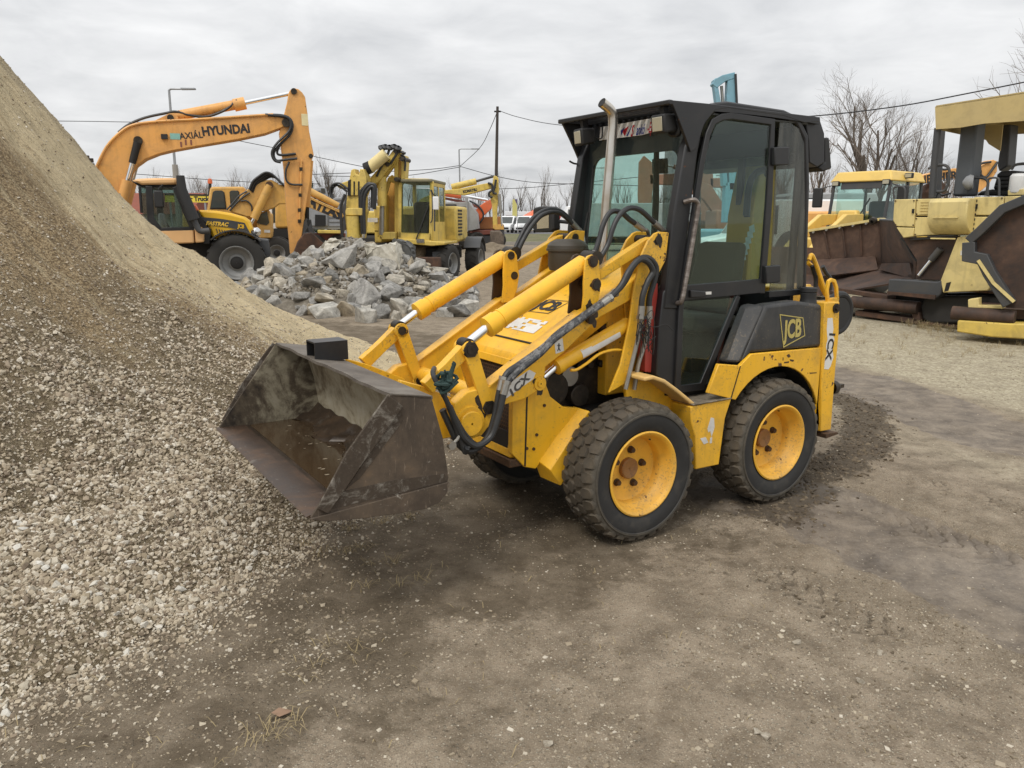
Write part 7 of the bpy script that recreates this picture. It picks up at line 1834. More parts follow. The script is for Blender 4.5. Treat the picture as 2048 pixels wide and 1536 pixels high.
OZC = empty('knuckle_crane', (-2.2,48.0,0.0), 0, 'orange knuckle crane with chrome ram above a brown lorry bed', 'crane')
part('knuckle_arm', M['orangep'], OZC, [(-0.038,2.262),(0.151,2.505),(0.485,2.748),(0.881,2.95),(0.984,2.869),(0.961,2.424),(0.521,2.019),(0.185,1.652),(0.083,1.897)], 0.0, 0.5, 0.03)
rod('ram', M['orangep'], OZC, [(-2.011,0.2,3.339)][0], [(-0.891,0.2,3.19)][0], 0.2, 16)
rod('ram_rod', M['chrome'], OZC, [(-0.891,0.2,3.19)][0], [(0.729,0.2,2.907)][0], 0.09)
part('lower_boom', M['redframe'], OZC, [(-1.941,3.1),(-0.943,2.917),(0.139,2.592),(0.138,2.429),(-0.945,2.755),(-1.943,2.958)], 0.3, 0.7)
part('lorry_bed', M['wood_or'], OZC, [(0.057,1.899),(1.554,1.94),(1.552,1.196),(0.113,1.176)], 0.6, 2.4, 0.03)
part('bed_chassis', M['redframe'], OZC, [(-0.993,1.187),(1.678,1.195),(1.677,0.904),(-0.997,0.904)], 0.7, 2.2)
for p_ in [(-0.371,0.8,0.358),(1.334,0.8,0.358)]: wheel(OZC, (p_[0], 0.8, 0.5), 0.5, 0.35, 0.27)
line3('crane_hose', M['hose'], OZC, [(-0.379,-0.1,2.867),(0.074,-0.1,2.625),(0.402,-0.1,2.261),(0.441,-0.1,1.856),(0.188,-0.1,1.489)], 0.06, 6, 5)


KOM = empty('crawler_excavator', (-2.0,44.0,0.0), 0, 'faded yellow excavator arm and bucket reaching down beside the grey tipper lorry', 'excavator')
part('boom', M['lemon'], KOM, [(-3.142,2.846),(-2.375,3.178),(-1.727,3.343),(-0.74,3.454),(0.133,3.637),(0.663,3.729),(0.852,3.692),(0.843,3.435),(0.129,3.251),(-0.631,3.067),(-1.693,3.159),(-2.305,2.883),(-2.773,2.364),(-3.307,2.364)], 0.0, 0.5, 0.03)
rod('arm_cylinder', M['lemon'], KOM, [(-1.361,0.2,3.517)][0], [(0.012,0.2,3.83)][0], 0.17, 16); rod('arm_cylinder_rod', M['charcoal'], KOM, [(0.012,0.2,3.83)][0], [(1.001,0.2,4.106)][0], 0.07)
part('arm', M['lemon'], KOM, [(0.968,4.058),(1.044,4.139),(1.176,4.077),(1.251,3.985),(1.275,3.325),(1.168,2.066),(1.191,1.244),(0.934,1.244),(0.884,2.512),(0.743,3.104),(0.89,3.619),(0.948,3.875)], 0.05, 0.45, 0.03)
rod('bucket_cylinder', M['steel'], KOM, [(1.287,-0.1,3.138)][0], [(1.379,-0.1,2.066)][0], 0.10); rod('bucket_cylinder_rod', M['chrome'], KOM, [(1.379,-0.1,2.066)][0], [(1.434,-0.1,1.395)][0], 0.06)
part('linkage', M['charcoal'], KOM, [(1.339,1.395),(1.549,1.469),(1.586,0.794),(1.49,0.681),(1.357,1.095)], -0.1, 0.4, 0.02)
part('linkage_plate', M['ochre'], KOM, [(0.919,1.469),(1.511,1.507),(1.548,1.208),(1.033,1.208)], -0.15, -0.1)
part('bucket', M['rust_dirt'], KOM, [(0.77,1.135),(1.341,1.154),(1.549,0.873),(1.509,0.084),(1.26,-0.029),(0.916,0.009),(0.804,0.423)], -0.3, 0.8, 0.05)
q = [(-0.325,-0.006,3.314)][0]
text('KOMATSU', 0.20, M['ink'], KOM, q, (1, 0, 0.16), FZ, 0.003, 0.85, 0.0, 0.012)
for pts in ([(0.666,-0.1,3.724),(0.892,-0.1,3.633),(0.91,-0.1,3.358),(0.739,-0.1,3.211),(0.738,-0.1,3.027),(0.927,-0.1,2.954)], [(1.12,-0.1,3.907),(1.043,-0.1,3.505),(0.966,-0.1,3.211),(1.155,-0.1,3.138)]): line3('arm_hose', M['hose'], KOM, pts, 0.07, 6, 5)
MB().box2((-6.6, -1.2, 1.0), (-3.6, 1.5, 2.2)).build('house', M['lemon'], KOM, 0.08)
for y_ in (-1.1, 1.3): MB().box2((-6.6, y_ - 0.3, 0.0), (-3.4, y_ + 0.3, 0.9)).build('track', M['tyre_far'], KOM, 0.15)
MB().box2((-6.0, -0.8, 0.4), (-4.0, 1.0, 1.0)).build('undercarriage', M['dark'], KOM)
# spoil lying under the bucket
sp = empty('spoil_mound', (0.0, 0, 0), 0, 'low brown mound of spoil under the far excavator bucket', 'mound')
c0 = [(-1.12,43.45)][0]
xs_ = np.linspace(-2.2, 2.6, 40); ys_ = np.linspace(-1.2, 1.2, 24); SX, SY = np.meshgrid(xs_, ys_)
sd = np.hypot(SX / 2.2, SY / 1.1)
o = grid_mesh('mound_body', xs_ + c0[0], ys_ + c0[1], np.where(sd < 1, 0.55 * (1 - sd) ** 1.2, -0.03) + 0.05 * fbm(SX * 3, SY * 3, 3, 4) * (sd < 1), rusty('brown_spoil', [(0.08, 0.06, 0.04), (0.17, 0.135, 0.09), (0.26, 0.21, 0.15)], 0.95, 4, 0), None, sd < 1.05); o.parent = sp

# ------------------------------------------------------------------ verge, road, far edge of the yard
def sheet(name, pts, z, m, label):
    o = MB().add([(p[0], p[1], z) for p in pts], [tuple(range(len(pts)))]).build(name, m)
    return tag(o, label, None, None, 'structure')
g_ = NG('verge_grass'); ob = g_.coord('Object'); n1 = g_.noise(ob, 0.35, 5, 0.65); n2 = g_.noise(ob, 5, 5, 0.7)
g_.principled(g_.mix(g_.rng(n1, 0.35, 0.65), g_.mix(n2, (0.055, 0.07, 0.022, 1), (0.12, 0.135, 0.045, 1)), (0.17, 0.14, 0.075, 1)), 0.95, 0, g_.bump(n2, 0.6, 0.2))
M['grassg'] = g_.m
M['asphalt'] = plain('far_asphalt', (0.13, 0.13, 0.135, 1), 0.85, var=0.2, scale=0.4)
sheet('grass_verge', [(-3.0, 58), (10, 56), (160, 60), (160, 98), (-160, 98), (-160, 72), (-12, 70)], 0.06, M['grassg'], 'green grass verge beyond the yard')
sheet('road', [(-400, 98), (400, 98), (400, 122), (-400, 122)], 0.075, M['asphalt'], 'grey road and parking strip behind the verge')
sheet('field', [(-800, 122), (800, 122), (800, 1400), (-800, 1400)], 0.09, plain('winter_field', (0.15, 0.125, 0.075, 1), 0.95, var=0.3, scale=0.05), 'dull winter field behind the road')
kb = MB().box2((-2.6, 55.6, 0.0), (2.5, 55.9, 0.22)); o = kb.build('kerb_stone', M['concrete']); tag(o, 'pale concrete kerb at the near edge of the grass verge', 'kerb')
# dry grass on the verge
vb = MB()

# ------------------------------------------------------------------ lamp posts, utility pole, wires
def lamp_post(foot, top, arm, label, m=None, r=0.1, w0=None):
    """foot/top on the ground and at the arm; arm = (dx, dz, length)"""
    e = empty('street_lamp', (foot[0], foot[1], 0), 0, label, 'street lamp', 'street lamps around the yard')
    f = Vector((0, 0, 0)); t = Vector((top[0] - foot[0], top[1] - foot[1], top[2]))
    MB().tube([f, f + (t - f) * 0.55], [r * 1.4, r * 1.1], 8).build('post_base', M['concrete'], e)
    MB().tube([f + (t - f) * 0.55, t], [r * 0.55, r * 0.45], 8).build('post', M['galv'], e)
    a = Vector((arm[0], 0, arm[1]))
    MB().tube([t, t + a * 0.15 + Vector((0, 0, 0.05)), t + a], [r * 0.4, r * 0.4, r * 0.35], 6).build('lamp_arm', M['galv'], e)
    h = t + a
    MB().loft([h + Vector(q) for q in ((-0.1, -0.1, -0.05), (-0.1, 0.1, -0.05), (-0.1, 0.1, 0.06), (-0.1, -0.1, 0.06))], [h + Vector(q) for q in ((0.65, -0.12, -0.04), (0.65, 0.12, -0.04), (0.65, 0.12, 0.05), (0.65, -0.12, 0.05))]).build('lamp_head', M['galv'], e, 0.02)
    return e
def lamp_px(f, t): return f, t
_a = [(-18.191,43.0,1.698),(-18.113,43.0,8.439),(-16.866,43.0,8.514)]
lamp_post((_a[0][0], 43), _a[1], (_a[2][0] - _a[1][0] - 0.5, 0.05), 'tall street lamp rising behind the orange excavator boom', r=0.14)
_a = [(-4.859,75.0,1.698),(-4.957,75.0,8.194),(-3.693,75.0,8.328)]
lamp_post((_a[0][0], 75), _a[1], (_a[2][0] - _a[1][0], 0.05), 'street lamp left of the wooden utility pole', r=0.13)
_a = [(7.575,75.0,1.698),(7.378,75.0,6.479),(8.411,75.0,6.524)]
lamp_post((_a[0][0], 75), _a[1], (_a[2][0] - _a[1][0], 0.05), 'street lamp seen through the loader windscreen', r=0.15)
_a = [(18.852,70.0,1.698),(18.634,70.0,5.524),(18.016,70.0,5.566)]
lamp_post((_a[0][0], 70), _a[1], (-0.6, 0.05), 'street lamp seen through the loader door window', r=0.12)
_a = [(-1.296,60.0,1.698),(-1.073,60.0,9.95)]
up_ = empty('utility_pole', (_a[0][0], 60, 0), 0, 'tall dark wooden utility pole standing above the grey lorry', 'utility pole')
MB().tube([(0, 0, 0), (_a[1][0] - _a[0][0], 0, _a[1][2])], [0.16, 0.10], 10).build('pole', plain('dark_weathered_wood', (0.055, 0.047, 0.042, 1), 0.9), up_)
MB().box((_a[1][0] - _a[0][0], 0, _a[1][2] - 0.35), (0.5, 0.12, 0.1)).build('insulator_bracket', M['dark'], up_)
M['wire'] = plain('black_cable', (0.02, 0.02, 0.022, 1), 0.7)
def wire(pts, r, label):
    o = MB().tube(spline(pts, 6), r, 5).build('overhead_wire', M['wire']); return tag(o, label, 'cable', 'overhead cables')
wire([(-48.45,55.0,8.454),(-31.114,55.0,8.325),(-26.185,55.0,8.26),(-18.531,55.0,8.162),(-14.437,55.0,8.26)], 0.022, 'overhead cable running level behind the orange excavator boom')
wire([(-31.848,55.0,5.171),(-26.022,55.0,4.838),(-21.564,55.0,4.504),(-18.122,55.0,4.303),(-13.287,55.0,4.169)], 0.022, 'lower overhead cable behind the tractor cab roof')
wire([(-20.294,55.0,7.413),(-18.614,55.0,7.02),(-15.91,55.0,6.494),(-11.835,55.0,5.636),(-9.102,55.0,5.104)], 0.022, 'overhead cable sloping down behind the orange arm')
wire([(-19.015,75.0,5.934),(-8.65,75.0,6.343),(-4.837,75.0,6.751)], 0.03, 'overhead cable reaching the street lamp from the left')
wire([(-18.081,75.0,5.797),(-10.547,75.0,5.797),(-4.839,75.0,6.615)], 0.03, 'slack overhead cable reaching the street lamp from the left')
wire([(-4.837,75.0,6.705),(-2.712,68.0,7.75),(-1.719,63.0,8.693),(-1.074,60.0,9.633)], 0.025, 'overhead cable climbing from street lamp to utility pole')
wire([(-1.0,60.0,9.668),(0.574,58.0,8.925),(3.331,56.0,8.18),(9.248,54.0,7.565)], 0.022, 'overhead cable leaving the utility pole top to the right')
wire([(-4.838,75.0,6.66),(-1.58,74.0,5.743),(1.652,73.0,5.155),(5.481,72.0,4.933),(12.161,70.0,4.672)], 0.028, 'overhead cable from street lamp passing behind the loader cab')
wire([(-1.37,75.0,4.61),(1.7,75.0,4.747),(5.709,75.0,5.113),(12.996,75.0,5.797)], 0.028, 'low overhead cable above the far parked vans')
wire([(11.779,40.0,6.612),(14.468,38.0,6.523),(17.224,36.0,6.67),(19.138,34.0,6.91),(21.454,32.0,7.27)], 0.028, 'twisted overhead cable crossing the bare trees at right')

# ------------------------------------------------------------------ far parked vehicles
def van(label, loc, rz, col, red=None, L=5.2, Hh=2.2, name='parked_van', group='vans parked beyond the verge'):
    e = empty(name, loc, rz, label, 'van', group)
    prof = [(-L / 2, 0.35), (L / 2 - 0.05, 0.35), (L / 2, 0.75), (L / 2 - 0.15, 1.05), (L / 2 - 1.0, 1.2), (L / 2 - 1.7, Hh - 0.1), (L / 2 - 2.0, Hh), (-L / 2 + 0.1, Hh), (-L / 2, Hh - 0.2)]
    MB().prism(prof, -0.95, 0.95).build('body', col, e, 0.06)
    for s in (-1, 1):
        MB().prism([(L / 2 - 1.15, 1.22), (L / 2 - 1.75, Hh - 0.2), (L / 2 - 2.5, Hh - 0.2), (L / 2 - 2.5, 1.22)], s * 0.955, s * 0.962).build('side_window', M['glass_dark'], e)
        for x_ in (-L / 2 + 0.9, L / 2 - 0.9):
            w = MB().lathe([(0.33, -0.11), (0.34, 0.11), (0.18, 0.12), (0.004, 0.12)], (x_, s * 0.88, 0.34), (0, s, 0), 16).build('wheel', M['tyre_far'], e)
    MB().slab([(L / 2 - 1.02, -0.8, 1.24), (L / 2 - 1.02, 0.8, 1.24), (L / 2 - 1.66, 0.75, Hh - 0.14), (L / 2 - 1.66, -0.75, Hh - 0.14)], 0.02).build('windscreen', M['glass_dark'], e)
    MB().box2((L / 2 - 0.02, -0.7, 0.5), (L / 2 + 0.02, 0.7, 0.72)).build('grille', M['dark'], e)
    if red is not None: MB().box2((-L / 2, -0.96, Hh + 0.02), (L / 2 - 2.2, 0.96, Hh + 0.5)).build('roof_box', red, e)
    return e
_p = [(-0.275,108.0,0.959),(1.786,108.0,0.959),(3.023,108.0,0.959),(4.397,108.0,0.959),(5.359,108.0,0.959)]
van('white van with open-looking front parked nearest the far banner', (_p[0][0], 106, 0.1), -1.9, M['whitep'])
van('white pickup-faced van parked beside the far banner, right one', (_p[1][0], 104, 0.1), -1.8, M['whitep'])
van('white van with red roof box behind the loader mirror', (_p[3][0], 112, 0.1), -1.7, M['whitep'], M['orangep'])
for i, x_ in enumerate((620, 655)):
    q = [[(-28.269,110.0,0.945)], [(-25.82,110.0,0.945)]][i][0]
    van(['pale van glimpsed between orange arm and yellow excavator, left one', 'pale van glimpsed between orange arm and yellow excavator, right one'][i], (q[0], 110, 0.1), -1.6 - 0.2 * i, M['whitep'])
tr_ = empty('market_trailer', (*[(2.701,118.0,1.037)][0][:2], 0.1), 0, 'long red and white trailer behind the far vans', 'trailer')
MB().box2((-3.6, -1, 0.7), (4.6, 1, 2.3)).build('trailer_body', M['redsign'], tr_, 0.05); MB().box2((-3.7, -1.05, 2.3), (4.7, 1.05, 2.9)).build('trailer_roof', M['whitep'], tr_, 0.05)
for x_ in (-2.5, 3.0): MB().lathe([(0.4, -0.1), (0.4, 0.1), (0.004, 0.1)], (x_, -1.0, 0.4), (0, -1, 0), 14).build('wheel', M['tyre_far'], tr_)
tn = empty('orange_canopy', (*[(3.419,112.0,1.071)][0][:2], 0.1), 0.3, 'orange peaked canopy between the far vans and trailer', 'canopy')
MB().add([(-1.6, -1.5, 2.2), (1.6, -1.5, 2.2), (1.6, 1.5, 2.2), (-1.6, 1.5, 2.2), (0, 0, 3.3)], [(0, 1, 4), (1, 2, 4), (2, 3, 4), (3, 0, 4), (0, 3, 2, 1)]).build('canopy_top', M['orangep'], tn)
for x_, y_ in ((-1.55, -1.45), (1.55, -1.45), (1.55, 1.45), (-1.55, 1.45)): MB().cyl((x_, y_, 0), (x_, y_, 2.22), 0.05, n=6).build('leg', M['galv'], tn)
bn = empty('banner_flag', (*[(0.636,100.0,1.138)][0][:2], 0.1), 0, 'tall yellow banner flag above the far white vans', 'banner')
MB().cyl((0.05, 0, 0), (0.05, 0, 4.3), 0.04, n=6).build('pole', M['galv'], bn)
MB().prism([(-0.6, 2.2), (-0.58, 4.2), (0.0, 4.25), (0.0, 2.1)], -0.01, 0.01).build('flag', plain('yellow_cloth', (0.60, 0.55, 0.20, 1), 0.9), bn)
MB().prism([(-0.3, 4.22), (0.0, 4.25), (0.0, 3.5)], -0.015, -0.011).build('flag_corner', plain('violet_print', (0.12, 0.09, 0.2, 1), 0.9), bn)
# billboard and low building behind the tractor
sg = empty('billboard', (*[(-23.4,60.0,1.698)][0][:2], 0), 0, 'yellow roadside billboard with black lettering behind the tractor bonnet', 'sign')
_q = [(-26.272,60.0,3.587),(-23.023,60.0,3.513),(-23.062,60.0,3.034),(-26.321,60.0,3.071),(-23.344,60.0,3.292)]
ox_ = [(-23.4,60.0,1.698)][0][0]
MB().prism([(p[0] - ox_, p[2]) for p in _q[:4]], 0.0, 0.15).build('sign_board', plain('yellow_sign', (0.72, 0.56, 0.06, 1), 0.6), sg)
MB().prism([(_q[0][0] - ox_, _q[0][2]), (_q[1][0] - ox_, _q[1][2]), (_q[1][0] - ox_, _q[1][2] + 0.12), (_q[0][0] - ox_, _q[0][2] + 0.12)], -0.03, 0.18).build('sign_rim', M['dark'], sg)
text('r Truck Kft', 0.46, M['ink'], sg, (_q[4][0] - ox_ - 0.0, -0.01, _q[4][2]), FX, FZ, 0.003, 1.0, 0, 0.02)
for x_ in (_q[0][0] - ox_ + 0.3, _q[1][0] - ox_ - 0.3): MB().cyl((x_, 0.1, 0), (x_, 0.1, _q[2][2] + 0.1), 0.08, n=8).build('post', M['galv'], sg)
bd = empty('site_office', (*[(-25.657,66.0,1.698)][0][:2], 0), 0, 'low grey and blue site building below the yellow billboard', 'building')
MB().box2((-4.5, 0, 0), (1.6, 4, 2.7)).build('wall', M['greyl'], bd); MB().box2((-0.8, -0.05, 0.2), (1.5, -0.01, 1.9)).build('blue_panel', plain('blue_panel_paint', (0.03, 0.10, 0.32, 1), 0.5), bd); MB().box2((-4.7, -0.2, 2.7), (1.8, 4.2, 2.85)).build('roof', M['charcoal'], bd)
bd = empty('brick_house', (*[(-29.497,62.0,1.698)][0][:2], 0), 0, 'red tiled house roof showing beside the tractor cab', 'house')
MB().box2((-4, 0, 0), (4, 6, 2.2)).build('wall', plain('pale_render', (0.35, 0.33, 0.29, 1), 0.9), bd)
MB().add([(-4.3, -0.4, 2.2), (4.3, -0.4, 2.2), (4.3, 6.4, 2.2), (-4.3, 6.4, 2.2), (-4.3, 3, 3.9), (4.3, 3, 3.9)], [(0, 1, 5, 4), (3, 4, 5, 2), (0, 4, 3), (1, 2, 5), (0, 3, 2, 1)]).build('roof', plain('red_tiles', (0.22, 0.07, 0.045, 1), 0.9, var=0.4, scale=2), bd)

# ------------------------------------------------------------------ asphalt paver

M['pav'] = paint('faded_paver_yellow', (0.72, 0.575, 0.22, 1), 0.55, 0.22, 0.5, grime=0.42, scale=0.5, streak=0.2)
M['tarp'] = paint('yellow_tarpaulin', (0.52, 0.40, 0.17, 1), 0.8, 0.15, 0.0, grime=0.3, scale=0.6)
PAV = empty('asphalt_paver', (6.45,13.0,0.0), -0.9599, 'faded yellow asphalt paver with tarpaulin canopy and rusty open hopper behind the loader', 'paver')
def pq(name, m, pts, t=0.03): return MB().slab(pts, t).build(name, m, PAV)
pq('hopper_wing', M['rust_brown'], [(-3.225,2.2,1.467),(-1.656,2.2,1.705),(-1.526,2.2,0.832),(-2.835,2.2,0.452)])
pq('hopper_rear', M['rust_brown'], [[(-1.656,2.2,1.705)][0], [(-0.252,0.2,1.698)][0], [(0.204,0.2,1.053)][0], [(0.208,0.2,0.725)][0], [(-1.526,2.2,0.832)][0]])
pq('hopper_floor', M['rust_brown'], [[(-2.923,2.2,0.418)][0], [(-1.526,2.2,0.832)][0], [(0.208,0.2,0.722)][0], [(-1.235,0.2,0.396)][0]])
pq('hopper_slope', M['rust_brown'], [[(-2.954,2.15,0.868)][0], [(-1.651,2.15,0.989)][0], [(-1.308,1.7,0.76)][0], [(-2.557,1.7,0.549)][0]])
pq('hopper_slope', M['rust_brown'], [[(-1.358,1.9,0.875)][0], [(0.045,0.3,0.996)][0], [(0.106,0.35,0.729)][0], [(-1.1,1.4,0.789)][0]])
m_ = MB(); band(m_, [(-3.215,1.479),(-1.629,1.723),(-1.556,1.698)], 0.05, 2.1, 2.3); m_.build('hopper_lip', M['pav'], PAV)
m_ = MB(); m_.tube([[(-1.656,2.2,1.712)][0], [(-0.243,0.2,1.698)][0]], 0.03, 6); m_.build('hopper_lip', M['charcoal'], PAV)
m_ = MB(); m_.tube([[(-0.808,0.1,0.283)][0], [(0.373,0.1,0.282)][0]], 0.105, 18); m_.build('push_roller', M['rust_brown'], PAV)
for pts, w in (([(-1.172,0.472),(-0.187,0.404)], 0.08), ([(-0.747,0.09),(0.388,0.051)], 0.09), ([(-1.204,0.336),(-1.102,0.067),(-0.911,0.016)], 0.07), ([(0.262,0.33),(0.372,0.054)], 0.12)):
    m_ = MB(); band(m_, pts, w, 0.1, 0.4); m_.build('front_beam', M['rust_dark'], PAV, 0.01)
part('wing_flap', M['charcoal'], PAV, [(-0.109,0.733),(0.292,0.741),(0.69,0.736),(0.779,0.78),(0.776,0.546),(0.697,0.461),(-0.107,0.491)], -0.05, 0.2, 0.02)
part('flap_edge', M['rust_dark'], PAV, [(-0.099,0.528),(0.708,0.527),(0.707,0.457),(-0.094,0.481)], -0.08, -0.05)
for pts in ([(-0.178,2.041),(0.176,2.04),(0.206,1.595),(-0.099,1.605),(-0.164,1.698)], [(-0.097,1.587),(0.204,1.583),(0.207,1.444),(0.04,1.416)], [(0.192,2.039),(0.482,2.039),(0.512,1.774),(0.211,1.776)], [(0.205,1.752),(0.497,1.751),(0.604,1.48),(0.213,1.45)], [(1.074,2.048),(1.495,2.046),(1.521,1.775),(1.112,1.777)], [(1.508,2.049),(2.08,2.053),(2.116,1.772),(1.534,1.775)], [(1.092,1.754),(1.521,1.753),(2.071,1.751),(2.101,1.512),(1.069,1.483)]):
    part('side_panel', M['pav'], PAV, pts, 0.0, 0.12, 0.012)
part('body_core', M['dark'], PAV, [(-0.187,2.021),(2.065,2.02),(2.128,1.525),(0.223,1.455),(0.036,1.437),(-0.153,1.698)], 0.06, 2.3)
# rounded fuel tank bulging from the side
tk = MB()
A, B = [(0.532,-0.1,1.961)][0], [(1.126,-0.1,1.95)][0]
zb, zt = [(0.834,1.481),(0.771,2.034)][0][1], [(0.834,1.481),(0.771,2.034)][1][1]
cs = [(0.10, zt), (-0.22, zt), (-0.27, zt - 0.06), (-0.27, zb + 0.30)] + [(-0.27 + 0.32 * (1 - math.cos(a)), zb + 0.30 - 0.30 * math.sin(a)) for a in np.linspace(0.2, PI / 2, 7)]
tk.loft([(A[0], y, z) for y, z in cs], [(B[0], y, z) for y, z in cs]); tk.build('fuel_tank', M['pav'], PAV, 0.02)
for zz in (0.30, 0.62): MB().box2((A[0] + 0.1, -0.285, zt - zz), (B[0] - 0.12, -0.268, zt - zz + 0.02)).build('tank_rib', M['pav'], PAV)
part('chassis_plate', M['rust_brown'], PAV, [(-0.021,1.414),(0.855,1.465),(0.731,0.762),(0.274,0.749),(0.256,1.058)], 0.1, 0.2)
part('track_skirt', M['pav'], PAV, [(0.923,1.444),(1.269,1.49),(1.369,1.107),(1.497,0.716),(1.464,0.651),(0.803,0.572),(0.745,0.769)], -0.05, 0.1, 0.015)
part('track_skirt', M['pav'], PAV, [(1.248,1.477),(2.14,1.525),(2.242,0.723),(1.482,0.697)], 0.02, 0.1, 0.015)
for y_ in (0.15, 2.0):
    MB().prism([(0.358,0.316),(0.434,0.478),(2.397,0.632),(2.485,0.504),(2.486,0.313),(2.401,0.236),(0.546,0.027),(0.414,0.101)], y_, y_ + 0.35).build('track', M['tyre_far'], PAV, 0.04)
part('underbody', M['dark'], PAV, [(-0.872,0.362),(2.298,0.694),(2.344,0.337),(-0.809,0.094)], 0.5, 2.0)
# deck equipment
sk = MB()
P0 = [(0.347,3.447),(1.588,3.498),(2.078,3.516),(2.13,3.112),(1.637,3.105),(1.092,3.121),(0.741,3.094),(0.397,3.103)]
part('canopy_skirt', M['tarp'], PAV, P0, 0.0, 0.03)
zl, zr = P0[0], P0[2]
MB().slab([(zl[0], 0.0, zl[1]), (zr[0], 0.0, zr[1]), (zr[0], 2.3, zr[1]), (zl[0], 2.3, zl[1])], 0.03).build('canopy_top', M['tarp'], PAV)
MB().slab([(zl[0], 0.0, zl[1]), (zl[0], 2.3, zl[1]), (zl[0], 2.3, zl[1] - 0.42), (P0[-1][0], 0.0, P0[-1][1])], 0.03).build('canopy_end', M['tarp'], PAV)
MB().prism([(p[0], p[1] + 0.05) for p in P0], 2.27, 2.3).build('canopy_skirt', M['tarp'], PAV)
part('loose_tarp', M['tarp'], PAV, [(0.427,3.225),(0.831,3.216),(0.84,2.8),(0.653,2.923)], 1.2, 1.23)
for pts, y_ in (([(0.372,0.08,3.128),(0.377,0.08,2.61),(0.404,0.08,2.054)], 0.08), ([(-0.631,2.2,3.34),(-0.616,2.2,2.756),(-0.567,2.2,2.11)], 2.2), ([(2.036,0.08,3.076),(2.109,0.08,2.509),(2.17,0.08,2.039)], 0.08)):
    MB().tube(pts, 0.055, 8).build('canopy_post', M['charcoal'], PAV)
part('exhaust_column', plain('dented_grey_steel', (0.105, 0.115, 0.125, 1), 0.5, 0.3, 0.25, 2.5), PAV, [(0.552,3.212),(0.68,3.216),(0.805,3.227),(0.814,2.797),(0.815,2.426),(0.814,2.078),(0.552,2.079),(0.555,2.438),(0.555,2.816)], 0.4, 0.72, 0.04)
part('deck_pillar', M['charcoal'], PAV, [(0.658,3.244),(0.778,3.248),(0.81,2.587),(0.69,2.502),(0.649,2.596)], 1.6, 1.9, 0.02)
sp_ = part('seat', M['rubber'], PAV, [(0.682,2.102),(0.748,2.163),(0.916,2.191),(1.23,2.164),(1.236,2.071)], 0.9, 1.4, 0.04)
part('backrest', M['rubber'], sp_, [(0.922,2.191),(0.965,2.435),(1.009,2.468),(1.214,2.469),(1.247,2.422),(1.215,2.135)], 0.92, 1.38, 0.05)
for k in range(4):
    a, b = [[(0.975,2.4),(1.2,2.407)], [(0.968,2.342),(1.197,2.346)], [(0.961,2.283),(1.193,2.286)], [(0.952,2.225),(1.19,2.229)]][k]
    m_ = MB(); band(m_, [a, b], 0.06, 0.88, 0.93); m_.build('seat_rib', M['rubber'], sp_, 0.02)
for pts in ([(0.365,0.1,2.554),(0.512,0.1,2.557),(0.599,0.1,2.506),(0.62,0.1,2.396),(0.608,0.1,2.223),(0.549,0.1,2.153),(0.401,0.1,2.151)], [(0.734,0.5,2.363),(0.933,0.5,2.354),(1.017,0.5,2.305),(1.033,0.5,2.219),(1.016,0.5,2.081)], [(1.341,0.5,2.46),(1.424,0.5,2.533),(1.831,0.5,2.521)]):
    MB().tube(spline(pts, 5), 0.022, 8).build('handrail', M['charcoal'], PAV)
MB().lathe([(0.11, -0.14), (0.12, -0.12), (0.12, 0.10), (0.09, 0.14), (0.004, 0.14)], [(1.464,0.5,2.254)][0], (0, 0, 1), 18).build('canister', M['whitep'], PAV)
part('canister_bracket', M['pav'], PAV, [(1.369,2.149),(1.593,2.164),(1.605,2.073),(1.378,2.07)], 0.4, 0.7, 0.01)
MB().lathe([(0.10, -0.05), (0.12, 0), (0.09, 0.06), (0.02, 0.1)], [(0.85,0.3,2.283)][0], (-1, -0.4, 0), 14).build('work_lamp', M['greypaint'], PAV)
for k in range(7):
    q = [(1.088,-0.01,1.994)][0]
    MB().box((q[0] + 0.02, -0.008, q[2] - 0.07 * k), (0.05, 0.02, 0.035)).build('vent_slot', M['dark'], PAV)
MB().lathe([(0.03, -0.05), (0.07, -0.03), (0.07, 0.04), (0.03, 0.06)], [(-1.449,1.6,1.69)][0], (0, 1, 0.3), 12).build('lip_shackle', M['pin'], PAV)

# smaller fittings: bolt heads, latches, hoses, track pads
for q in [(-0.15,-0.005,2.016),(0.16,-0.005,2.013),(-0.108,-0.005,1.63),(0.19,-0.005,1.625),(0.209,-0.005,2.021),(0.469,-0.005,2.019),(0.227,-0.005,1.8),(0.494,-0.005,1.798),(0.228,-0.005,1.728),(0.484,-0.005,1.721),(0.238,-0.005,1.474),(0.575,-0.005,1.503),(1.101,-0.005,2.025),(1.479,-0.005,2.025),(1.128,-0.005,1.797),(1.502,-0.005,1.794)]:
    MB().cyl(q, (q[0], q[1] - 0.012, q[2]), 0.012, n=8).build('bolt', M['pinrust'], PAV)
for q in [(0.165,-0.01,1.848),(1.133,-0.01,1.909)]: MB().box(q, (0.03, 0.03, 0.07)).build('latch', M['dark'], PAV)
for pts in ([(-0.079,0.15,1.403),(0.128,0.15,1.268),(0.305,0.15,1.364),(0.561,0.15,1.25),(0.725,0.15,1.373)], [(-0.026,0.18,1.357),(0.199,0.18,1.053),(0.453,0.18,1.002),(0.613,0.18,1.191)], [(0.184,0.6,2.052),(0.234,0.6,2.157),(0.301,0.6,2.11),(0.434,0.6,2.136)], [(0.136,0.05,1.393),(0.412,0.05,1.413),(0.68,0.05,1.427),(0.878,0.05,1.466)]):
    line3('hose', M['hose'], PAV, pts, 0.016, 6, 6)
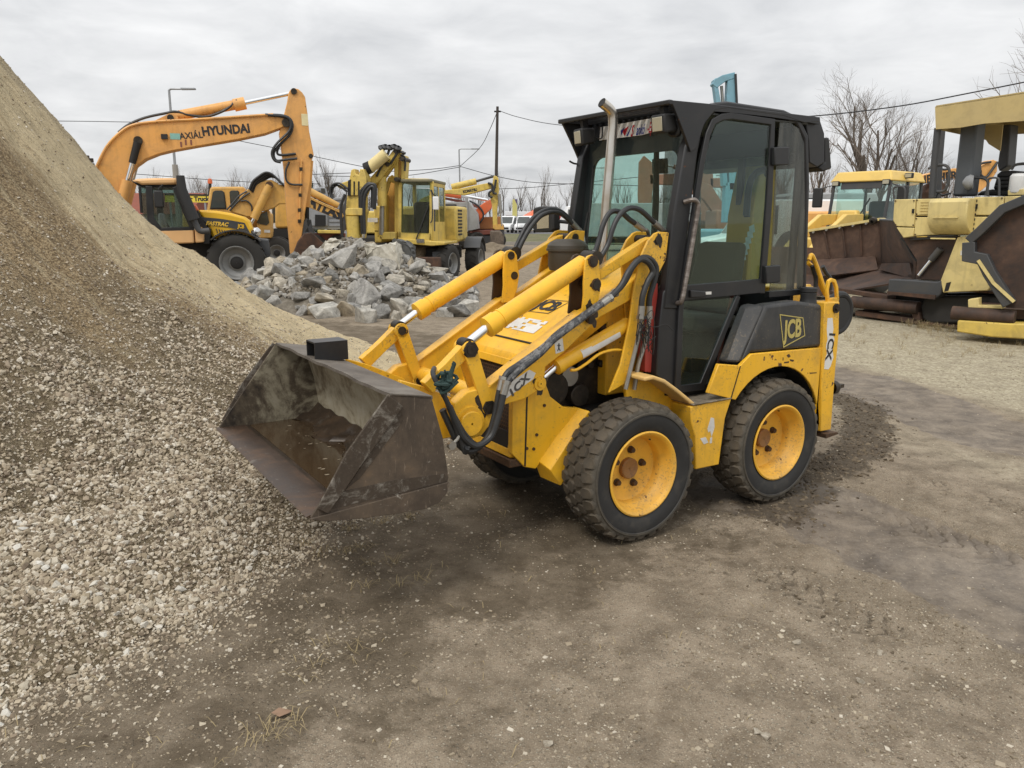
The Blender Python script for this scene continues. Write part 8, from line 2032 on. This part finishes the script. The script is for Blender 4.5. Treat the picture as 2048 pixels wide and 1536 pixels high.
for a_, b_ in zip([(-2.832,2.15,1.483),(-2.425,2.15,1.545),(-2.037,2.15,1.615)], [(-2.659,2.15,0.919),(-2.292,2.15,0.965),(-1.947,2.15,1.004)]):
    MB().tube([a_, b_], 0.02, 5).build('wing_rib', M['rust_dark'], PAV)
for q in [(-3.029,2.08,1.454),(-2.722,2.08,1.504),(-2.424,2.08,1.549),(-2.135,2.08,1.593),(-1.856,2.08,1.639)]: MB().cyl(q, (q[0], q[1] - 0.04, q[2]), 0.022, n=8).build('lip_bolt', M['steel'], PAV)
for k in range(5):
    q = [(0.243,-0.012,1.99)][0]
    MB().box((q[0] + 0.14, -0.008, q[2] - 0.045 * k), (0.22, 0.012, 0.014)).build('louvre', M['pav'], PAV)
for pts in ([(1.318,-0.1,2.052),(1.296,-0.1,2.277),(1.334,-0.1,2.316),(1.418,-0.1,2.313),(1.448,-0.1,2.271),(1.476,-0.1,2.048)], [(-0.207,0.05,2.052),(-0.237,0.05,2.19),(-0.204,0.05,2.244),(-0.082,0.05,2.24),(-0.038,0.05,2.184),(-0.023,0.05,2.048)]):
    MB().tube(spline(pts, 4), 0.016, 6).build('grab_rail', M['charcoal'], PAV)
a_, b_, c_ = [(0.34,0.05,0.817),(0.511,0.05,1.07),(0.64,0.05,1.254)]
MB().cyl(a_, b_, 0.03, n=10).build('wing_ram_rod', M['chrome'], PAV); MB().cyl(b_, c_, 0.055, n=12).build('wing_ram', M['charcoal'], PAV)
part('warning_stripe', M['dark'], PAV, [(0.843,0.731),(0.913,0.75),(0.886,0.609),(0.823,0.592)], -0.056, -0.051)
part('number_plate', M['white'], PAV, [(1.0,1.238),(1.151,1.26),(1.153,1.191),(1.005,1.168)], -0.056, -0.051)
tp = [(0.436,0.419),(2.375,0.579),(2.419,0.239),(0.479,0.023)]
for k in range(16):
    x_ = tp[0][0] + (tp[1][0] - tp[0][0]) * (k + 0.5) / 16
    for z_ in (0.02, 0.60): MB().box2((x_ - 0.055, 0.10, z_), (x_ + 0.055, 0.52, z_ + 0.035)).build('track_pad', M['rust_dark'], PAV)

PVB = empty('asphalt_paver', (6.6,10.9,0.0), -0.733, 'paver cut off by the right edge, dark hopper wing over chipped yellow beam', 'paver')
part('hopper_wing', M['rust_brown'], PVB, [(-0.207,1.396),(0.144,1.863),(0.383,1.985),(0.64,1.981),(0.816,0.52),(0.334,0.505),(0.023,1.02),(-0.198,1.211)], 0.1, 0.14)
for pts, w in (([(-0.211,1.416),(-0.087,1.556),(0.152,1.854),(0.4,1.976),(0.655,1.971)], 0.12), ([(-0.205,1.398),(-0.188,1.201),(-0.009,1.168),(0.093,0.975),(0.378,0.561)], 0.16)):
    m_ = MB(); band(m_, pts, w, -0.05, 0.12); m_.build('wing_rim', M['charcoal'], PVB, 0.01)
m_ = MB(); band(m_, [(-0.054,1.155),(0.164,0.852),(0.438,0.609)], 0.04, -0.08, -0.05); m_.build('rim_edge', M['pav'], PVB)
m_ = MB(); m_.tube([[(-0.334,0.1,0.383)][0], [(0.45,0.1,0.374)][0]], 0.10, 18); m_.build('push_roller', M['rust_brown'], PVB)
part('push_beam', paint('chipped_yellow_beam', (0.66, 0.47, 0.08, 1), 0.6, 0.2, 1.3, grime=0.5, scale=0.6), PVB, [(-0.233,0.291),(0.375,0.298),(0.916,0.332),(0.943,0.11),(0.216,0.088),(-0.227,0.121)], 0.0, 0.5, 0.02)
part('beam_bracket', M['pav'], PVB, [(-0.154,0.588),(-0.022,0.618),(-0.01,0.511),(0.285,0.527),(0.29,0.485),(-0.141,0.469)], 0.1, 0.3, 0.01)
part('hopper_floor', M['rust_brown'], PVB, [(-0.17,0.456),(0.859,0.48),(0.874,0.351),(-0.155,0.319)], 0.3, 2.2)
MB().box2((2.6, 0.2, 0.5), (5.2, 2.3, 1.7)).build('body', M['pav'], PVB, 0.05)
for y_ in (0.2, 1.9): MB().box2((2.0, y_, 0.0), (5.0, y_ + 0.35, 0.5)).build('track', M['tyre_far'], PVB, 0.1)

# ------------------------------------------------------------------ yellow wheel loader behind the paver

WLD = empty('wheel_loader', (9.337,19.6,0.0), 0.6981, 'yellow wheel loader with dark glazed cab standing behind the rusty paver hopper', 'wheel loader')
M['wly'] = paint('wheel_loader_yellow', (0.74, 0.50, 0.11, 1), 0.4, 0.12, 0.0, grime=0.2, scale=0.5)
zr0, zr1 = 2.66, 2.92
MB().loft([(-0.08, -0.08, zr0), (1.85, -0.08, zr0), (1.85, 1.55, zr0), (-0.08, 1.55, zr0)], [(0.05, 0.05, zr1), (1.8, 0.05, zr1), (1.8, 1.42, zr1), (0.05, 1.42, zr1)]).build('cab_roof', M['wly'], WLD, 0.04)
for (x_, y_) in ((0, 0), (0, 1.45), (0.95, 0), (1.75, 0), (1.75, 1.45)):
    MB().tube([(x_ - (0.18 if x_ == 0 else 0), y_, 1.55), (x_, y_, zr0)], 0.045, 6).build('cab_post', M['charcoal'], WLD)
MB().slab([(-0.18, 0.03, 1.55), (-0.18, 1.42, 1.55), (0, 1.42, zr0), (0, 0.03, zr0)], 0.012).build('windscreen', M['glass'], WLD)
MB().slab([(-0.03, 0.2, 2.48), (-0.03, 1.25, 2.48), (0.0, 1.25, zr0), (0.0, 0.2, zr0)], 0.03).build('windscreen_band', M['charcoal'], WLD)
MB().slab([(-0.15, 0, 1.55), (0.95, 0, 1.55), (0.95, 0, zr0), (0, 0, zr0)], 0.012).build('door_window', M['glass'], WLD)
MB().slab([(0.95, 0, 1.55), (1.75, 0, 1.55), (1.75, 0, zr0), (0.95, 0, zr0)], 0.012).build('side_window', M['glass'], WLD)
MB().slab([(0.2, 1.45, 1.55), (1.75, 1.45, 1.55), (1.75, 1.45, zr0), (0.2, 1.45, zr0)], 0.012).build('far_window', M['glass'], WLD)
MB().box2((-0.2, 0, 1.15), (1.8, 1.45, 1.55)).build('cab_base', M['charcoal'], WLD)
MB().box2((1.0, 0.45, 1.55), (1.4, 1.0, 2.2)).build('seat', M['rubber'], WLD, 0.08)
MB().box2((1.8, -0.2, 0.8), (4.2, 1.65, 1.9)).build('engine_hood', M['wly'], WLD, 0.1)
MB().box2((-2.4, 0.45, 0.75), (-0.2, 1.0, 1.3)).build('front_frame', M['wly'], WLD, 0.05)
MB().loft([(-0.75, 0.35, 1.2), (-0.35, 0.35, 1.2), (-0.35, 1.1, 1.2), (-0.75, 1.1, 1.2)], [(-0.62, 0.5, 1.95), (-0.42, 0.5, 1.95), (-0.42, 0.95, 1.95), (-0.62, 0.95, 1.95)]).build('loader_tower', M['wly'], WLD, 0.04)
for y_ in (0.35, 1.0):
    m_ = MB(); band(m_, [(-0.5, 1.75), (-1.3, 1.7), (-2.5, 1.15), (-3.2, 0.7)], [0.22, 0.3, 0.24, 0.2], y_, y_ + 0.12); m_.build('lift_arm', M['wly'], WLD, 0.02)
MB().prism([(-3.9, 0.1), (-3.0, 0.1), (-2.9, 0.9), (-3.2, 1.1), (-3.3, 0.5)], -0.5, 1.95).build('bucket', M['rust_dark'], WLD)
for x_ in (-1.1, 2.4):
    wheel(WLD, (x_, -0.35, 0.72), 0.72, 0.5, 0.36, (0, -1, 0), mr=M['wly']); wheel(WLD, (x_, 1.8, 0.72), 0.72, 0.5, 0.36, (0, 1, 0), mr=M['wly'])
for (x_, y_, z_) in ((0.0, 1.38, 2.63), (0.0, 0.08, 2.63), (0.75, -0.12, 2.80)):
    l_ = MB().box((x_ - 0.04, y_, z_), (0.1, 0.2, 0.13)).build('work_lamp', M['rubber'], WLD, 0.02); MB().box((x_ - 0.10, y_, z_), (0.015, 0.15, 0.09)).build('lamp_lens', M['lens'], l_)
for (x_, y_) in ((-0.25, 1.75), (0.0, -0.32)):
    MB().box((x_, y_, 2.28), (0.10, 0.26, 0.5)).build('mirror', M['rubber'], WLD, 0.03); MB().tube([(x_, y_, 2.5), (0, 1.45 if y_ > 1 else 0, 2.6)], 0.015, 6).build('mirror_stay', M['charcoal'], WLD)
MB().tube([(-0.15, 0.75, 1.62), (-0.06, 0.45, 2.25)], 0.018, 5).build('wiper', M['rubber'], WLD)

# ------------------------------------------------------------------ orange excavator boom behind the pavers

LIX = empty('crawler_excavator', (13.0,26.0,0.0), 0, 'orange excavator boom with black lettering seen through the paver canopy', 'excavator')
part('boom', M['hy'], LIX, [(0.101,3.056),(0.637,3.203),(1.418,3.363),(2.214,3.389),(2.295,3.19),(1.959,3.003),(1.448,3.11),(0.833,2.936),(0.127,2.815)], 0.0, 0.5, 0.02)
part('arm', M['hy'], LIX, [(2.173,3.373),(2.49,3.585),(2.621,3.632),(2.766,3.572),(2.792,3.267),(2.582,2.866),(2.336,2.625),(1.913,2.464),(1.792,3.0),(2.162,3.133)], -0.05, 0.4, 0.02)
text('LIEBHERR', 0.36, M['ink'], LIX, [(1.008,-0.006,3.069)][0], (1, 0, 0.14), FZ, 0.003, 0.95, 0, 0.012)
for pts in ([(0.513,-0.1,3.343),(0.721,-0.1,3.449),(0.983,-0.1,3.317),(1.2,-0.1,3.343)], [(2.178,-0.1,3.423),(2.239,-0.1,3.157),(2.414,-0.1,3.078),(2.556,-0.1,3.264),(2.737,-0.1,3.555)], [(1.873,-0.1,3.449),(2.091,-0.1,3.462),(2.302,-0.1,3.528),(2.518,-0.1,3.555)]): line3('boom_hose', M['hose'], LIX, pts, 0.04, 6, 5)
q = [(2.119,-0.1,3.237)][0]; rod('pin', M['pin'], LIX, (q[0], -0.12, q[2]), (q[0], 0.5, q[2]), 0.14)
MB().box2((-3.2, 0.2, 1.0), (-0.2, 2.8, 2.0)).build('house', M['hy'], LIX, 0.08)
part('bucket', M['rust_dark'], LIX, [(0.763,2.855),(0.918,2.935),(1.07,2.802),(1.053,2.483),(0.739,2.349),(0.653,2.616)], -0.3, 0.6, 0.03)
for y_ in (0.2, 2.4): MB().box2((-3.4, y_, 0.0), (0.2, y_ + 0.5, 0.9)).build('track', M['tyre_far'], LIX, 0.15)
MB().box2((-2.8, 0.6, 0.5), (-0.4, 2.4, 1.0)).build('undercarriage', M['dark'], LIX)

# ------------------------------------------------------------------ things standing behind the loader, seen through its glass
van('long white panel van standing behind the loader cab', (9.6, 28.5, 0.0), PI, M['whitep'], L=5.6, Hh=2.42, name='panel_van', group=None)
van('pale pickup with roof rack behind the white panel van', (11.6, 31.5, 0.0), PI + 0.1, M['greyl'], L=5.2, Hh=2.75, name='panel_van', group=None)

BLC = empty('mobile_crane', (8.5,32.0,0.0), 0, 'pale blue machine boom standing upright above the loader roof', 'crane')
M['blue'] = paint('pale_blue_paint', (0.17, 0.36, 0.45, 1), 0.5, 0.15, 0.1, grime=0.3, scale=0.4)
part('boom_side', M['blue'], BLC, [(-0.601,7.085),(-0.489,7.178),(-0.39,6.808),(-0.21,6.061),(0.041,4.45),(0.202,3.058),(0.0,3.058),(-0.179,4.45),(-0.408,6.061)], 0.0, 0.4, 0.02)
part('boom', M['blue'], BLC, [(-0.044,7.27),(0.227,7.325),(0.342,6.061),(0.599,4.45),(0.735,2.901),(0.271,2.901),(0.12,4.45),(-0.033,6.061)], 0.0, 0.4, 0.02)
part('boom_top', M['blue'], BLC, [(-0.638,6.934),(-0.55,7.119),(-0.264,7.266),(0.218,7.377),(0.251,7.156),(-0.115,7.045),(-0.453,6.786)], -0.02, 0.42, 0.02)
rod('boom_ram', M['steel'], BLC, [(-0.224,0.2,6.895)][0], [(0.094,0.2,4.467)][0], 0.06)
line3('boom_hose', M['hose'], BLC, [(0.234,-0.05,7.298),(0.368,-0.05,6.055),(0.545,-0.05,4.446),(0.674,-0.05,2.997)], 0.05, 6, 4)
MB().box2((-0.9, 0, 0.9), (1.6, 2.0, 1.35)).build('crane_house', M['blue'], BLC, 0.1)
part('boom_foot', M['blue'], BLC, [(0.113,3.194),(0.757,3.194),(0.977,1.618),(0.123,1.618)], 0.0, 0.5, 0.02)
for x_ in (-0.6, 1.6): wheel(BLC, (x_, 0.1, 0.5), 0.5, 0.35, 0.26); wheel(BLC, (x_, 1.9, 0.5), 0.5, 0.35, 0.26, (0, 1, 0))
MB().box2((-1.0, 0.3, 0.45), (2.0, 1.7, 0.9)).build('crane_chassis', M['dark'], BLC)

M['dullred'] = paint('dull_red_paint', (0.33, 0.13, 0.075, 1), 0.6, 0.15, 0.1, grime=0.4, scale=0.35)
def far_excavator(name, off, label, m, s=1.0):
    e = empty(name, (off[0], off[1], 0), 0, label, 'excavator')
    MB().prism([(0, 5.0), (0.25, 5.35), (0.7, 5.0), (0.85, 4.0), (0.7, 1.6), (0.15, 1.6), (0.0, 3.2)], 0, 0.4).build('arm', m, e, 0.03)
    MB().prism([(0.6, 4.3), (2.3, 4.35), (4.2, 3.7), (5.4, 2.0), (4.9, 1.5), (3.8, 2.9), (2.2, 3.7), (0.65, 3.75)], 0, 0.5).build('boom', m, e, 0.03)
    MB().cyl((0.45, 0.2, 5.05), (2.0, 0.2, 4.75), 0.07, n=8).build('arm_cylinder_rod', M['chrome'], e); MB().cyl((2.0, 0.2, 4.75), (3.4, 0.2, 4.35), 0.13, n=10).build('arm_cylinder', m, e)
    MB().prism([(0.1, 1.7), (0.9, 1.6), (0.9, 0.6), (0.3, 0.3), (-0.3, 0.7)], -0.4, 0.8).build('bucket', M['rust_dark'], e)
    MB().box2((4.3, -1.2, 1.0), (7.6, 1.5, 2.3)).build('house', m, e, 0.1)
    for y_ in (-1.2, 1.1): MB().box2((4.2, y_, 0), (7.8, y_ + 0.5, 0.9)).build('track', M['tyre_far'], e, 0.15)
    MB().box2((4.8, -0.9, 0.5), (7.0, 0.9, 1.0)).build('undercarriage', M['dark'], e)
    return e
q = [(-0.658,0.0,2.726)][0]
far_excavator('crawler_excavator', (q[0] + 8, 46), 'red orange excavator visible through the loader windscreen', M['dullred'])
far_excavator('crawler_excavator', (q[0] + 8 + 4.5, 50), 'red excavator visible through the loader door window', M['dullred'])
bt = empty('box_lorry', (*[(5.338,44.0,1.698)][0][:2], 0), 0, 'pale box lorry visible through the left of the loader windscreen', 'lorry')
MB().box2((-1.2, 0, 0.8), (4.2, 2.3, 2.65)).build('box_body', M['greyl'], bt, 0.04); MB().prism([(-2.6, 0.6), (-1.25, 0.6), (-1.25, 2.5), (-2.2, 2.5), (-2.6, 1.6)], 0.05, 2.25).build('lorry_cab', M['whitep'], bt, 0.06)
MB().box2((-2.2, 0.03, 1.6), (-1.5, 0.045, 2.3)).build('cab_window', M['glass_dark'], bt)
for x_ in (-1.9, 3.2): wheel(bt, (x_, 0.2, 0.48), 0.48, 0.3, 0.26)
MB().box2((-2.4, 0.4, 0.45), (4.0, 1.9, 0.8)).build('lorry_chassis', M['dark'], bt)
fw_ = empty('steel_fence', (*[(7.414,38.0,1.011)][0][:2], 0), 0, 'rack of upright steel bars behind the loader cab', 'fence')
for k in range(18): MB().box2((-1.8 + 0.2 * k, 0, 0), (-1.76 + 0.2 * k, 0.04, 2.1)).build('bar', M['galv'], fw_)
for z_ in (0.3, 2.0): MB().box2((-1.85, -0.045, z_), (1.7, -0.005, z_ + 0.06)).build('rail', M['galv'], fw_)

# ------------------------------------------------------------------ bare winter trees
M['bark'] = plain('winter_bark', (0.085, 0.070, 0.056, 1), 0.95, var=0.45, scale=3, bump=0.3)
M['twig'] = plain('winter_twigs', (0.16, 0.132, 0.108, 1), 0.95, var=0.3, scale=2)
M['twig_red'] = plain('reddish_twigs', (0.20, 0.14, 0.10, 1), 0.95, var=0.3, scale=2)
def bare_tree(seed, H, r0, levels=4, kids=5, spread=0.75, up=0.25, trunk=0.3, split=2, sides=(8, 6, 4, 3, 3)):
    rr = random.Random(seed); limb, twig = MB(), MB()
    def grow(p, d, L, r, lv):
        k = 4 if lv < 2 else 3
        pts = [p.copy()]; q = p.copy(); dd_ = d.copy()
        for i in range(k):
            dd_ = (dd_ + Vector((rr.gauss(0, 1), rr.gauss(0, 1), rr.gauss(0, 1))) * 0.13 + Vector((0, 0, up * 0.22))).normalized()
            q = q + dd_ * (L / k); pts.append(q.copy())
        rad = [r * (1 - 0.55 * i / k) for i in range(k + 1)]
        (limb if lv < 2 else twig).tube(pts, rad, sides[lv], False)
        if lv >= levels: return
        n = kids + rr.randint(-1, 1) if lv else split + 2
        for j in range(n):
            t = (trunk if lv == 0 else 0.25) + (1 - (trunk if lv == 0 else 0.25)) * (j + rr.uniform(0.1, 0.9)) / n
            i = min(k - 1, int(t * k)); f = t * k - i
            b = pts[i].lerp(pts[i + 1], f); ax_ = (pts[i + 1] - pts[i]).normalized()
            a = rr.uniform(0, 2 * PI); o1 = ax_.orthogonal().normalized(); o2 = ax_.cross(o1)
            nd = (ax_ + (o1 * math.cos(a) + o2 * math.sin(a)) * spread * rr.uniform(0.6, 1.25) + Vector((0, 0, up))).normalized()
            grow(b, nd, L * rr.uniform(0.48, 0.72) * (0.8 + 0.35 * (1 - t)), max(0.0045, rad[i] * rr.uniform(0.38, 0.58)), lv + 1)
    grow(Vector((0, 0, -0.1)), Vector((rr.gauss(0, 0.05), rr.gauss(0, 0.05), 1)), H * 0.62, r0, 0)
    return limb, twig
def tree(name, loc, rz, label, seed, group=None, mt=None, **kw):
    e = empty(name, loc, rz, label, 'tree', group)
    l, t = bare_tree(seed, **kw)
    l.build('trunk', M['bark'], e, ang=60); t.build('crown', mt or M['twig'], e, ang=60)
    return e
_t = [(16.075,38.0,1.698),(18.055,38.0,1.698),(25.054,38.0,1.698),(14.506,38.0,1.698)]
tree('bare_tree', (_t[0][0] + 1.5, 38, 0), 0.0, 'tall bare tree with spreading limbs right of the loader cab', 25, H=9.1, r0=0.25, levels=4, kids=6, spread=0.72, up=0.2, trunk=0.12, split=5)
tree('bare_tree', (_t[1][0], 37, 0), 2.0, 'smaller bare tree with many upright stems beside the tall one', 14, H=6.2, r0=0.16, levels=4, kids=5, spread=0.5, up=0.35, trunk=0.12, split=5)
tree('bare_tree', (_t[2][0] * 30 / 38, 30, 0), 1.0, 'thick bare trunk behind the paver canopy at the right edge', 33, H=9.0, r0=0.36, levels=4, kids=5, spread=0.8, up=0.15, trunk=0.35, split=3)
_s = [(27.389,70.0,1.698),(25.611,70.0,1.698),(41.618,70.0,1.698),(37.171,70.0,1.698),(23.165,70.0,1.698),(45.175,70.0,1.698),(30.946,70.0,1.698)]
for i, q in enumerate(_s):
    tree('bare_tree', (q[0], 70 + 3 * i, 0), i, ['faint bare tree directly right of the loader rear visor', 'faint bare tree hidden behind the loader cab rear', 'distant bare tree left of the paver seat', 'distant bare tree between loader cab and paver post', 'bare tree seen through the loader door window', 'distant bare tree behind the right paver post', 'distant reddish bare tree behind the wheel loader cab'][i], 50 + i, mt=M['twig_red'] if i % 2 == 0 else None, H=9.5 - (i % 3), r0=0.2, levels=3, kids=7, spread=0.6, up=0.3, trunk=0.15, split=4)
# left horizon: a fir, a poplar, bushes
fr = empty('fir_tree', (*[(-22.867,90.0,1.698)][0][:2], 0), 0, 'dark fir tree top right of the orange arm', 'tree')
MB().tube([(0, 0, 0), (0, 0, 7)], [0.15, 0.03], 6).build('trunk', M['bark'], fr)
ft = MB()
for k in range(420):
    z = rnd.uniform(1.0, 7.0); R_ = (7.2 - z) * 0.28; a = rnd.uniform(0, 6.28); L = R_ * rnd.uniform(0.6, 1.1)
    p0 = Vector((0, 0, z)); p1 = Vector((L * math.cos(a), L * math.sin(a), z - 0.35 * L + rnd.uniform(-0.1, 0.1))); sd = Vector((-math.sin(a), math.cos(a), 0)) * 0.16
    ft.add([p0, p1 + sd, p1 - sd + Vector((0, 0, -0.15))], [(0, 1, 2)])
ft.build('crown', plain('fir_needles', (0.025, 0.04, 0.022, 1), 0.9), fr)
_l = [(-19.545,85.0,1.698),(-33.69,85.0,1.698),(-30.721,85.0,1.698),(-34.5,85.0,1.698),(-29.641,85.0,1.698),(-1.296,85.0,1.698)]
for i, q in enumerate(_l[:5]):
    tree('bare_tree', (q[0], 85 + 2 * i, 0), i, ['slim upright bare tree between orange arm and yellow excavator', 'reddish bare tree above the yellow billboard', 'reddish bare tree behind the ochre excavator beacon', 'low bare tree left of the yellow billboard', 'low bare tree right of the ochre beacon'][i], 80 + i, mt=M['twig_red'] if i else None, H=[8.6, 7.2, 7.4, 6.0, 6.5][i], r0=0.15, levels=3, kids=7, spread=0.35 if i == 0 else 0.7, up=0.45 if i == 0 else 0.15, trunk=0.1, split=5)
# tree line along the far road
protos = [bare_tree(200 + i, H=8.5 + 0.7 * i, r0=0.14, levels=3, kids=5, spread=0.42, up=0.4, trunk=0.15, split=4, sides=(5, 4, 3, 3, 3)) for i in range(5)]
pm = []
for l, t in protos:
    a = l.build('trunk', M['bark'], ang=60); b = t.build('crown', M['twig'], ang=60); pm.append((a.data, b.data)); bpy.data.objects.remove(a); bpy.data.objects.remove(b)
for k in range(200):
    xx = -128 + 256 * (k + rnd.uniform(-0.4, 0.4)) / 200; yy = rnd.uniform(138, 165)
    e = empty('roadside_tree', (xx, yy, 0.05), rnd.uniform(0, 6.28), 'bare tree in the long row along the far road', 'tree', 'bare trees along the far road')
    s_ = rnd.uniform(0.75, 1.15); e.scale = (s_, s_, s_)
    for nm, me in zip(('trunk', 'crown'), pm[k % 5]):
        o = bpy.data.objects.new(nm, me); COL.objects.link(o); o.parent = e
bs = MB()
for k in range(5200):
    xx = rnd.uniform(-140, 140); yy = rnd.uniform(134, 150); hh = rnd.uniform(1.5, 4.8) * (0.75 + 0.25 * math.sin(xx * 0.35)); w = rnd.uniform(0.05, 0.16)
    bs.add([(xx - w, yy, 0), (xx + w, yy, 0), (xx + rnd.gauss(0, 0.5), yy + rnd.gauss(0, 0.4), hh)], [(0, 1, 2)])
tag(bs.build('undergrowth', plain('brown_undergrowth', (0.085, 0.06, 0.042, 1), 0.95, var=0.5, scale=0.6)), 'dense brown leafless undergrowth below the far trees', 'undergrowth', None, 'stuff')

# ------------------------------------------------------------------ dry grass, leaf, larger stones on the yard
def tuft(mb, x, y, n, L, lean=1.0, zf=None):
    z0 = float((zf or (lambda a, b: ground_z(np.array([a]), np.array([b]))[0]))(x, y))
    for k in range(n):
        a = rnd.uniform(0, 2 * PI); l = L * rnd.uniform(0.4, 1.0); s = rnd.uniform(0.5, 1.0) * lean
        bx_, by_ = x + rnd.gauss(0, 0.02), y + rnd.gauss(0, 0.02)
        w = rnd.uniform(0.0009, 0.0018)
        px_, py_ = -math.sin(a) * w, math.cos(a) * w
        p = [(bx_, by_, z0), (bx_ + math.cos(a) * l * 0.5 * s, by_ + math.sin(a) * l * 0.5 * s, z0 + l * 0.45 * (1.25 - s * 0.75)), (bx_ + math.cos(a) * l * s, by_ + math.sin(a) * l * s, z0 + l * 0.3 * (1.3 - s) + 0.004)]
        mb.add([(p[0][0] - px_, p[0][1] - py_, p[0][2]), (p[0][0] + px_, p[0][1] + py_, p[0][2]), (p[1][0] + px_, p[1][1] + py_, p[1][2]), (p[1][0] - px_, p[1][1] - py_, p[1][2]), p[2]], [(0, 1, 2, 3), (3, 2, 4)])
gr = MB()
for (x, y), n, L in zip([(-0.72,3.61),(-0.59,3.63),(-0.53,3.39),(-0.7,3.36),(-0.44,3.44),(-0.87,3.76),(-1.0,3.72),(-0.91,4.05),(-0.76,4.16),(-0.6,4.24),(-0.74,2.86),(-0.65,2.82),(-0.75,2.71),(-0.61,2.78),(-0.81,2.38),(-0.82,2.3),(-0.88,2.27),(-0.75,2.35),(-0.8,2.61),(-2.0,3.29),(-0.12,2.71),(-0.94,2.17),(-0.56,4.44),(-0.78,3.82),(-1.11,3.85)], [16, 20, 18, 14, 14, 20, 16, 26, 26, 24, 8, 8, 7, 7, 12, 16, 12, 10, 5, 20, 4, 6, 14, 16, 14], [0.12] * 25):
    tuft(gr, x, y, n, L)
for k in range(240):
    x, y = rnd.uniform(-3.0, 1.2), rnd.uniform(1.9, 4.6)
    if HEAP_R - math.hypot(x - HEAP_C[0], y - HEAP_C[1]) < -0.05: tuft(gr, x, y, rnd.randint(1, 2), rnd.uniform(0.03, 0.09), 1.0)
for k in range(150):
    x, y = rnd.uniform(4.6, 9.5), rnd.uniform(9.5, 12.6); tuft(gr, x, y, 10, 0.22, 0.7)
for k in range(26):
    q = [(6.5,12.79),(6.91,11.9)]; t = rnd.random(); tuft(gr, q[0][0] + (q[1][0] - q[0][0]) * t, q[0][1] + (q[1][1] - q[0][1]) * t, 14, 0.32, 0.6)
tag(gr.build('dry_grass', plain('straw_grass', (0.30, 0.235, 0.125, 1), 0.9, var=0.4, scale=9)), 'scattered tufts and stalks of dry straw-coloured grass on the dirt', 'grass', None, 'stuff')
lf = [(-0.81,2.4)][0]
o = MB().add([(-0.035, 0, 0.01), (-0.012, 0.02, 0.018), (0.015, 0.024, 0.008), (0.04, 0.008, 0.014), (0.03, -0.016, 0.02), (0.0, -0.02, 0.009), (-0.02, -0.015, 0.016), (0, 0, 0.012)], [(0, 1, 7), (1, 2, 7), (2, 3, 7), (3, 4, 7), (4, 5, 7), (5, 6, 7), (6, 0, 7)]).build('dead_leaf', plain('dead_leaf_brown', (0.26, 0.165, 0.105, 1), 0.8))
o.location = (lf[0], lf[1], 0.0); tag(o, 'curled brown dead leaf on the dirt in the foreground', 'leaf')
big_me = [rock_shape(300 + i, 2, 0.12, 8) for i in range(4)]
M['stone_pale'] = rock_mat('pale_yard_stone', [(0.26, 0.22, 0.165), (0.42, 0.37, 0.29), (0.58, 0.54, 0.46)], False)
for me in big_me: me.materials.append(M['stone_pale'])
for i, ((x, y), s, lab) in enumerate(zip([(0.12,2.26),(0.84,2.33),(0.86,2.3),(1.18,2.9),(0.98,3.02),(0.17,2.56),(1.32,2.62),(0.77,2.12),(1.48,2.81),(-1.44,2.78),(-1.35,3.0)], (0.020, 0.020, 0.022, 0.022, 0.013, 0.011, 0.022, 0.016, 0.016, 0.018, 0.016),
        ('round pale stone alone in the foreground centre', 'pale flat stone, left one of a pair near the bottom edge', 'pale flat stone, right one of a pair near the bottom edge', 'pointed pale stone lying in a dark dent of the yard', 'small pale stone left of the dented spot', 'small pale stone near the picture centre bottom', 'pale stone at the head of the gravel patch', 'pale stone at the bottom edge right of centre', 'pale stone right of the dented spot', 'pale stone beside the gravel foot at left', 'pale stone on the moist soil near the gravel foot'))):
    o = bpy.data.objects.new('stone', big_me[i % 4]); COL.objects.link(o)
    o.location = (x, y, float(ground_z(np.array([x]), np.array([y]))[0]) + s * 0.25); o.scale = (s * 1.15, s * 0.9, s * 0.6); o.rotation_euler = (0.1 * i, 0.07 * i, 1.3 * i)
    tag(o, lab, 'stone', 'single stones on the yard')
